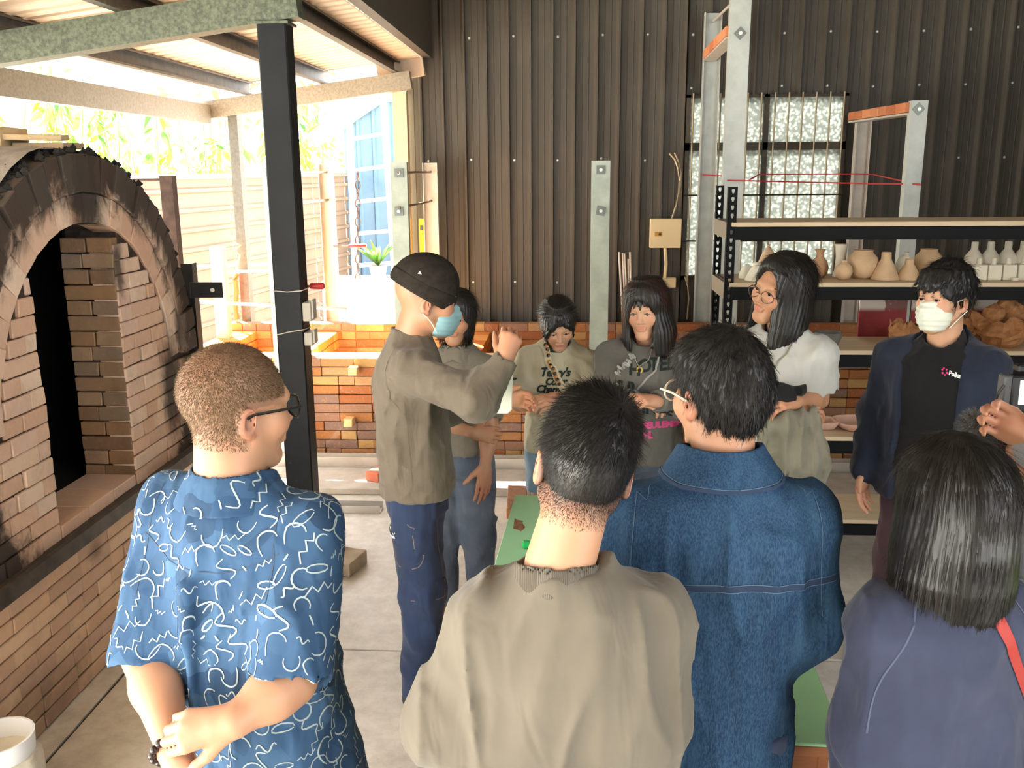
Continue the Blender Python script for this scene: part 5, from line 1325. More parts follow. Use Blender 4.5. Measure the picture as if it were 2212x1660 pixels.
def hair_strands(p, V, F, n, L, w, whorl=(0, -.05, .13), mask=None, seg=3, lift=.12, grav=.0, jit=.18, m=None, name='hair_strands', seed=1, parent=None, fwd=None, curl=.05, wave=None):
    rng = np.random.RandomState(seed); P_, N_ = sample_surf(V, F, n, rng, mask)
    D = P_-A3(whorl)
    if fwd is not None: D = fwd(P_, D)
    D = D-N_*(D*N_).sum(1, keepdims=True); D /= np.linalg.norm(D, axis=1, keepdims=True)+1e-9
    D = D+N_*lift
    Lr = (L(P_) if callable(L) else L)*rng.uniform(.6, 1.15, n)
    V2, F2 = ribbons(P_-N_*.001, D, N_, Lr, w, seg, grav, jit, curl, rng)
    return p.add(name, p.H(V2), F2, m or M_hair, parent)
def std(p, cx=0, cy=0, e=0., w=1., hemz=.8, bust=0., sh=1.0):
    S = p.s
    return [(hemz*S, cx, cy, (.158*w+e)*S, (.110*w+e)*S), (.95*S, cx*.8, cy, (.160*w+e)*S, (.114*w+e)*S), (1.08*S, cx*.6, cy, (.146*w+e)*S, (.104*w+e)*S), (1.22*S, cx*.3, cy+bust*.5, (.157*w+e)*S, (.110*w+e+bust)*S),
            (1.31*S, 0, 0, (.152*w*sh+e*.8)*S, (.102*w+e)*S), (1.37*S, 0, -.012*S, (.112*w*sh+e*.5)*S, (.080*w+e*.5)*S), (1.41*S, 0, -.018*S, (.078+e*.2)*S, (.064+e*.2)*S), (1.445*S, 0, -.018*S, .060*S, .055*S)]
def place(px, py, Y, hz=1.565):
    w = at_y(px, py, Y); return w, w.z/hz
M_denimj = cloth('jeans_denim', lin(20,32,56), lin(34,50,78), weave=1400, scale=7, fine=.25); M_jeansg = cloth('jeans_grey', lin(70,80,94), lin(96,106,118), weave=1200, scale=6)
M_blackc = cloth('black_cloth', lin(10,10,12), lin(16,16,18)); M_shoe = mat('shoe_dark', lin(40,38,38), .6); M_shoew = mat('shoe_white', lin(210,206,198), .6)
M_navy = cloth('navy_trousers', lin(36,40,54), lin(46,50,64))
def basics(p, jm, shoe, wide=1.0, zc=.06, zw=1.0, shorts=None, spread=.095, bare=False, name='trousers', belt=(.150, .112)):
    S = p.s
    p.core([(-.12*S, -.01, 1.29*S), (.12*S, -.01, 1.29*S)], [(-.085*S, 0, .88*S), (.085*S, 0, .88*S)], [(-spread*S, .012, .47*S), (spread*S, .012, .47*S)], [(-spread*S, -.01, .08*S), (spread*S, -.01, .08*S)], bare_leg=bare)
    o = p.legs(jm, name, wide=wide, zc=zc, zw=zw, shorts=shorts, spread=spread, belt_r=belt); p.shoes(shoe, spread+.005); return o

# ---------------------------------------------------------------- 1: man with cropped hair in the blue patterned shirt
w, S = place(498, 892, 1.74, 1.55)
p = Person('man in a blue shirt with white squiggles holding his hands behind his back', w.x, 1.74, -16, S, SKIN_A)
basics(p, cloth('chino', lin(60,62,70)), M_shoe, belt=(.165, .13))
st = lambda V: np.clip((V[:, 2]+.075+.25*np.maximum(V[:, 1]+.02, 0)-.9*np.maximum(V[:, 1]-.03, 0))/.05, 0, 1)*np.clip((.075-V[:, 1]+.6*(V[:, 2]-.02))/.04, 0, 1)*np.where((V[:, 2] < .02) & (V[:, 1] > .0), 0, 1)*.5
p.head((0, .02*S, 1.55*S), yaw=-33, pitch=-4, roll=3, hs=1.06*S, neck=(0, -.02*S, 1.40*S), nr=.062, stubble=st, eyes=False)
hv, hf = p.ch[-1][0], p.ch[-1][1]
M_buzz = hairmat('cropped_hair', lin(56,42,30), .5, lin(126,102,74))
hm = lambda c: ((c[:, 2] > -.055-.1*np.minimum(c[:, 1], 0)*0) & (c[:, 1] < .075) & ((c[:, 2] > .035) | (c[:, 1] < -.012)) & (np.abs(c[:, 0]) < .079)).astype(float)*np.clip((c[:, 2]+.07)/.05, .15, 1)
hair_strands(p, p.hV, hf, 36000, .0075, .0009, (0, -.06, .12), hm, 2, .55, .0, .35, M_buzz, 'cropped_hair', 3)
Lsh, Rsh = A3((-.160*S, -.005, 1.325*S)), A3((.160*S, -.005, 1.325*S))
Lel, Lwr = p.L(318, 1415, 1.66), p.L(378, 1622, 1.49)
Rel, Rwr = p.L(628, 1472, 1.565), p.L(506, 1558, 1.47)
p.arm(Lsh, Lel, Lwr, Lwr-Lel, (0, .7, -.2), (.3, .4, .3), res=.005, g=1.15, start=.5, wr_=-1)
p.arm(Rsh, Rel, Rwr, p.L(425, 1575, 1.45)-Rwr, (-.1, .8, -.5), (.75, .9, .6), res=.005, g=1.15, start=.5, wr_=1, thumb=(.6, .5, .3))
HS = NT('hawaiian_cotton'); _c = HS.coord('Object')
_v = HS.new('ShaderNodeTexVoronoi', feature='F1'); HS.link(HS.mix(.04, _c, HS.new('ShaderNodeTexNoise').outputs['Color']), _v.inputs['Vector']); _v.inputs['Scale'].default_value = 17
HS.col(HS.ramp(_v.outputs['Color'], [(0, lin(34,56,82)), (.35, lin(56,86,118)), (.6, lin(46,74,106)), (1, lin(70,102,134))])); HS.set(.8, spec=.2); HS.bump(HS.noise(HS.coord('Object', (1, 1, .4)), 13, 2, .5, .8), .5, .018)
rows = [(.72*S, .045, -.005, .20*S, .16*S), (.90*S, .03, -.01, .188*S, .152*S), (1.05*S, .015, -.01, .176*S, .142*S), (1.2*S, 0, -.008, .172*S, .136*S), (1.3*S, 0, -.008, .162*S, .12*S), (1.36*S, 0, -.014, .128*S, .096*S), (1.40*S, 0, -.018, .086*S, .076*S), (1.425*S, 0, -.02, .066*S, .064*S)]
lc, rc = Lsh+(Lel-Lsh)*.93, Rsh+(Rel-Rsh)*.86
def pleat(f):
    f.cone((-.02, -.16*S, 1.24*S), (-.015, -.165*S, .95*S), .010, .004, .012)
so, SV, SF = garment(p, 'patterned_shirt', HS.m, rows, [([Lsh, lc+(Lel-Lsh)*.1], [.066*S, .074*S]), ([Rsh, rc+(Rel-Rsh)*.1], [.066*S, .080*S])], res=.0065, hem=.73*S, neck=((0, -.01, 1.42*S), (0, .02, 1.6*S), .058*S, .07*S),
                     fold=(.0042, (9, 9, 4.5), 4, 2), folds2=(.003, (16, 8, 2), 49, 1), cuffs=[(lc, Lel-Lsh, .085*S), (rc, Rel-Rsh, .092*S)], extra=pleat)
# collar
cf = Field((-.13, -.15, 1.36*S), (.13, .12, 1.5*S), .0033)
cf.loft([(1.372*S, 0, -.018, .116*S, .108*S), (1.40*S, 0, -.016, .104*S, .098*S), (1.43*S, 0, -.012, .087*S, .085*S), (1.445*S, 0, -.008, .079*S, .078*S)], .01, 2.0)
cf.loft([(1.35*S, 0, -.018, .110*S, .102*S), (1.40*S, 0, -.016, .094*S, .088*S), (1.43*S, 0, -.012, .077*S, .075*S), (1.5*S, 0, -.008, .066*S, .066*S)], .004, 2.0, sub=True)
cf.plane((0, .0, 1.44*S), (0, .35, 1)); cf.plane((0, .075, 1.4*S), (0, 1, .1))
CV, CF = cf.mesh(); CV = smooth_mesh(CV, CF, 2); collar = p.add('collar', CV, CF, HS.m, so)
# white squiggle print
SVc, SFc = np.concatenate([SV, CV]), np.concatenate([SF, CF+len(SV)]); sb = bvh_of(SVc, SFc)
M_print = cloth('white_print', lin(150,166,168), lin(168,182,184), bump=.05)
rng = np.random.RandomState(5); P_, N_ = sample_surf(SVc, SFc, 9000, rng); keep = []
cell = {}
for i in range(len(P_)):
    q = P_[i]; c = tuple((q/.030).astype(int)); ok = True
    for dx in (-1, 0, 1):
        for dy in (-1, 0, 1):
            for dz in (-1, 0, 1):
                for j in cell.get((c[0]+dx, c[1]+dy, c[2]+dz), ()):
                    if np.linalg.norm(P_[j]-q) < .0285: ok = False
    if ok: cell.setdefault(c, []).append(i); keep.append(i)
def glyph(k, r):
    t = np.linspace(0, 1, 11)
    if k == 0: return np.stack([.9*np.sin(t*6.28), 2.4*(t-.5)], 1)
    if k == 1: a = t*4.2+.3; return np.stack([np.cos(a), np.sin(a)], 1)
    if k == 2: return np.array([(-1, -.9), (-.75, .1), (-.1, -.1), (.1, .8), (.7, .5), (1, 1.1)])
    if k == 3: a = t*6.0; return np.stack([np.cos(a)*1.1, .45*np.sin(a)+.4*np.cos(a)], 1)
    if k == 4: return np.array([(0, -.7), (.05, .0), (0, .7)])
    if k == 5: return np.array([(-.9, -.5), (-.3, .4), (-.1, -.1), (.35, .5), (.5, .0), (.9, .3)])
    if k == 6: a = t*3.4; return np.stack([np.cos(a), np.sin(a)*.9+np.where(t > .7, -(t-.7)*2.5, 0)], 1)
    return np.stack([2*(t-.5), .35*np.sin(t*9)], 1)
mb = MB()
for i in keep:
    k = rng.choice([0, 1, 2, 3, 4, 5, 6, 7, 1, 6, 2]); sz_ = rng.uniform(.013, .024)*(.6 if k in (4, 5) else 1)
    g = glyph(k, rng)*sz_; a = rng.uniform(-.9, .9)+(math.pi if rng.rand() < .5 else 0); g = g@np.array([[math.cos(a), math.sin(a)], [-math.sin(a), math.cos(a)]])
    n_ = Vector(N_[i]); t1 = Vector((0, 0, 1)).cross(n_)
    if t1.length < .1: t1 = Vector((1, 0, 0))
    t1.normalize(); t2 = n_.cross(t1); pts = []
    for x, y in g:
        l, nn, _, dd = sb.find_nearest(Vector(P_[i])+t1*x+t2*y)
        if dd > .012: break
        pts.append((l+nn*.0011, nn))
    if len(pts) < 3: continue
    n = len(pts); b0 = len(mb.v); wd = rng.uniform(.0026, .0042)
    for j, (q, nn) in enumerate(pts):
        d = pts[min(j+1, n-1)][0]-pts[max(j-1, 0)][0]; sd = d.cross(nn)
        if sd.length < 1e-6: sd = t1.copy()
        sd.normalize(); ww = wd*(.55+.45*math.sin(math.pi*(j+.6)/(n+.2)))
        mb.v += [tuple(q-sd*ww/2), tuple(q+sd*ww/2)]
    mb.f += [(b0+2*j, b0+2*j+1, b0+2*j+3, b0+2*j+2) for j in range(n-1)]
p.addmb('squiggle_print', mb, M_print, so)['kind'] = 'stuff'
M_seamb = mat('shirt_seam', lin(40,60,84), .8)
for pts, nm in ((curve([(-.16*S, -.1, 1.31*S), (-.08*S, -.15, 1.275*S), (0, -.16, 1.27*S), (.08*S, -.15, 1.275*S), (.16*S, -.1, 1.31*S)], 24), 'yoke_seam'), (curve([(.145*S, -.1, 1.40*S), (.15*S, -.13, 1.3*S), (.15*S, -.14, 1.2*S)], 14), 'armhole_seam'), (curve([(-.145*S, -.1, 1.40*S), (-.15*S, -.13, 1.3*S), (-.15*S, -.14, 1.2*S)], 14), 'armhole_seam'), (pl((-.03, -.17, 1.265*S), (-.022, -.18, .9*S), 20), 'pleat_fold')):
    seam(p, nm, sb, pts, M_seamb, .0025, .0008, so, (0, 1, 0))
# glasses
gl = MB()
gl.tube(p.H(np.array([(.083, -.012, .006), (.083, .0, .012), (.082, .05, .016), (.074, .096, .018)])).tolist(), [.0035, .003, .003, .0032], 6)
gl.tube(p.H(np.array([(-.083, -.012, .006), (-.083, .0, .012), (-.082, .05, .016), (-.074, .096, .018)])).tolist(), [.0035, .003, .003, .0032], 6)
for e in (-1, 1):
    ring = [(e*.036+.029*math.cos(t), .104-.006*abs(math.cos(t)), .008+.021*math.sin(t)) for t in np.linspace(0, 6.283, 19)]
    gl.tube(p.H(np.array(ring)).tolist(), .0026, 6)
gl.tube(p.H(np.array([(-.008, .108, .012), (.008, .108, .012)])).tolist(), .0022, 6)
p.addmb('glasses', gl, mat('glasses_black', lin(20,20,20), .25))
# bead bracelet
br_c = Lwr+(Lwr-Lel)/np.linalg.norm(Lwr-Lel)*(-.005); ax = (Lwr-Lel)/np.linalg.norm(Lwr-Lel); u1 = np.cross(ax, (0, 0, 1.)); u1 /= np.linalg.norm(u1); u2 = np.cross(ax, u1)
brace = thing('bead_bracelet', 'dark brown wooden bead bracelet on the wrist of the man in the squiggle shirt', 'bracelet', (0, 0, 0)); 
M_bead = mat('dark_bead', lin(40,26,22), .25)
bm_ = MB().lathe([(.0002, -.0085), (.005, -.007), (.008, -.003), (.0085, 0), (.008, .003), (.005, .007), (.0002, .0085)], n=12).mesh('bead', smooth=True)
rw = Matrix.Translation((p.X, p.Y, 0)) @ Matrix.Rotation(p.a, 4, 'Z')
brace.location = rw @ Vector(br_c); WL[brace.name] = brace.location.copy()
for k in range(15):
    a = 2*math.pi*k/15; q = rw @ Vector(br_c+(u1*math.cos(a)+u2*math.sin(a))*.0395); put('bead', bm_, M_bead, brace, q)
p.finish()

# ---------------------------------------------------------------- 2: young man in the beige tee
w, S = place(1262, 1026, 1.52, 1.54)
p = Person('young man with short black hair in an oversized beige t-shirt seen from behind', w.x, 1.52, 3, S, SKIN_A)
basics(p, M_blackc, M_shoew)
st = lambda V: np.clip((V[:, 2]+.088)/.04, 0, 1)*np.clip((.02-V[:, 1])/.03, 0, 1)*.75*np.where(np.abs(V[:, 0]) > .082, 0, 1)
p.head((0, .02*S, 1.54*S), yaw=4, pitch=-6, roll=11, hs=1.03*S, neck=(-.045*S, -.03*S, 1.38*S), nr=.056, stubble=st, eyes=False, res=.004)
def cut(f):
    f.ell((0, .15, -.03), (.1, .095, .105), .01, sub=True); f.plane((0, -.06, -.042), (0, -.18, -1), .01)
    for e in (-1, 1): f.ell((e*.092, .012, -.02), (.03, .032, .045), .01, sub=True)
V, F = hair_shape(p, cut, (.006, .008, .022), extra=lambda f: f.ell((.01, .0, .085), (.07, .085, .065), .02))
hr = p.add('hair', p.H(V), F, M_hairm)
hair_strands(p, V, F, 16000, lambda q: np.where(q[:, 2] > .045, .028, .013), .0011, (.03, -.06, .125), None, 3, .35, .02, .22, M_hair, 'hair_strands', 4, hr)
hair_strands(p, p.hV, p.ch[-1][1], 5000, .006, .0008, (0, -.05, .12), lambda c: ((c[:, 2] < -.03) & (c[:, 2] > -.085) & (c[:, 1] < 0) & (np.abs(c[:, 0]) < .076)).astype(float)*np.clip((c[:, 2]+.09)/.05, 0, 1), 2, .3, 0, .3, M_hair, 'nape_stubble', 6, hr)
Lsh, Rsh = A3((-.178*S, -.02, 1.262*S)), A3((.122*S, -.02, 1.268*S))
Lel, Rel = p.L(978, 1560, 1.49), p.L(1374, 1550, 1.47)
Lwr, Rwr = A3((-.20, .2, .98*S)), A3((.16, .22, .98*S))
for a_ in ((Lsh, Lel, Lwr, -1), (Rsh, Rel, Rwr, 1)): p.arm(a_[0], a_[1], a_[2], (.0, 1, .1), (0, 0, -1), (.5, .6, .5), res=.006, start=1.3, wr_=a_[3])
M_beige = cloth('beige_jersey', lin(94,88,77), lin(104,97,85), weave=1100, scale=3)
cx = -.025
rows = [(.70*S, cx, 0, .215*S, .165*S), (.88*S, cx, 0, .205*S, .16*S), (1.05*S, cx, 0, .195*S, .15*S), (1.2*S, cx, -.005, .185*S, .14*S), (1.28*S, cx, -.01, .172*S, .122*S), (1.33*S, cx-.005, -.02, .138*S, .10*S), (1.365*S, cx-.012, -.026, .096*S, .084*S), (1.385*S, cx-.018, -.028, .078*S, .074*S)]
def tee(f):
    for a, b, r0, r1 in (((-.10, -.165, 1.24), (-.115, -.175, .80), .008, .014), ((-.155, -.15, 1.15), (-.12, -.175, .78), .008, .014), ((.075, -.165, 1.25), (.085, -.17, 1.05), .006, .004), ((.03, -.165, 1.30), (-.03, -.175, 1.02), .004, .008), ((.10, -.165, 1.1), (.05, -.175, .8), .006, .012), ((.0, -.17, 1.1), (.02, -.18, .75), .005, .012), ((.13, -.15, 1.2), (.115, -.165, .95), .006, .008)):
        f.cone(A3(a)*S, A3(b)*S, r0, r1, .022)
to, TV, TF = garment(p, 'beige_tshirt', M_beige, rows, [([Lsh, Lel, Lel+(Lwr-Lel)*.45], [.066*S, .078*S, .075*S]), ([Rsh, Rel, Rel+(Rwr-Rel)*.45], [.066*S, .078*S, .075*S])], res=.0065, k=.05, hem=.72*S, neck=((-.046*S, -.022, 1.37*S), (-.04*S, .0, 1.6*S), .068*S, .085*S), fold=(.0036, (9, 9, 3.6), 9, 2), folds2=(.0058, (17, 8, 1.5), 19, 1))
# ribbed neckband
nbm = NT('ribbed_band'); _c = nbm.coord('Object'); _wv = nbm.new('ShaderNodeTexWave'); _wv.inputs['Scale'].default_value = 95; nbm.link(_c, _wv.inputs['Vector']); nbm.col(nbm.ramp(_wv.outputs['Fac'], [(.2, lin(74,68,59)), (.8, lin(98,91,79))])); nbm.set(.85); nbm.bump(_wv.outputs['Fac'], .5, .003)
cf = Field((-.16*S-.02, -.14, 1.32*S), (.08, .1, 1.47*S), .004)
R_ = np.array(Matrix.Rotation(math.radians(-12), 3, 'X'))
ncx, ncy = -.046*S, -.022
cf.loft([(1.352*S, ncx, ncy-.008, .088*S, .084*S), (1.38*S, ncx, ncy-.005, .079*S, .077*S), (1.41*S, ncx, ncy, .070*S, .069*S)], .008, 2.0)
cf.loft([(1.33*S, ncx, ncy-.008, .080*S, .076*S), (1.38*S, ncx, ncy-.005, .071*S, .069*S), (1.45*S, ncx, ncy, .060*S, .059*S)], .003, 2.0, sub=True)
cf.plane((0, -.09, 1.408*S), (0, .32, 1))
CV, CF = cf.mesh(); CV = smooth_mesh(CV, CF, 2); p.add('neckband', CV, CF, nbm.m, to)
p.finish()

# ---------------------------------------------------------------- 3: man in the denim jacket
w, S = place(1560, 866, 1.79, 1.53)
p = Person('man with thick black hair in a blue denim jacket seen from behind', w.x, 1.79, 4, S, SKIN_A)
basics(p, M_denimj, M_shoe, zw=.86)
p.head((0, .02*S, 1.53*S), yaw=24, pitch=-4, roll=0, hs=.97*S, neck=(0, -.02*S, 1.38*S), nr=.06, eyes=False, res=.0045)
def cut(f):
    f.ell((0, .155, -.03), (.105, .10, .105), .01, sub=True); f.plane((0, -.08, -.078), (0, -.12, -1), .012)
    for e in (-1, 1): f.ell((e*.095, .022, -.03), (.03, .04, .045), .012, sub=True)
V, F = hair_shape(p, cut, (.005, .009, .015), extra=lambda f: (f.ell((0, -.045, .01), (.072, .068, .080), .03), f.ell((-.02, .03, .088), (.05, .05, .042), .03)), amp=.0022)
hr = p.add('hair', p.H(V), F, M_hairm)
hair_strands(p, V, F, 15000, .032, .0013, (.01, -.05, .15), None, 4, .08, .1, .16, M_hair, 'hair_strands', 8, hr)
Lsh, Rsh = A3((-.160*S, -.01, 1.285*S)), A3((.160*S, -.01, 1.285*S))
Lel, Rel = A3((-.235*S, -.01, 1.06*S)), p.L(1722, 1340, 1.79)
Lwr, Rwr = A3((-.06, .2, 1.12*S)), A3((-.02, .24, 1.06*S))
p.arm(Lsh, Lel, Lwr, (.8, .5, .3), (0, -1, -.2), (.3, .3, .3), res=.006, start=1.4, wr_=-1); p.arm(Rsh, Rel, Rwr, (-1, .1, .1), (0, -1, 0), (.3, .3, .3), res=.006, start=1.4, wr_=1)
DN = NT('denim'); _c = DN.coord('Object'); _f = DN.noise(DN.coord('Object', (1, 1, .25)), 420, 3); _w = DN.noise(DN.coord('Object', (1.6, 1.6, .35)), 9, 6, .65, .4)
DN.col(DN.mix(DN.rng(_f, .35, .65, 0, .45), DN.ramp(_w, [(.28, lin(18,38,62)), (.5, lin(28,54,82)), (.75, lin(52,84,110))]), lin(66,96,122))); DN.set(.8, spec=.2); DN.bump(_f, .18, .0012); _w1 = DN.new('ShaderNodeBump'); DN.link(DN.noise(DN.coord('Object', (1, 1, .4)), 13, 2, .5, .8), _w1.inputs['Height']); _w1.inputs['Strength'].default_value = .6; _w1.inputs['Distance'].default_value = .018; DN.link(_w1.outputs[0], DN.b.inputs['Normal'].links[0].from_node.inputs['Normal'])
rows = [(.68*S, 0, 0, .166*S, .13*S), (.76*S, 0, 0, .164*S, .13*S), (.90*S, 0, 0, .164*S, .130*S), (1.05*S, 0, -.003, .166*S, .130*S), (1.2*S, 0, -.006, .172*S, .132*S), (1.29*S, 0, -.01, .18*S, .122*S), (1.345*S, 0, -.015, .138*S, .098*S), (1.385*S, 0, -.02, .086*S, .074*S), (1.41*S, 0, -.02, .066*S, .062*S)]
def jk(f):
    for a, b, r0, r1 in (((-.02, -.165, 1.18), (.0, -.165, .92), .008, .003), ((.06, -.163, 1.17), (.045, -.16, .98), .007, .003), ((-.09, -.16, 1.18), (-.07, -.16, .95), .006, .003), ((.11, -.155, 1.15), (.10, -.155, .95), .006, .004), ((.15, -.12, 1.05), (.09, -.155, .86), .006, .006)): f.cone(A3(a)*S, A3(b)*S, r0, r1, .02)
jo, JV, JF = garment(p, 'denim_jacket', DN.m, rows, [([Lsh, Lel, Lwr], [.074*S, .074*S, .06*S]), ([Rsh, Rel, Rwr], [.074*S, .074*S, .06*S])], res=.007, k=.05, hem=.70*S, neck=((0, -.01, 1.42*S), (0, .02, 1.6*S), .058*S, .07*S), fold=(.0034, (9, 9, 5), 14, 2), folds2=(.0040, (18, 8, 2.2), 29, 1))
cf = Field((-.15, -.15, 1.36*S), (.15, .14, 1.5*S), .0033)
cf.loft([(1.385*S, 0, -.020, .122*S, .108*S), (1.41*S, 0, -.016, .104*S, .096*S), (1.435*S, 0, -.010, .088*S, .085*S), (1.452*S, 0, -.006, .079*S, .078*S)], .01, 2.0)
cf.loft([(1.36*S, 0, -.020, .116*S, .102*S), (1.41*S, 0, -.016, .092*S, .084*S), (1.435*S, 0, -.010, .076*S, .073*S), (1.5*S, 0, -.006, .066*S, .065*S)], .004, 2.0, sub=True)
cf.plane((0, -.02, 1.452*S), (0, .3, 1)); cf.plane((0, .07, 1.4*S), (0, 1, .1))
CV, CF = cf.mesh(); CV = smooth_mesh(CV, CF, 2); jc = p.add('collar', CV, CF, DN.m, jo)
jb_ = bvh_of(JV, JF); M_st = mat('denim_stitch', lin(74,100,122), .8); M_std = mat('denim_seam_dark', lin(28,46,72), .85)
yk = lambda dz: curve([(-.23*S, -.06, (1.19+dz)*S), (-.12*S, -.15, (1.20+dz)*S), (0, -.17, (1.205+dz)*S), (.12*S, -.15, (1.20+dz)*S), (.225*S, -.06, (1.19+dz)*S)], 60)
seam(p, 'yoke_seam', jb_, yk(-.004), M_std, .011, .0010, jo, (0, 1, 0)); seam(p, 'stitch_line', jb_, yk(.003), M_st, .0016, .0022, jo, (0, 1, 0)); seam(p, 'stitch_line', jb_, yk(-.010), M_st, .0016, .0022, jo, (0, 1, 0))
hb = lambda z: curve([(-.18*S, -.05, z*S), (-.1*S, -.13, (z-.012)*S), (0, -.15, (z-.018)*S), (.1*S, -.13, (z-.012)*S), (.18*S, -.05, z*S)], 30)
seam(p, 'stitch_line', jb_, hb(.765), M_st, .0016, .0018, jo, (0, 1, 0)); seam(p, 'stitch_line', jb_, hb(.759), M_st, .0016, .0018, jo, (0, 1, 0))
for e in (-1, 1): seam(p, 'armhole_stitch', jb_, curve([(e*.15*S, -.06, 1.42*S), (e*.178*S, -.12, 1.32*S), (e*.185*S, -.13, 1.2*S), (e*.19*S, -.1, 1.12*S)], 20), M_st, .0016, .0018, jo, (0, 1, 0))
cb_ = bvh_of(CV, CF); seam(p, 'collar_edge', cb_, curve([(-.12*S, .03, 1.390*S), (-.1*S, -.09, 1.390*S), (0, -.14, 1.390*S), (.1*S, -.09, 1.390*S), (.12*S, .03, 1.390*S)], 30), M_std, .008, .0012, jc); seam(p, 'stitch_line', cb_, curve([(-.12*S, .03, 1.398*S), (-.1*S, -.09, 1.398*S), (0, -.14, 1.398*S), (.1*S, -.09, 1.398*S), (.12*S, .03, 1.398*S)], 30), M_st, .0016, .0015, jc)
gl = MB()
for e in (-1, 1): gl.tube(p.H(np.array([(e*.085, -.01, .004), (e*.085, .04, .014), (e*.076, .096, .014)])).tolist(), .0028, 6)
for e in (-1, 1): gl.tube(p.H(np.array([(e*.036+.029*math.cos(t), .106-.006*abs(math.cos(t)), .006+.022*math.sin(t)) for t in np.linspace(0, 6.283, 19)])).tolist(), .0024, 6)
p.addmb('glasses', gl, mat('glasses_clear', lin(196,190,176), .2))
p.finish()

# ---------------------------------------------------------------- 4: woman with straight black hair in the slate sweatshirt
w, S = place(2060, 1100, 1.68, 1.55)
p = Person('woman with straight black shoulder-length hair in a slate blue sweatshirt', w.x, 1.68, 8, S, SKIN_B)
basics(p, M_blackc, M_shoew)
p.head((0, .02*S, 1.55*S), yaw=10, pitch=0, roll=3, hs=1.05*S, neck=(0, -.02*S, 1.40*S), nr=.05, eyes=False, fem=True, res=.005)
def cut(f):
    f.ell((0, .15, -.05), (.075, .11, .14), .01, sub=True); f.cone((0, .04, -.1), (0, .06, -.3), .06, .07, .01, sub=True)
def ext(f): f.loft([(.135, 0, -.012, .045, .06), (.115, 0, -.013, .075, .09), (.08, 0, -.015, .095, .112), (.02, 0, -.022, .104, .118), (-.06, -.002, -.03, .112, .118), (-.13, .0, -.035, .118, .112), (-.19, .008, -.04, .112, .10), (-.235, .03, -.04, .085, .085)], .03, 2.2)
def strandy(f):
    f.func(lambda x, y, z: .0012*np.sin(np.arctan2(x, -(y+.02))*60+9*vnoise(x*18, y*18, z*5, 3))+.005*vnoise(x*14, y*14, z*3, 5)+.003*vnoise(x*40, y*40, z*4, 6))
V, F = hair_shape(p, cut, (.016, .016, .02), lo=-.27, extra=ext, post=strandy)
hr = p.add('hair', p.H(V), F, M_hairm)
down = lambda P_, D: np.clip((P_[:, 2:3]-.0)/.12, 0, 1)*D/np.linalg.norm(D, axis=1, keepdims=True)+(1-np.clip((P_[:, 2:3]-.0)/.12, 0, 1))*np.array([[0, 0, -1.]])
hair_strands(p, V, F, 9000, (lambda q: np.clip((q[:, 2]+.27)*.5, .01, .08)), .0015, (.0, .03, .32), None, 5, .0, .03, .03, M_hairb, 'hair_strands', 9, hr, fwd=down, curl=.01)
Lsh, Rsh = A3((-.150*S, -.015, 1.29*S)), A3((.165*S, -.015, 1.30*S))
Lel, Rel = p.L(1908, 1590, 1.64), A3((.25*S, .0, 1.07*S))
Lwr, Rwr = A3((-.04, .22, .93*S)), A3((.08, .25, .97*S))
p.arm(Lsh, Lel, Lwr, (1, .1, 0), (0, 0, -1), (.4, .5, .4), res=.006, start=1.5, wr_=-1, g=.85); p.arm(Rsh, Rel, Rwr, (-1, .1, 0), (0, 0, -1), (.4, .5, .4), res=.006, start=1.5, wr_=1, g=.85)
M_slate = cloth('slate_fleece', lin(42,47,67), lin(53,58,80), weave=1000, scale=5)
rows = [(.78*S, .01, 0, .19*S, .15*S), (.92*S, .01, 0, .195*S, .155*S), (1.08*S, .01, 0, .186*S, .15*S), (1.22*S, .005, 0, .178*S, .14*S), (1.295*S, 0, -.005, .158*S, .12*S), (1.35*S, 0, -.012, .128*S, .095*S), (1.395*S, 0, -.018, .082*S, .072*S), (1.425*S, 0, -.02, .064*S, .062*S)]
def sw(f):
    for a, b, r0, r1 in (((-.09, -.155, 1.22), (-.06, -.17, .85), .008, .014), ((-.14, -.12, 1.15), (-.13, -.15, .85), .008, .012), ((.05, -.16, 1.2), (.06, -.17, .85), .006, .012), ((.0, -.165, 1.1), (-.01, -.17, .85), .005, .009)): f.cone(A3(a)*S, A3(b)*S, r0, r1, .025)
wo, WV, WF = garment(p, 'slate_sweatshirt', M_slate, rows, [([Lsh, Lel, Lel+(Lwr-Lel)*.8], [.070*S, .082*S, .06*S]), ([Rsh, Rel, Rel+(Rwr-Rel)*.8], [.082*S, .092*S, .06*S])], res=.0075, k=.05, hem=.80*S, neck=((0, -.01, 1.43*S), (0, .02, 1.6*S), .055*S, .07*S), fold=(.0046, (9, 9, 4), 24, 2), folds2=(.0056, (15, 8, 1.6), 39, 1))
sb_ = bvh_of(WV, WF); M_sl2 = mat('slate_seam', lin(72,78,100), .85)
for e in (-1, 1): seam(p, 'raglan_seam', sb_, curve([(e*.06*S, -.08, 1.44*S), (e*.13*S, -.14, 1.33*S), (e*.185*S, -.14, 1.2*S), (e*.2*S, -.1, 1.1*S)], 24), M_sl2, .0035, .001, wo, (0, 1, 0))
seam(p, 'crossbody_strap', sb_, curve([(.03*S, -.11, 1.395*S), (.10*S, -.155, 1.25*S), (.17*S, -.155, 1.1*S), (.21*S, -.12, .95*S)], 24), mat('orange_red_strap', lin(150,30,14), .6), .022, .003, None, (0, 1, 0))
cf = Field((-.1, -.12, 1.38*S), (.1, .1, 1.5*S), .0045)
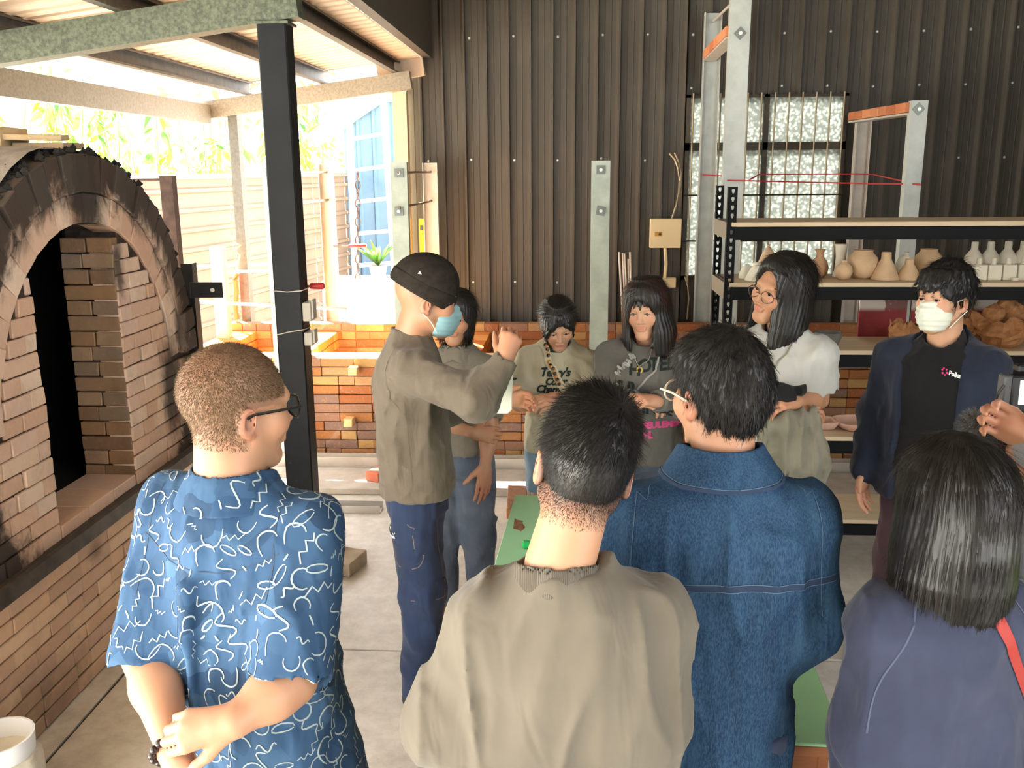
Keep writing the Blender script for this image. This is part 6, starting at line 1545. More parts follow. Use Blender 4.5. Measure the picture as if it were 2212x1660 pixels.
cf.loft([(1.40*S, 0, -.016, .077*S, .074*S), (1.445*S, 0, -.012, .066*S, .065*S)], .008, 2.0); cf.loft([(1.38*S, 0, -.016, .069*S, .066*S), (1.46*S, 0, -.012, .058*S, .057*S)], .003, 2.0, sub=True); cf.plane((0, -.08, 1.442*S), (0, .35, 1))
CV, CF = cf.mesh(); CV = smooth_mesh(CV, CF, 2); p.add('neckband', CV, CF, M_slate, wo)
p.finish()
# ---------------------------------------------------------------- 5: masked speaker
w, S = place(922, 652, 3.22, 1.555)
p = Person('masked speaker in a black beanie and taupe sweatshirt raising his fist', w.x-.06, 3.24, -82, S, SKIN_C)
S5 = S
basics_o = basics(p, M_denimj, M_shoe, wide=1.08, name='cargo_jeans', zw=1.02)
hc5 = p.loc(w)
p.head((hc5[0], hc5[1], 1.555*S), yaw=6, pitch=-9, roll=0, hs=1.04*S, neck=(.0, -.01, 1.40*S), nr=.06, res=.0035)
# beanie
def cut(f): f.plane((0, 0, .012), (0, -.42, -1), .004)
def cuff_(f):
    f.ell((0, -.01, .075), (.088, .105, .085), .03)
V, F = hair_shape(p, cut, (.014, .016, .024), extra=cuff_, amp=.0)
M_bean = NT('beanie_knit'); _c = M_bean.coord('Object'); M_bean.col(M_bean.ramp(M_bean.noise(_c, 40, 4), [(.3, lin(36,32,28)), (.7, lin(50,45,40))])); M_bean.set(.95, spec=.1); M_bean.bump(M_bean.noise(M_bean.coord('Object', (1, 1, .15)), 520, 2), .4, .002)
bo_ = p.add('beanie', p.H(V), F, M_bean.m)
def cut2(f): f.plane((0, 0, .008), (0, -.42, -1), .004); f.plane((0, 0, .066), (0, .36, 1), .006); f.ell((0, -.014, .05), (.082, .104, .2), .002, sub=True)
V, F = hair_shape(p, cut2, (.020, .022, .05)); p.add('folded_cuff', p.H(V), F, M_bean.m, bo_)
tb3 = p.H(np.array([(.089, -.04, .115)]))[0]
p.addmb('triangle_tag', MB().add([p.H(np.array([q]))[0] for q in ((.0895, -.052, .098), (.0895, -.038, .098), (.0885, -.045, .108), (.0875, -.045, .102))], [(0, 1, 2), (0, 2, 3), (1, 2, 3), (0, 1, 3)]), mat('tag_silver', lin(190,190,180), .4), bo_, smooth=False)
# surgical mask
M_maskb = cloth('mask_blue', lin(126,166,172), lin(142,180,184), weave=900, bump=.05, rough=.9); M_maskw = cloth('mask_white', lin(206,210,194), lin(220,224,210), weave=900, bump=.05, rough=.9)
def mask(p, m, straps, zt=.002, zb=-.112, yb=.036):
    f = Field((-.1, -.02, -.14), (.1, .14, .06), .0032)
    f.ell((0, .052, -.045), (.066, .058, .072), .02); f.cone((0, .098, -.008), (0, .108, -.03), .013, .016, .02); f.cone((0, .085, -.06), (0, .078, -.098), .03, .022, .03)
    f.func(lambda x, y, z: .0016*np.sin(z*330))
    f.plane((0, .09, zt+.004), (0, .35, 1)); f.plane((0, .06, zb), (0, .2, -1)); f.plane((0, yb, -.04), (0, -1, .12))
    V, F = f.mesh(); o = p.add('face_mask', p.H(V), F, m)
    for e in (-1, 1):
        for za, zc in ((-.002, .016), (-.088, -.03)):
            pts = [(e*.058, yb+.004, za-.006), (e*.076, .016, (za+zc)/2), (e*.086, -.018, zc)]
            p.addmb('ear_loop', MB().tube(p.H(np.array([tuple(q) for q in curve(pts, 8)])).tolist(), .0018, 6), M_maskw, o)
    return o
mask(p, M_maskb, True)
V, F = hair_shape(p, lambda f: (f.plane((0, 0, .0), (0, -.42, 1), .004), f.plane((0, -.05, -.06), (0, -.1, -1), .01), f.plane((0, -.02, 0), (0, 1, .0)), [f.ell((e*.09, -.005, -.01), (.03, .03, .04), .006, sub=True) for e in (-1, 1)]), (.001, .002, .0)); 
p.add('nape_hair', p.H(V), F, M_hairm)
Rsh = p.L(890, 800, 3.08); Rel = p.L(1030, 862, 2.98); Rwr = p.L(1088, 782, 3.02)
Rsh[2] = 1.33*S
Lsh = A3((-.17*S, 0, 1.32*S)); Lel = A3((-.22*S, .12, 1.10*S)); Lwr = A3((-.1*S, .32, 1.16*S))
p.arm(Rsh, Rel, Rwr, p.L(1103, 735, 3.03)-Rwr, (-.9, .1, .2), (1.25, 1.5, .9), res=.0045, start=1.5, wr_=1, thumb=(.5, .35, .7), fs=1.02)
p.arm(Lsh, Lel, Lwr, (.2, 1, .1), (1, 0, -.3), (.6, .6, .5), res=.006, start=1.4, wr_=-1)
M_taupe = cloth('taupe_fleece', lin(90,81,68), lin(102,93,80), weave=900, scale=4, fine=.15)
rows = [(.845*S, 0, .0, .170*S, .136*S), (.90*S, 0, 0, .176*S, .140*S), (1.0*S, 0, -.008, .170*S, .136*S), (1.12*S, 0, -.012, .165*S, .130*S), (1.24*S, 0, -.016, .172*S, .134*S), (1.33*S, 0, -.016, .166*S, .118*S), (1.385*S, 0, -.012, .128*S, .095*S), (1.43*S, 0, -.008, .082*S, .076*S), (1.455*S, 0, -.004, .066*S, .066*S)]
def pf(f):
    e = A3(Rel); u = (A3(Rwr)-e)/np.linalg.norm(A3(Rwr)-e); v = (A3(Rsh)-e)/np.linalg.norm(A3(Rsh)-e)
    b = (u+v)/np.linalg.norm(u+v)
    for t, l in ((.03, .035), (.06, .05), (.09, .05)):
        f.cone(e+v*t+b*.035-A3((0, 0, 0)), e+v*(t+.02)-b*l*.3+A3((.05, 0, 0)), .007, .004, .016)
to, TV, TF = garment(p, 'taupe_sweatshirt', M_taupe, rows, [([Rsh, Rel, Rwr], [.072*S, .066*S, .044*S]), ([Lsh, Lel, Lwr], [.068*S, .064*S, .044*S])], res=.007, k=.045, hem=.85*S, neck=((0, .0, 1.43*S), (0, .03, 1.6*S), .058*S, .07*S), fold=(.0038, (11, 11, 8), 31, 2), cuffs=[(A3(Rwr)-.0*(A3(Rwr)-A3(Rel)), A3(Rwr)-A3(Rel), .05*S)], extra=pf)
tb5 = bvh_of(TV, TF); M_ts = mat('taupe_seam', lin(96,86,72), .9)
seam(p, 'side_seam', tb5, curve([(.16*S, -.03, 1.24*S), (.18*S, -.02, 1.1*S), (.18*S, -.01, .92*S)], 22), M_ts, .003, .001, to)
seam(p, 'armhole_seam', tb5, curve([(.12*S, -.04, 1.42*S), (.165*S, -.10, 1.36*S), (.18*S, -.11, 1.28*S), (.18*S, -.05, 1.2*S)], 22), M_ts, .003, .001, to)
seam(p, 'hem_band', tb5, [(.17*S*math.cos(a), .135*S*math.sin(a), .905*S) for a in np.linspace(0, 6.283, 50)], M_ts, .0025, .001, to)
cf = Field((-.1, -.1, 1.38*S), (.1, .12, 1.5*S), .0045)
cf.loft([(1.405*S, 0, -.008, .078*S, .076*S), (1.452*S, 0, -.002, .067*S, .067*S)], .008, 2.0); cf.loft([(1.38*S, 0, -.008, .070*S, .068*S), (1.47*S, 0, -.002, .059*S, .059*S)], .003, 2.0, sub=True); cf.plane((0, 0, 1.44*S), (0, .3, 1))
CV, CF = cf.mesh(); p.add('neckband', CV, CF, M_taupe, to)
# jeans details
jv = basics_o.data; n = len(jv.vertices); co = np.empty(n*3); jv.vertices.foreach_get('co', co); co = co.reshape(-1, 3)
jbv = bvh_of(co, [tuple(q.vertices) for q in jv.polygons]); M_jst = mat('jeans_stitch', lin(120,100,90), .8); M_jd = mat('jeans_seam', lin(24,40,66), .85)
PW = lambda px, py: p.L(px, py, 3.13)
seam(p, 'back_pocket', jbv, curve([PW(850, 1135), PW(858, 1180), PW(882, 1215), PW(908, 1205), PW(904, 1150), PW(890, 1122)], 26), M_jst, .003, .001, basics_o)
seam(p, 'side_seam', jbv, curve([PW(918, 1115), PW(935, 1180), PW(948, 1240), PW(950, 1300)], 18), M_jst, .003, .001, basics_o)
seam(p, 'cargo_pocket', jbv, curve([PW(905, 1252), PW(950, 1250), PW(992, 1245)], 12), M_jd, .010, .002, basics_o)
seam(p, 'cargo_pocket', jbv, curve([PW(905, 1285), PW(950, 1284), PW(992, 1280)], 12), M_jst, .003, .001, basics_o)
lb = PW(858, 1143)
lbl = [PW(848, 1131), PW(870, 1131), PW(872, 1154), PW(850, 1155)]
mb = MB(); G = 5
for i in range(G+1):
    for j in range(G+1):
        q = (A3(lbl[0])*(1-i/G)+A3(lbl[1])*i/G)*(1-j/G)+(A3(lbl[3])*(1-i/G)+A3(lbl[2])*i/G)*j/G
        mb.v.append(tuple(on_surf(jbv, q, .002)[0]))
for i in range(G):
    for j in range(G): a = i*(G+1)+j; mb.f.append((a, a+1, a+G+2, a+G+1))
lo_ = p.addmb('white_label', mb, mat('label_white', lin(222,222,218), .7), basics_o)
bv_l = bvh_of([Vector(v) for v in mb.v], mb.f); xd = A3(lbl[1])-A3(lbl[0])
textmesh(p, 'label_print', 'Cu', .042, A3(lbl[3])+(A3(lbl[1])-A3(lbl[0]))*.06+A3((0, 0, .012)), xd, bv_l, mat('print_black', lin(24,24,26), .7), lo_, bold=.001)
p.finish()
# pale paper sheet tucked under the raised arm
pa_ = [at_y(x, y, 3.16) for x, y in ((1108, 800), (1106, 885), (1098, 893), (1060, 893), (1065, 850))]
tag(put('paper_folder', MB().prism([(q.x, q.z) for q in pa_], 'y', 3.15, 3.165).mesh('paper', bevel=.003), mat('paper_white', lin(206,208,192), .6, c2=lin(218,220,206), scale=8)), 'pale paper folder held under the raised arm of the speaker', 'paper')

# ---------------------------------------------------------------- shared: long hair helper
def long_hair(p, name, rows, thick=(.014, .016, .016), face=(.072, .11, .125), facec=(0, .15, -.045), neckcut=True, wave=0., n=5000, L=.07, m=None, part=None, part2=-.25, fringe=None, seed=3, lo=-.27, amp=.0014, mass=None, strand_w=.0016, jit=.03):
    def cut(f):
        f.ell(facec, face, .012, sub=True)
        if neckcut: f.cone((0, .045, -.1), (0, .07, -.34), .058, .08, .01, sub=True)
        if fringe: fringe(f)
    z0_, _, cy_, rx_, ry_ = rows[0]; rows = [(z0_+.052, 0, cy_, rx_*.48, ry_*.52), (z0_+.034, 0, cy_, rx_*.8, ry_*.82)]+list(rows)
    def ext(f): f.loft(rows, .03, 2.2)
    def post(f):
        f.func(lambda x, y, z: amp*np.sin(np.arctan2(x, -(y+.02))*40+5*vnoise(x*16, y*16, z*5, seed))+(.004+wave)*vnoise(x*16, y*16, z*(4+wave*1500), seed+3))
    V, F = hair_shape(p, cut, thick, lo=lo, extra=ext, post=post)
    hr = p.add(name, p.H(V), F, mass or M_hairm)
    if part is None: down = lambda P_, D: np.clip((P_[:, 2:3])/.12, 0, 1)*D+(1-np.clip((P_[:, 2:3])/.12, 0, 1))*np.array([[0, 0, -1.]])
    else:
        def down(P_, D):
            t = np.clip((P_[:, 2:3]+.01)/.13, 0, 1); sd = np.sign(P_[:, :1]-part)*np.array([[1., 0, 0]])+np.array([[0, part2, -.35]])
            return t*sd+(1-t)*(np.array([[0, 0, -1.]])+.1*D)
    msk = lambda c: 1.-((c[:, 1] > .055) & (c[:, 2] < .10)).astype(float)*.75
    hair_strands(p, V, F, n, L, strand_w, (0, .0, .25), msk, 5, .0, .05, jit+wave*4, m or M_hairb, 'hair_strands', seed, hr, fwd=down, curl=.01)
    return hr, V, F
# ---------------------------------------------------------------- 6: woman behind the speaker
w, S = place(985, 690, 3.86, 1.56)
p = Person('woman with a dark bob and grey overshirt half hidden behind the speaker', w.x, 3.88, 172, S, SKIN_C)
basics(p, M_jeansg, M_shoe, wide=1.12)
p.head((0, .02*S, 1.56*S), yaw=8, pitch=0, roll=-3, hs=1.0*S, neck=(0, -.02*S, 1.40*S), fem=True, res=.003, nr=.05)
long_hair(p, 'bob_hair', [(.08, 0, -.015, .09, .105), (0, 0, -.02, .094, .105), (-.06, 0, -.02, .09, .095), (-.095, 0, -.02, .082, .085)], n=3500, face=(.068, .095, .118), facec=(0, .135, -.03), lo=-.12, part=.0)
rows = std(p, e=.012, w=.95, hemz=.9); M_ovr = cloth('grey_overshirt', lin(104,98,86), lin(120,114,100))
Rsh, Lsh = A3((.165*S, 0, 1.315*S)), A3((-.165*S, 0, 1.315*S))
Lel, Lwr = p.L(1058, 930, 3.80), p.L(1048, 1005, 3.72)
Rel, Rwr = A3((.21*S, .03, 1.08*S)), p.L(1022, 935, 3.62)
p.arm(Lsh, Lel, Lwr, p.L(1046, 1055, 3.71)-Lwr, (.4, -.5, 0), (.2, .25, .2), res=.004, start=.6, wr_=-1, g=.85, fs=.95)
p.arm(Rsh, Rel, Rwr, p.L(1065, 940, 3.66)-Rwr, (0, -.8, -.3), (.4, .6, .5), res=.004, start=.7, wr_=1, g=.85, fs=.95)
io, _, _ = garment(p, 'black_top', M_blackc, std(p, e=.0, w=.93, hemz=.9), [([Lsh, Rsh], [.05*S, .05*S])], traps=False, res=.010, hem=.9*S, neck=((0, .03, 1.42*S), (0, .08, 1.52*S), .07*S, .09*S))
def opn(f): f.cone((0, .16, 1.5*S), (0, .17, .8*S), .075*S, .06*S, .01, sub=True)
lc, rc = Lsh+(Lel-Lsh)*.75, Rsh+(Rel-Rsh)*.8
garment(p, 'grey_overshirt', M_ovr, rows, [([Lsh, lc+(Lel-Lsh)*.1], [.062*S, .060*S]), ([Rsh, rc+(Rel-Rsh)*.1], [.062*S, .060*S])], res=.009, k=.045, hem=.88*S, neck=((0, .0, 1.42*S), (0, .03, 1.6*S), .06*S, .08*S), fold=(.004, (10, 10, 7), 41), subs=opn, cuffs=[(lc, Lel-Lsh, .075*S), (rc, Rel-Rsh, .075*S)])
cf = Field((-.12, -.11, 1.34*S), (.12, .16, 1.5*S), .006)
cf.loft([(1.36*S, 0, .0, .098*S, .10*S), (1.42*S, 0, -.006, .083*S, .08*S), (1.455*S, 0, -.01, .07*S, .066*S)], .01, 2.0); cf.loft([(1.3*S, 0, .0, .094*S, .095*S), (1.42*S, 0, -.006, .074*S, .071*S), (1.5*S, 0, -.01, .06*S, .057*S)], .004, 2.0, sub=True); cf.cone((0, .12, 1.5*S), (0, .13, 1.3*S), .045, .06, .006, sub=True)
V, F = cf.mesh(); p.add('collar', V, F, M_ovr)
p.finish()
# ---------------------------------------------------------------- 7: girl in the cream ringer tee, looking down
w, S = place(1206, 702, 4.12, 1.51)
p = Person('girl with tied black hair in a cream printed ringer tee looking down', w.x, 4.14, 178, S, SKIN_B)
basics(p, cloth('denim_shorts', lin(120,150,178), lin(150,178,200)), M_shoew, shorts=.62, wide=1.05, bare=True, name='denim_shorts', zw=.98)
p.head((0, .05*S, 1.51*S), yaw=10, pitch=-26, roll=4, hs=1.0*S, neck=(0, -.015*S, 1.38*S), fem=True, res=.003, nr=.048)
def frg(f): pass
hr, V, F = long_hair(p, 'tied_hair', [(.08, 0, -.015, .086, .105), (0, 0, -.025, .086, .100), (-.03, 0, -.04, .08, .085)], thick=(.012, .016, .016), face=(.070, .09, .11), facec=(-.008, .132, -.04), neckcut=False, n=3500, L=.05, lo=-.06, part=.02, part2=-1.2)
f = Field((-.1, -.02, -.06), (.1, .14, .14), .004)
f.chain([(.0, .075, .095), (.045, .092, .05), (.066, .078, -.005), (.066, .062, -.05)], [.022, .018, .014, .004], .012, sq=((0, 1, 0), .6)); f.chain([(.0, .075, .095), (-.04, .085, .06), (-.07, .05, .01), (-.076, .03, -.07)], [.022, .015, .009, .003], .012)
f.func(lambda x, y, z: .0018*np.sin(x*420+z*160)); Vb, Fb = f.mesh(); p.add('fringe', p.H(Vb), Fb, M_hairm, hr)
M_cream = cloth('cream_jersey', lin(178,172,148), lin(190,184,162), scale=4); M_dgreen = cloth('dark_green_trim', lin(26,52,44), lin(34,62,54))
Rsh, Lsh = A3((.155*S, 0, 1.31*S)), A3((-.155*S, 0, 1.31*S))
Rel, Rwr = p.L(1122, 872, 4.06), p.L(1160, 866, 3.92)
Lel, Lwr = p.L(1290, 880, 4.06), p.L(1215, 872, 3.90)
p.arm(Rsh, Rel, Rwr, p.L(1205, 862, 3.88)-Rwr, (0, -.4, -.6), (.7, .9, .6), res=.004, start=.5, wr_=1, g=.85, fs=.95)
p.arm(Lsh, Lel, Lwr, p.L(1180, 868, 3.86)-Lwr, (0, -.4, -.6), (.7, .9, .6), res=.004, start=.5, wr_=-1, g=.85, fs=.95)
lc, rc = Lsh+(Lel-Lsh)*.62, Rsh+(Rel-Rsh)*.62
to, TV, TF = garment(p, 'cream_tee', M_cream, std(p, e=.025, w=.95, hemz=.82, bust=.015), [([Lsh, lc+(Lel-Lsh)*.12], [.064*S, .082*S]), ([Rsh, rc+(Rel-Rsh)*.12], [.064*S, .082*S])], res=.008, k=.045, hem=.835*S, neck=((0, .01, 1.41*S), (0, .06, 1.55*S), .062*S, .08*S), fold=(.0045, (9, 9, 5), 51, 3), cuffs=[(lc, Lel-Lsh, .095*S), (rc, Rel-Rsh, .095*S)])
tb7 = bvh_of(TV, TF)
cf = Field((-.11, -.1, 1.34*S), (.11, .13, 1.47*S), .005)
cf.loft([(1.375*S, 0, .006, .082*S, .080*S), (1.43*S, 0, -.004, .069*S, .066*S)], .008, 2.0); cf.loft([(1.35*S, 0, .006, .074*S, .072*S), (1.45*S, 0, -.004, .061*S, .058*S)], .003, 2.0, sub=True); cf.plane((0, 0, 1.416*S), (0, .38, 1))
V, F = cf.mesh(); p.add('neckband', V, F, M_dgreen, to)
for c, d in ((rc, Rel-Rsh), (lc, Lel-Lsh)):
    d = d/np.linalg.norm(d); u1 = np.cross(d, (0, 1, .1)); u1 /= np.linalg.norm(u1); u2 = np.cross(d, u1)
    p.addmb('sleeve_trim', MB().sweep([(-.002, -.014), (.002, -.014), (.002, .014), (-.002, .014)], [c-d*.01+(u1*math.cos(a)+u2*math.sin(a))*.083*S for a in np.linspace(0, 6.283, 25)], up=tuple(d), cap=False), M_dgreen, to)
M_ink = mat('dark_green_print', lin(24,44,38), .8)
xd = p.L(1240, 815, 4.0)-p.L(1160, 815, 4.0)
for txt, px, py, sz_ in (('Terry\'s', 1164, 818, .052), ('Color', 1176, 835, .042), ('Champ', 1156, 852, .048)):
    textmesh(p, 'tee_print', txt, sz_, p.L(px, py, 3.98), xd, tb7, M_ink, to, shear=.3, bold=.0022, off=.002, spacing=.9, ray=(0, -1, 0))
seam(p, 'bag_strap', tb7, curve([p.L(1168, 735, 4.1), p.L(1185, 775, 3.98), p.L(1215, 835, 3.98), p.L(1260, 900, 4.0)], 26), mat('cream_strap', lin(206,198,170), .8), .032, .004)
ch_p = [on_surf(tb7, q, .008)[0] for q in curve([p.L(1180, 742, 4.08), p.L(1190, 785, 3.97), p.L(1208, 830, 3.97)], 30)]
for k, q in enumerate(ch_p[::2]):
    o_ = p.addmb('chain_link', MB().lathe([(.002, -.009), (.0085, -.005), (.0085, .005), (.002, .009)], tuple(q), 8), mat('tortoise_'+str(k % 2), lin(190,140,80) if k % 2 else lin(40,30,26), .3))
p.finish()
# ---------------------------------------------------------------- 8: girl in the grey sweatshirt
w, S = place(1396, 672, 3.92, 1.54)
p = Person('girl with wavy reddish-black hair in a grey lettered sweatshirt and key necklace', w.x, 3.94, 176, S, SKIN_B)
basics(p, M_jeansg, M_shoew)
p.head((0, .03*S, 1.54*S), yaw=-16, pitch=-6, roll=3, hs=1.04*S, neck=(0, -.015*S, 1.40*S), fem=True, res=.003, nr=.048)
M_hairr = hairmat('reddish_black_hair', (.014, .007, .005), .35, (.07, .022, .014))
hr, V, F = long_hair(p, 'wavy_hair', [(.09, 0, -.01, .092, .108), (.02, 0, -.012, .104, .108), (-.05, 0, -.01, .118, .105), (-.12, 0, -.005, .128, .10), (-.18, 0, 0, .126, .092), (-.215, 0, 0, .11, .08)], thick=(.016, .018, .018), face=(.070, .10, .122), facec=(0, .138, -.045), part=0., part2=.1, n=5000, L=.06, m=M_hairr, wave=.006, seed=12)
f = Field((-.09, .02, .0), (.09, .14, .13), .004)
for k in range(15):
    x = -.062+k*.0089; f.cone((x*.85, .062+.022*(1-(x/.07)**2), .095), (x*1.02+.003*math.sin(k*2.3), .071+.030*(1-(x/.075)**2), .034+.008*math.sin(k*1.7)+.012*abs(x)/.06), .0075, .0022, .006)
Vb, Fb = f.mesh(); p.add('fringe', p.H(Vb), Fb, M_hairm, hr)
M_grey = cloth('charcoal_fleece', lin(82,80,76), lin(98,96,90), weave=900, fine=.2)
Rsh, Lsh = A3((.165*S, 0, 1.315*S)), A3((-.165*S, 0, 1.315*S))
Rel, Rwr = p.L(1303, 868, 3.88), p.L(1365, 862, 3.72)
Lel, Lwr = p.L(1492, 880, 3.88), p.L(1425, 868, 3.70)
p.arm(Rsh, Rel, Rwr, p.L(1418, 868, 3.70)-Rwr, (0, -.35, -.7), (.55, .7, .5), res=.004, start=1.6, wr_=1, g=.85, fs=.98)
p.arm(Lsh, Lel, Lwr, p.L(1385, 860, 3.66)-Lwr, (0, -.2, -.8), (.8, .9, .6), res=.004, start=1.6, wr_=-1, g=.85, fs=.98)
so, SV, SF = garment(p, 'grey_sweatshirt', M_grey, std(p, e=.026, w=.97, hemz=.80, bust=.02), [([Rsh, Rel, Rwr], [.066*S, .066*S, .048*S]), ([Lsh, Lel, Lwr], [.066*S, .066*S, .048*S])], res=.008, k=.045, hem=.82*S, neck=((0, .01, 1.42*S), (0, .06, 1.55*S), .066*S, .085*S), fold=(.0045, (9, 9, 6), 61, 3), cuffs=[(Rwr, Rwr-Rel, .055*S), (Lwr, Lwr-Lel, .055*S)])
sb8 = bvh_of(SV, SF); M_blk8 = mat('letter_green_black', lin(20,32,28), .85); M_pnk = mat('letter_pink', lin(206,74,130), .8)
Y8 = 3.78; xd = p.L(1460, 800, Y8)-p.L(1360, 800, Y8)
for txt, px, py, sz_, mm_ in (('H', 1358, 814, .068, M_blk8), ('O', 1378, 807, .068, M_blk8), ('TEL', 1402, 804, .068, M_blk8), ('S B', 1332, 848, .058, M_blk8), ('INES', 1386, 899, .064, M_blk8), ('SEULEMENT', 1388, 930, .037, M_pnk), ('H.', 1390, 952, .042, M_pnk)):
    textmesh(p, 'sweater_lettering', txt, sz_, p.L(px, py, Y8), xd, sb8, mm_, so, bold=.0025, off=.002, ray=(0, -1, 0))
# ruffled trim on the sleeve
rf = MB(); M_ruf = cloth('ruffle_mix', lin(120,118,114), lin(190,188,182), scale=60)
for k, q in enumerate(curve([p.L(1366, 752, 3.80), p.L(1340, 775, 3.78), p.L(1318, 800, 3.78), p.L(1306, 840, 3.78), p.L(1310, 860, 3.76)], 26)):
    l, n_ = on_surf(sb8, q, .004); a = (k % 2)*1.2; rf.tube([l-Vector((.012*math.cos(a), 0, .008)), l+n_*.007, l+Vector((.012*math.cos(a), 0, .008))], [.004, .007, .004], 6)
p.addmb('ruffle_trim', rf, M_ruf, so)
nk = [on_surf(sb8, q, .003)[0] for q in curve([p.L(1370, 745, 3.80), p.L(1380, 775, 3.76), p.L(1386, 782, 3.76), p.L(1394, 772, 3.76), p.L(1408, 745, 3.80)], 18)]
ky = thing('key_necklace', 'brass key on a thin chain worn by the girl in the grey sweatshirt', 'necklace', (0, 0, 0)); rw = Matrix.Translation((p.X, p.Y, 0)) @ Matrix.Rotation(p.a, 4, 'Z')
wp_ = [rw @ q for q in nk]; ky.location = wp_[9]; WL[ky.name] = wp_[9].copy()
put('chain', MB().tube([q-wp_[9] for q in wp_], .0012, 5), mat('silver_chain', lin(190,188,180), .3, .6), ky, wp_[9])
kq = wp_[9]+Vector((0, -.006, -.006)); M_brass = mat('brass', lin(196,172,96), .35, .7)
put('key_bow', MB().tube([kq+Vector((.011*math.cos(t), 0, -.01+.012*math.sin(t))) for t in np.linspace(0, 6.283, 14)], .004, 6), M_brass, ky, (0, 0, 0)).location = -wp_[9]
put('key_blade', MB().box((kq.x-.004, kq.y-.0015, kq.z-.062), (kq.x+.004, kq.y+.0015, kq.z-.018)).box((kq.x, kq.y-.0015, kq.z-.058), (kq.x+.009, kq.y+.0015, kq.z-.046)), M_brass, ky, (0, 0, 0)).location = -wp_[9]
seam(p, 'bag_strap', sb8, curve([p.L(1432, 752, 3.84), p.L(1410, 800, 3.78), p.L(1375, 845, 3.78)], 18), mat('grey_cord', lin(150,148,142), .8), .008, .004)
p.finish()
# ---------------------------------------------------------------- 9: woman in the white tee with glasses
w, S = place(1692, 632, 3.62, 1.55)
p = Person('woman with glasses and long dark hair in a white tee, arms crossed over a jacket', w.x, 3.64, 148, S, SKIN_C)
basics(p, M_jeansg, M_shoe)
p.head((0, .03*S, 1.55*S), yaw=-22, pitch=2, roll=-15, hs=1.05*S, neck=(0, -.015*S, 1.40*S), fem=True, res=.003, nr=.048)
hr, V, F = long_hair(p, 'long_hair', [(.09, 0, -.015, .09, .105), (.02, -.005, -.02, .098, .108), (-.05, -.01, -.025, .105, .105), (-.12, -.015, -.025, .112, .10), (-.18, -.015, -.02, .11, .09), (-.215, -.01, -.015, .095, .075)], thick=(.016, .018, .02), face=(.072, .10, .125), facec=(.006, .132, -.015), n=5500, L=.07, seed=21, part=.02, part2=-.3)
gl = MB(); sg_ = lambda pts: p.H(np.array(pts)).tolist()
for e in (-1, 1):
    gl.tube(sg_([(e*.034+.026*math.cos(t)*(1+.08*math.cos(2*t)), .109-.010*abs(math.cos(t))*.8-(.004 if e*math.cos(t) > 0 else 0), -.002+.021*math.sin(t)) for t in np.linspace(0, 6.283, 23)]), .0016, 6); gl.tube(sg_([(e*.060, .100, .004), (e*.076, .05, .006), (e*.083, -.005, .006)]), .0016, 6)
gl.tube(sg_([(-.009, .112, .002), (0, .114, .005), (.009, .112, .002)]), .0015, 6); p.addmb('glasses', gl, mat('glasses_brown', lin(70,44,30), .3))
p.addmb('earring', MB().lathe([(.0005, -.003), (.003, 0), (.0005, .003)], tuple(p.H(np.array([(-.087, -.002, -.034)]))[0]), 8), mat('pearl', lin(230,226,216), .2))
M_whitet = cloth('white_cotton', lin(164,164,158), lin(176,176,170), scale=4)
Rsh, Lsh = A3((.165*S, 0, 1.315*S)), A3((-.165*S, 0, 1.315*S))
Lel, Lwr = p.L(1768, 862, 3.60), p.L(1722, 868, 3.40)
Rel, Rwr = p.L(1630, 872, 3.58), p.L(1700, 890, 3.42)
p.arm(Lsh, Lel, Lwr, p.L(1685, 868, 3.36)-Lwr, (0, -.5, -.6), (.5, .7, .5), res=.004, start=.4, wr_=-1, g=.92)
p.arm(Rsh, Rel, Rwr, p.L(1745, 888, 3.42)-Rwr, (0, -.5, -.6), (.5, .7, .5), res=.004, start=1.0, wr_=1, g=.9)
lc, rc = Lsh+(Lel-Lsh)*.6, Rsh+(Rel-Rsh)*.6
to, TV, TF = garment(p, 'white_tee', M_whitet, std(p, e=.018, w=.97, hemz=.9, bust=.02), [([Lsh, lc+(Lel-Lsh)*.12], [.064*S, .076*S]), ([Rsh, rc+(Rel-Rsh)*.12], [.064*S, .076*S])], res=.008, k=.045, hem=.9*S, neck=((0, .01, 1.42*S), (0, .06, 1.55*S), .062*S, .08*S), fold=(.004, (9, 9, 6), 71, 3), cuffs=[(lc, Lel-Lsh, .09*S), (rc, Rel-Rsh, .09*S)])
tb9 = bvh_of(TV, TF)
seam(p, 'bag_strap', tb9, curve([p.L(1722, 722, 3.55), p.L(1700, 755, 3.5), p.L(1670, 800, 3.5), p.L(1655, 830, 3.5)], 20), mat('olive_cord', lin(120,116,96), .8), .006, .003)
p.finish()
# folded jacket over her arms, and the black pouch
M_jak = cloth('olive_jacket', lin(106,102,88), lin(126,122,106), scale=6)
def wfield(lo, hi, res): return Field(tuple(lo), tuple(hi), res)
c0 = at_y(1700, 960, 3.42)
f = Field((c0.x-.25, 3.2, c0.z-.32), (c0.x+.25, 3.62, c0.z+.28), .009)
W = lambda px, py, Y: A3(at_y(px, py, Y))
f.chain([W(1640, 905, 3.42), W(1690, 915, 3.36), W(1745, 905, 3.40)], [.035, .04, .035], .04)
f.chain([W(1655, 920, 3.42), W(1665, 980, 3.40), W(1690, 1040, 3.40)], [.05, .045, .03], .04, sq=((0, 1, 0), .6)); f.chain([W(1715, 920, 3.38), W(1735, 980, 3.38), W(1755, 1035, 3.40)], [.05, .055, .05], .04, sq=((0, 1, 0), .6)); f.chain([W(1750, 905, 3.42), W(1768, 960, 3.42), W(1775, 1010, 3.42)], [.03, .03, .02], .03)
f.chain([W(1690, 930, 3.38), W(1712, 1000, 3.38), W(1725, 1050, 3.39)], [.05, .06, .05], .04, sq=((0, 1, 0), .6))
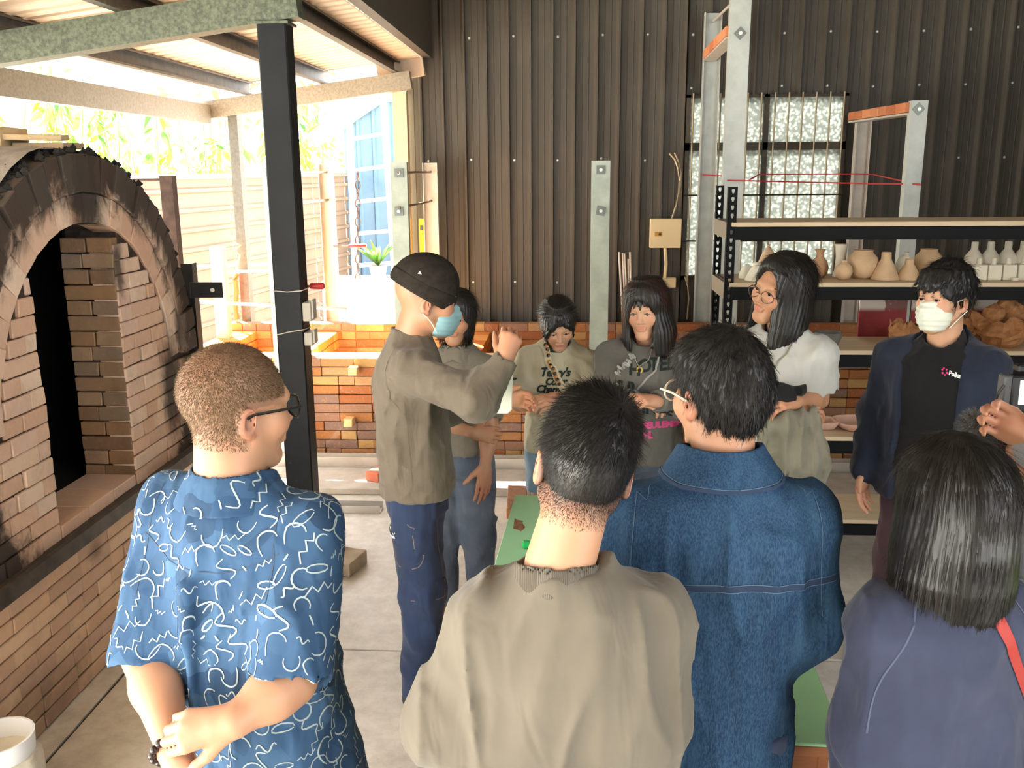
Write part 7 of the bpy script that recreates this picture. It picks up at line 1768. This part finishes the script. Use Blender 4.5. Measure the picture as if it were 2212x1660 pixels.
f.folds(.009, (16, 12, 5), 81, 2); V, F = f.mesh()
me = npmesh('draped_jacket', V, F); me.materials.append(M_jak); tag(put('draped_jacket', me, None), 'olive grey jacket draped over the crossed arms of the woman in white', 'jacket')
f = Field(tuple(W(1640, 880, 3.30)-.12), tuple(W(1740, 830, 3.40)+.12), .007)
f.chain([W(1652, 858, 3.42), W(1685, 856, 3.37), W(1732, 842, 3.40)], [.028, .034, .016], .03, sq=((0, 1, 0), .7)); f.folds(.004, (14, 14, 14), 83); V, F = f.mesh()
me = npmesh('pouch', V, F); me.materials.append(M_blackc); po_ = tag(put('pouch', me, None), 'black fabric pouch with a white tag above the draped jacket', 'pouch')
tq = W(1664, 848, 3.385); put('white_tag', MB().box((-.011, -.0015, -.008), (.011, .0015, .008)), mat('label_white', lin(222,222,218), .7), po_, tuple(tq), (0, -.3, 0))
# ---------------------------------------------------------------- 10: masked young man in black
w, S = place(2050, 650, 3.52, 1.55)
p = Person('young man in a white mask and black tee under an open navy shirt', w.x, 3.54, 140, S, SKIN_B)
basics(p, cloth('plum_trousers', lin(58,40,48), lin(72,50,58)), M_shoew, wide=1.15)
p.head((0, .03*S, 1.55*S), yaw=-16, pitch=2, roll=2, hs=1.03*S, neck=(0, -.015*S, 1.39*S), res=.003, nr=.058)
def cut(f):
    f.ell((0, .16, -.045), (.085, .098, .105), .012, sub=True); f.plane((0, -.08, -.062), (0, -.12, -1), .012)
    for e in (-1, 1): f.ell((e*.092, .008, -.02), (.03, .036, .045), .01, sub=True)
def frn(f):
    for k in range(13):
        x = -.062+k*.0105; f.cone((x*.8, .05+.02*(1-(x/.07)**2), .105), (x*1.05+.006*math.sin(k*2.1), .078+.026*(1-(x/.075)**2), .048+.010*math.sin(k*1.9)+.014*abs(x)/.06), .013, .003, .008)
V, F = hair_shape(p, cut, (.014, .014, .022), post=frn, amp=.003)
hr = p.add('hair', p.H(V), F, M_hairm); hair_strands(p, V, F, 6000, lambda q: np.where(q[:, 1] > .05, .018, .035), .0016, (0, -.05, .14), None, 3, .1, .1, .2, M_hair, 'hair_strands', 31, hr)
mask(p, M_maskw, True)
Rsh, Lsh = A3((.175*S, 0, 1.31*S)), A3((-.175*S, 0, 1.31*S))
Rel, Lel = A3((.235*S, -.02, 1.07*S)), A3((-.24*S, -.02, 1.07*S)); Rwr, Lwr = A3((.24*S, .06, .84*S)), A3((-.245*S, .06, .84*S))
p.arm(Rsh, Rel, Rwr, (0, .2, -1), (-1, .2, 0), (.3, .35, .3), res=.005, start=1.4, wr_=1); p.arm(Lsh, Lel, Lwr, (0, .2, -1), (1, .2, 0), (.3, .35, .3), res=.005, start=1.4, wr_=-1)
to, TV, TF = garment(p, 'black_tee', M_blackc, std(p, e=.016, w=1.0, hemz=.84), [([Lsh, Rsh], [.055*S, .055*S])], traps=False, res=.008, hem=.85*S, neck=((0, .015, 1.415*S), (0, .07, 1.55*S), .064*S, .085*S), fold=(.0035, (9, 9, 5), 91))
tb10 = bvh_of(TV, TF)
xd = p.L(2090, 818, 3.40)-p.L(2040, 808, 3.40); yd = np.cross(xd, (0, -1, 0)); yd = A3((0, 0, 1))
textmesh(p, 'tee_print', 'Polkadot', .025, p.L(2046, 811, 3.40), xd, tb10, mat('print_white', lin(230,230,228), .7), to, shear=.12, bold=.0009, off=.002, spacing=.95, ray=(0, -1, 0))
M_pk = mat('print_magenta', lin(226,40,120), .6); lc_ = p.L(2038, 804, 3.40); xr = xd/np.linalg.norm(xd)
for k in range(6):
    a = k*math.pi/3+.5; q, n_ = on_surf(tb10, lc_+xr*.012*math.cos(a)+yd*.014*math.sin(a), .002); q2, _ = on_surf(tb10, lc_+xr*.012*math.cos(a+.55)+yd*.014*math.sin(a+.55), .002)
    p.addmb('logo_dot', MB().tube([q, q.lerp(q2, .5), q2], [.0028, .0036, .0028], 6), M_pk, to)
M_navys = cloth('navy_shirt', lin(24,30,46), lin(34,42,60), scale=6)
def opn(f): f.cone((0, .19, 1.46*S), (0, .21, .7*S), .145*S, .135*S, .012, sub=True)
go, GV, GF = garment(p, 'open_navy_shirt', M_navys, std(p, e=.034, w=1.0, hemz=.74), [([Rsh, Rel, Rwr], [.072*S, .070*S, .056*S]), ([Lsh, Lel, Lwr], [.072*S, .070*S, .056*S])], res=.009, k=.045, hem=.75*S, neck=((0, .02, 1.36*S), (0, .05, 1.6*S), .092*S, .12*S), fold=(.005, (9, 9, 5), 95), subs=opn)
p.finish()
# ---------------------------------------------------------------- 11: camera operator at the right edge
p = Person('camera operator in grey and neon green filming from the far right', 1.22, 1.86, 60, .98, SKIN_A)
S = p.s; basics(p, M_navy, M_shoe)
p.head((0, .03, 1.55*S), hs=1.0, neck=(0, -.015, 1.40*S), res=.006, eyes=False); V, F = hair_shape(p, lambda f: (f.ell((0, .155, -.03), (.105, .10, .105), .01, sub=True), f.plane((0, -.08, -.07), (0, -.12, -1), .012)), (.012, .014, .018), res=.006); p.add('hair', p.H(V), F, M_hairm)
Rsh, Lsh = A3((.175*S, 0, 1.31*S)), A3((-.175*S, 0, 1.31*S))
Y11 = 1.92
Lwr = p.L(2222, 1060, Y11); Lel = p.L(2222, 1180, 1.86); Rwr = p.L(2250, 965, Y11); Rel = A3((.2*S, .1, 1.1*S))
p.arm(Lsh, Lel, Lwr, p.L(2196, 1000, Y11+.03)-Lwr, (.2, -.6, .3), (.7, .8, .5), res=.0045, start=1.55, wr_=-1); p.arm(Rsh, Rel, Rwr, p.L(2192, 925, Y11+.02)-Rwr, (-.3, -.6, -.4), (.5, .8, .5), res=.0045, start=1.5, wr_=1)
garment(p, 'grey_sleeves', cloth('grey_marl', lin(128,128,132), lin(146,146,150)), std(p, e=.02, hemz=.86), [([Rsh, Rel, Rwr], [.075, .065, .05]), ([Lsh, Lel, Lel+(Lwr-Lel)*.75], [.075, .065, .052])], res=.009, hem=.88*S, neck=((0, 0, 1.42*S), (0, .03, 1.6*S), .06, .08), fold=(.005, (12, 12, 12), 99))
garment(p, 'neon_vest', mat('neon_green', lin(176,226,60), .7), std(p, e=.05, hemz=.84), [], res=.011, hem=.85*S, neck=((0, 0, 1.38*S), (0, .03, 1.6*S), .08, .11))
p.finish()
# camera rig
M_cb = mat('camera_black', lin(26,27,29), .4); M_cg = mat('camera_grey', lin(78,80,82), .4)
CQ = lambda px, py, dy=0.: at_y(px, py, 2.0+dy)
rig = thing('video_camera', 'black video camera rig with a lit monitor held at the right edge', 'camera', CQ(2230, 960))
def rb(name, a, b, d0, d1, m, par=rig, bev=.003):
    A, B = CQ(*a), CQ(*b); return put(name, MB().box((min(A.x, B.x), 2.0+d0, min(A.z, B.z)), (max(A.x, B.x), 2.0+d1, max(A.z, B.z))).mesh(name, bevel=bev), m, par)
mon = rb('monitor', (2186, 812), (2290, 890), -.01, .02, M_cb); SCR = NT('screen_glow'); SCR.col(lin(220,226,232)); SCR.b.inputs['Emission Color'].default_value = (.85, .9, .95, 1); SCR.b.inputs['Emission Strength'].default_value = .7
rb('screen', (2200, 820), (2285, 872), -.012, -.0105, SCR.m, mon, 0)
rb('side_module', (2170, 812), (2185, 884), -.005, .03, M_cg); rb('top_handle', (2202, 790), (2280, 806), .0, .03, M_cb); rb('camera_body', (2180, 960), (2300, 1040), .0, .1, M_cb); rb('knob_block', (2188, 890), (2270, 910), .0, .03, M_cb)
for k, (px, py, r) in enumerate(((2178, 950, .009), (2205, 948, .008), (2180, 985, .010), (2192, 990, .008), (2188, 905, .012), (2170, 1000, .008))):
    q = CQ(px, py, -.015); put('knob', MB().lathe([(r*.7, 0), (r, .003), (r, .012), (r*.6, .016)], n=14).mesh('knob', smooth=True), M_cb if k % 2 else M_cg, rig, q, (math.pi/2, 0, 0))
put('red_ring', MB().lathe([(.020, 0), (.024, .004), (.024, .014), (.018, .018), (.012, .010)], n=20).mesh('red_ring', smooth=True), mat('deep_red', lin(92,22,28), .35), rig, CQ(2172, 965, -.02), (math.pi/2, 0, 0))
put('pink_cable', MB().tube([CQ(x, y, -.02) for x, y in ((2216, 990), (2206, 1000), (2203, 1016), (2208, 1030), (2222, 1036))], .007, 8).mesh('pink_cable', smooth=True), mat('pink_cable', lin(226,60,110), .4), rig)
put('black_cable', MB().tube([CQ(x, y, -.02) for x, y in ((2170, 832), (2156, 850), (2146, 885), (2142, 930), (2155, 965), (2170, 990), (2185, 1005))], .003, 6).mesh('black_cable', smooth=True), M_cb, rig)
mic = thing('fur_microphone', 'fluffy grey wind-muff microphone mounted on the camera rig', 'microphone', CQ(2138, 950))
mc = A3(CQ(2140, 945, -.01)); f = Field(tuple(mc-.09), tuple(mc+.09), .006); f.cone(mc+A3((-.03, 0, .02)), mc+A3((.028, .02, -.02)), .026, .024, .01); V, F = f.mesh(); me = npmesh('muff', V, F); me.materials.append(mat('muff_core', lin(84,82,78), .95)); put('muff', me, None, mic, (0, 0, 0)).location = -Vector(mic.location)
rng = np.random.RandomState(4); P_, N_ = sample_surf(V, F, 2600, rng); V2, F2 = ribbons(P_, N_+rng.normal(0, .5, N_.shape), N_[:, [1, 2, 0]], .026, .0012, 4, .15, .4, 0, rng); me = npmesh('fur', V2, F2); me.materials.append(hairmat('grey_fur', lin(70,68,64), .7, lin(130,128,122))); put('fur', me, None, mic, (0, 0, 0)).location = -Vector(mic.location)
put('mic_tip', MB().tube([CQ(2104, 948, 0), CQ(2122, 936, 0)], [.003, .006], 8), mat('tip_silver', lin(190,188,176), .3, .5), mic)
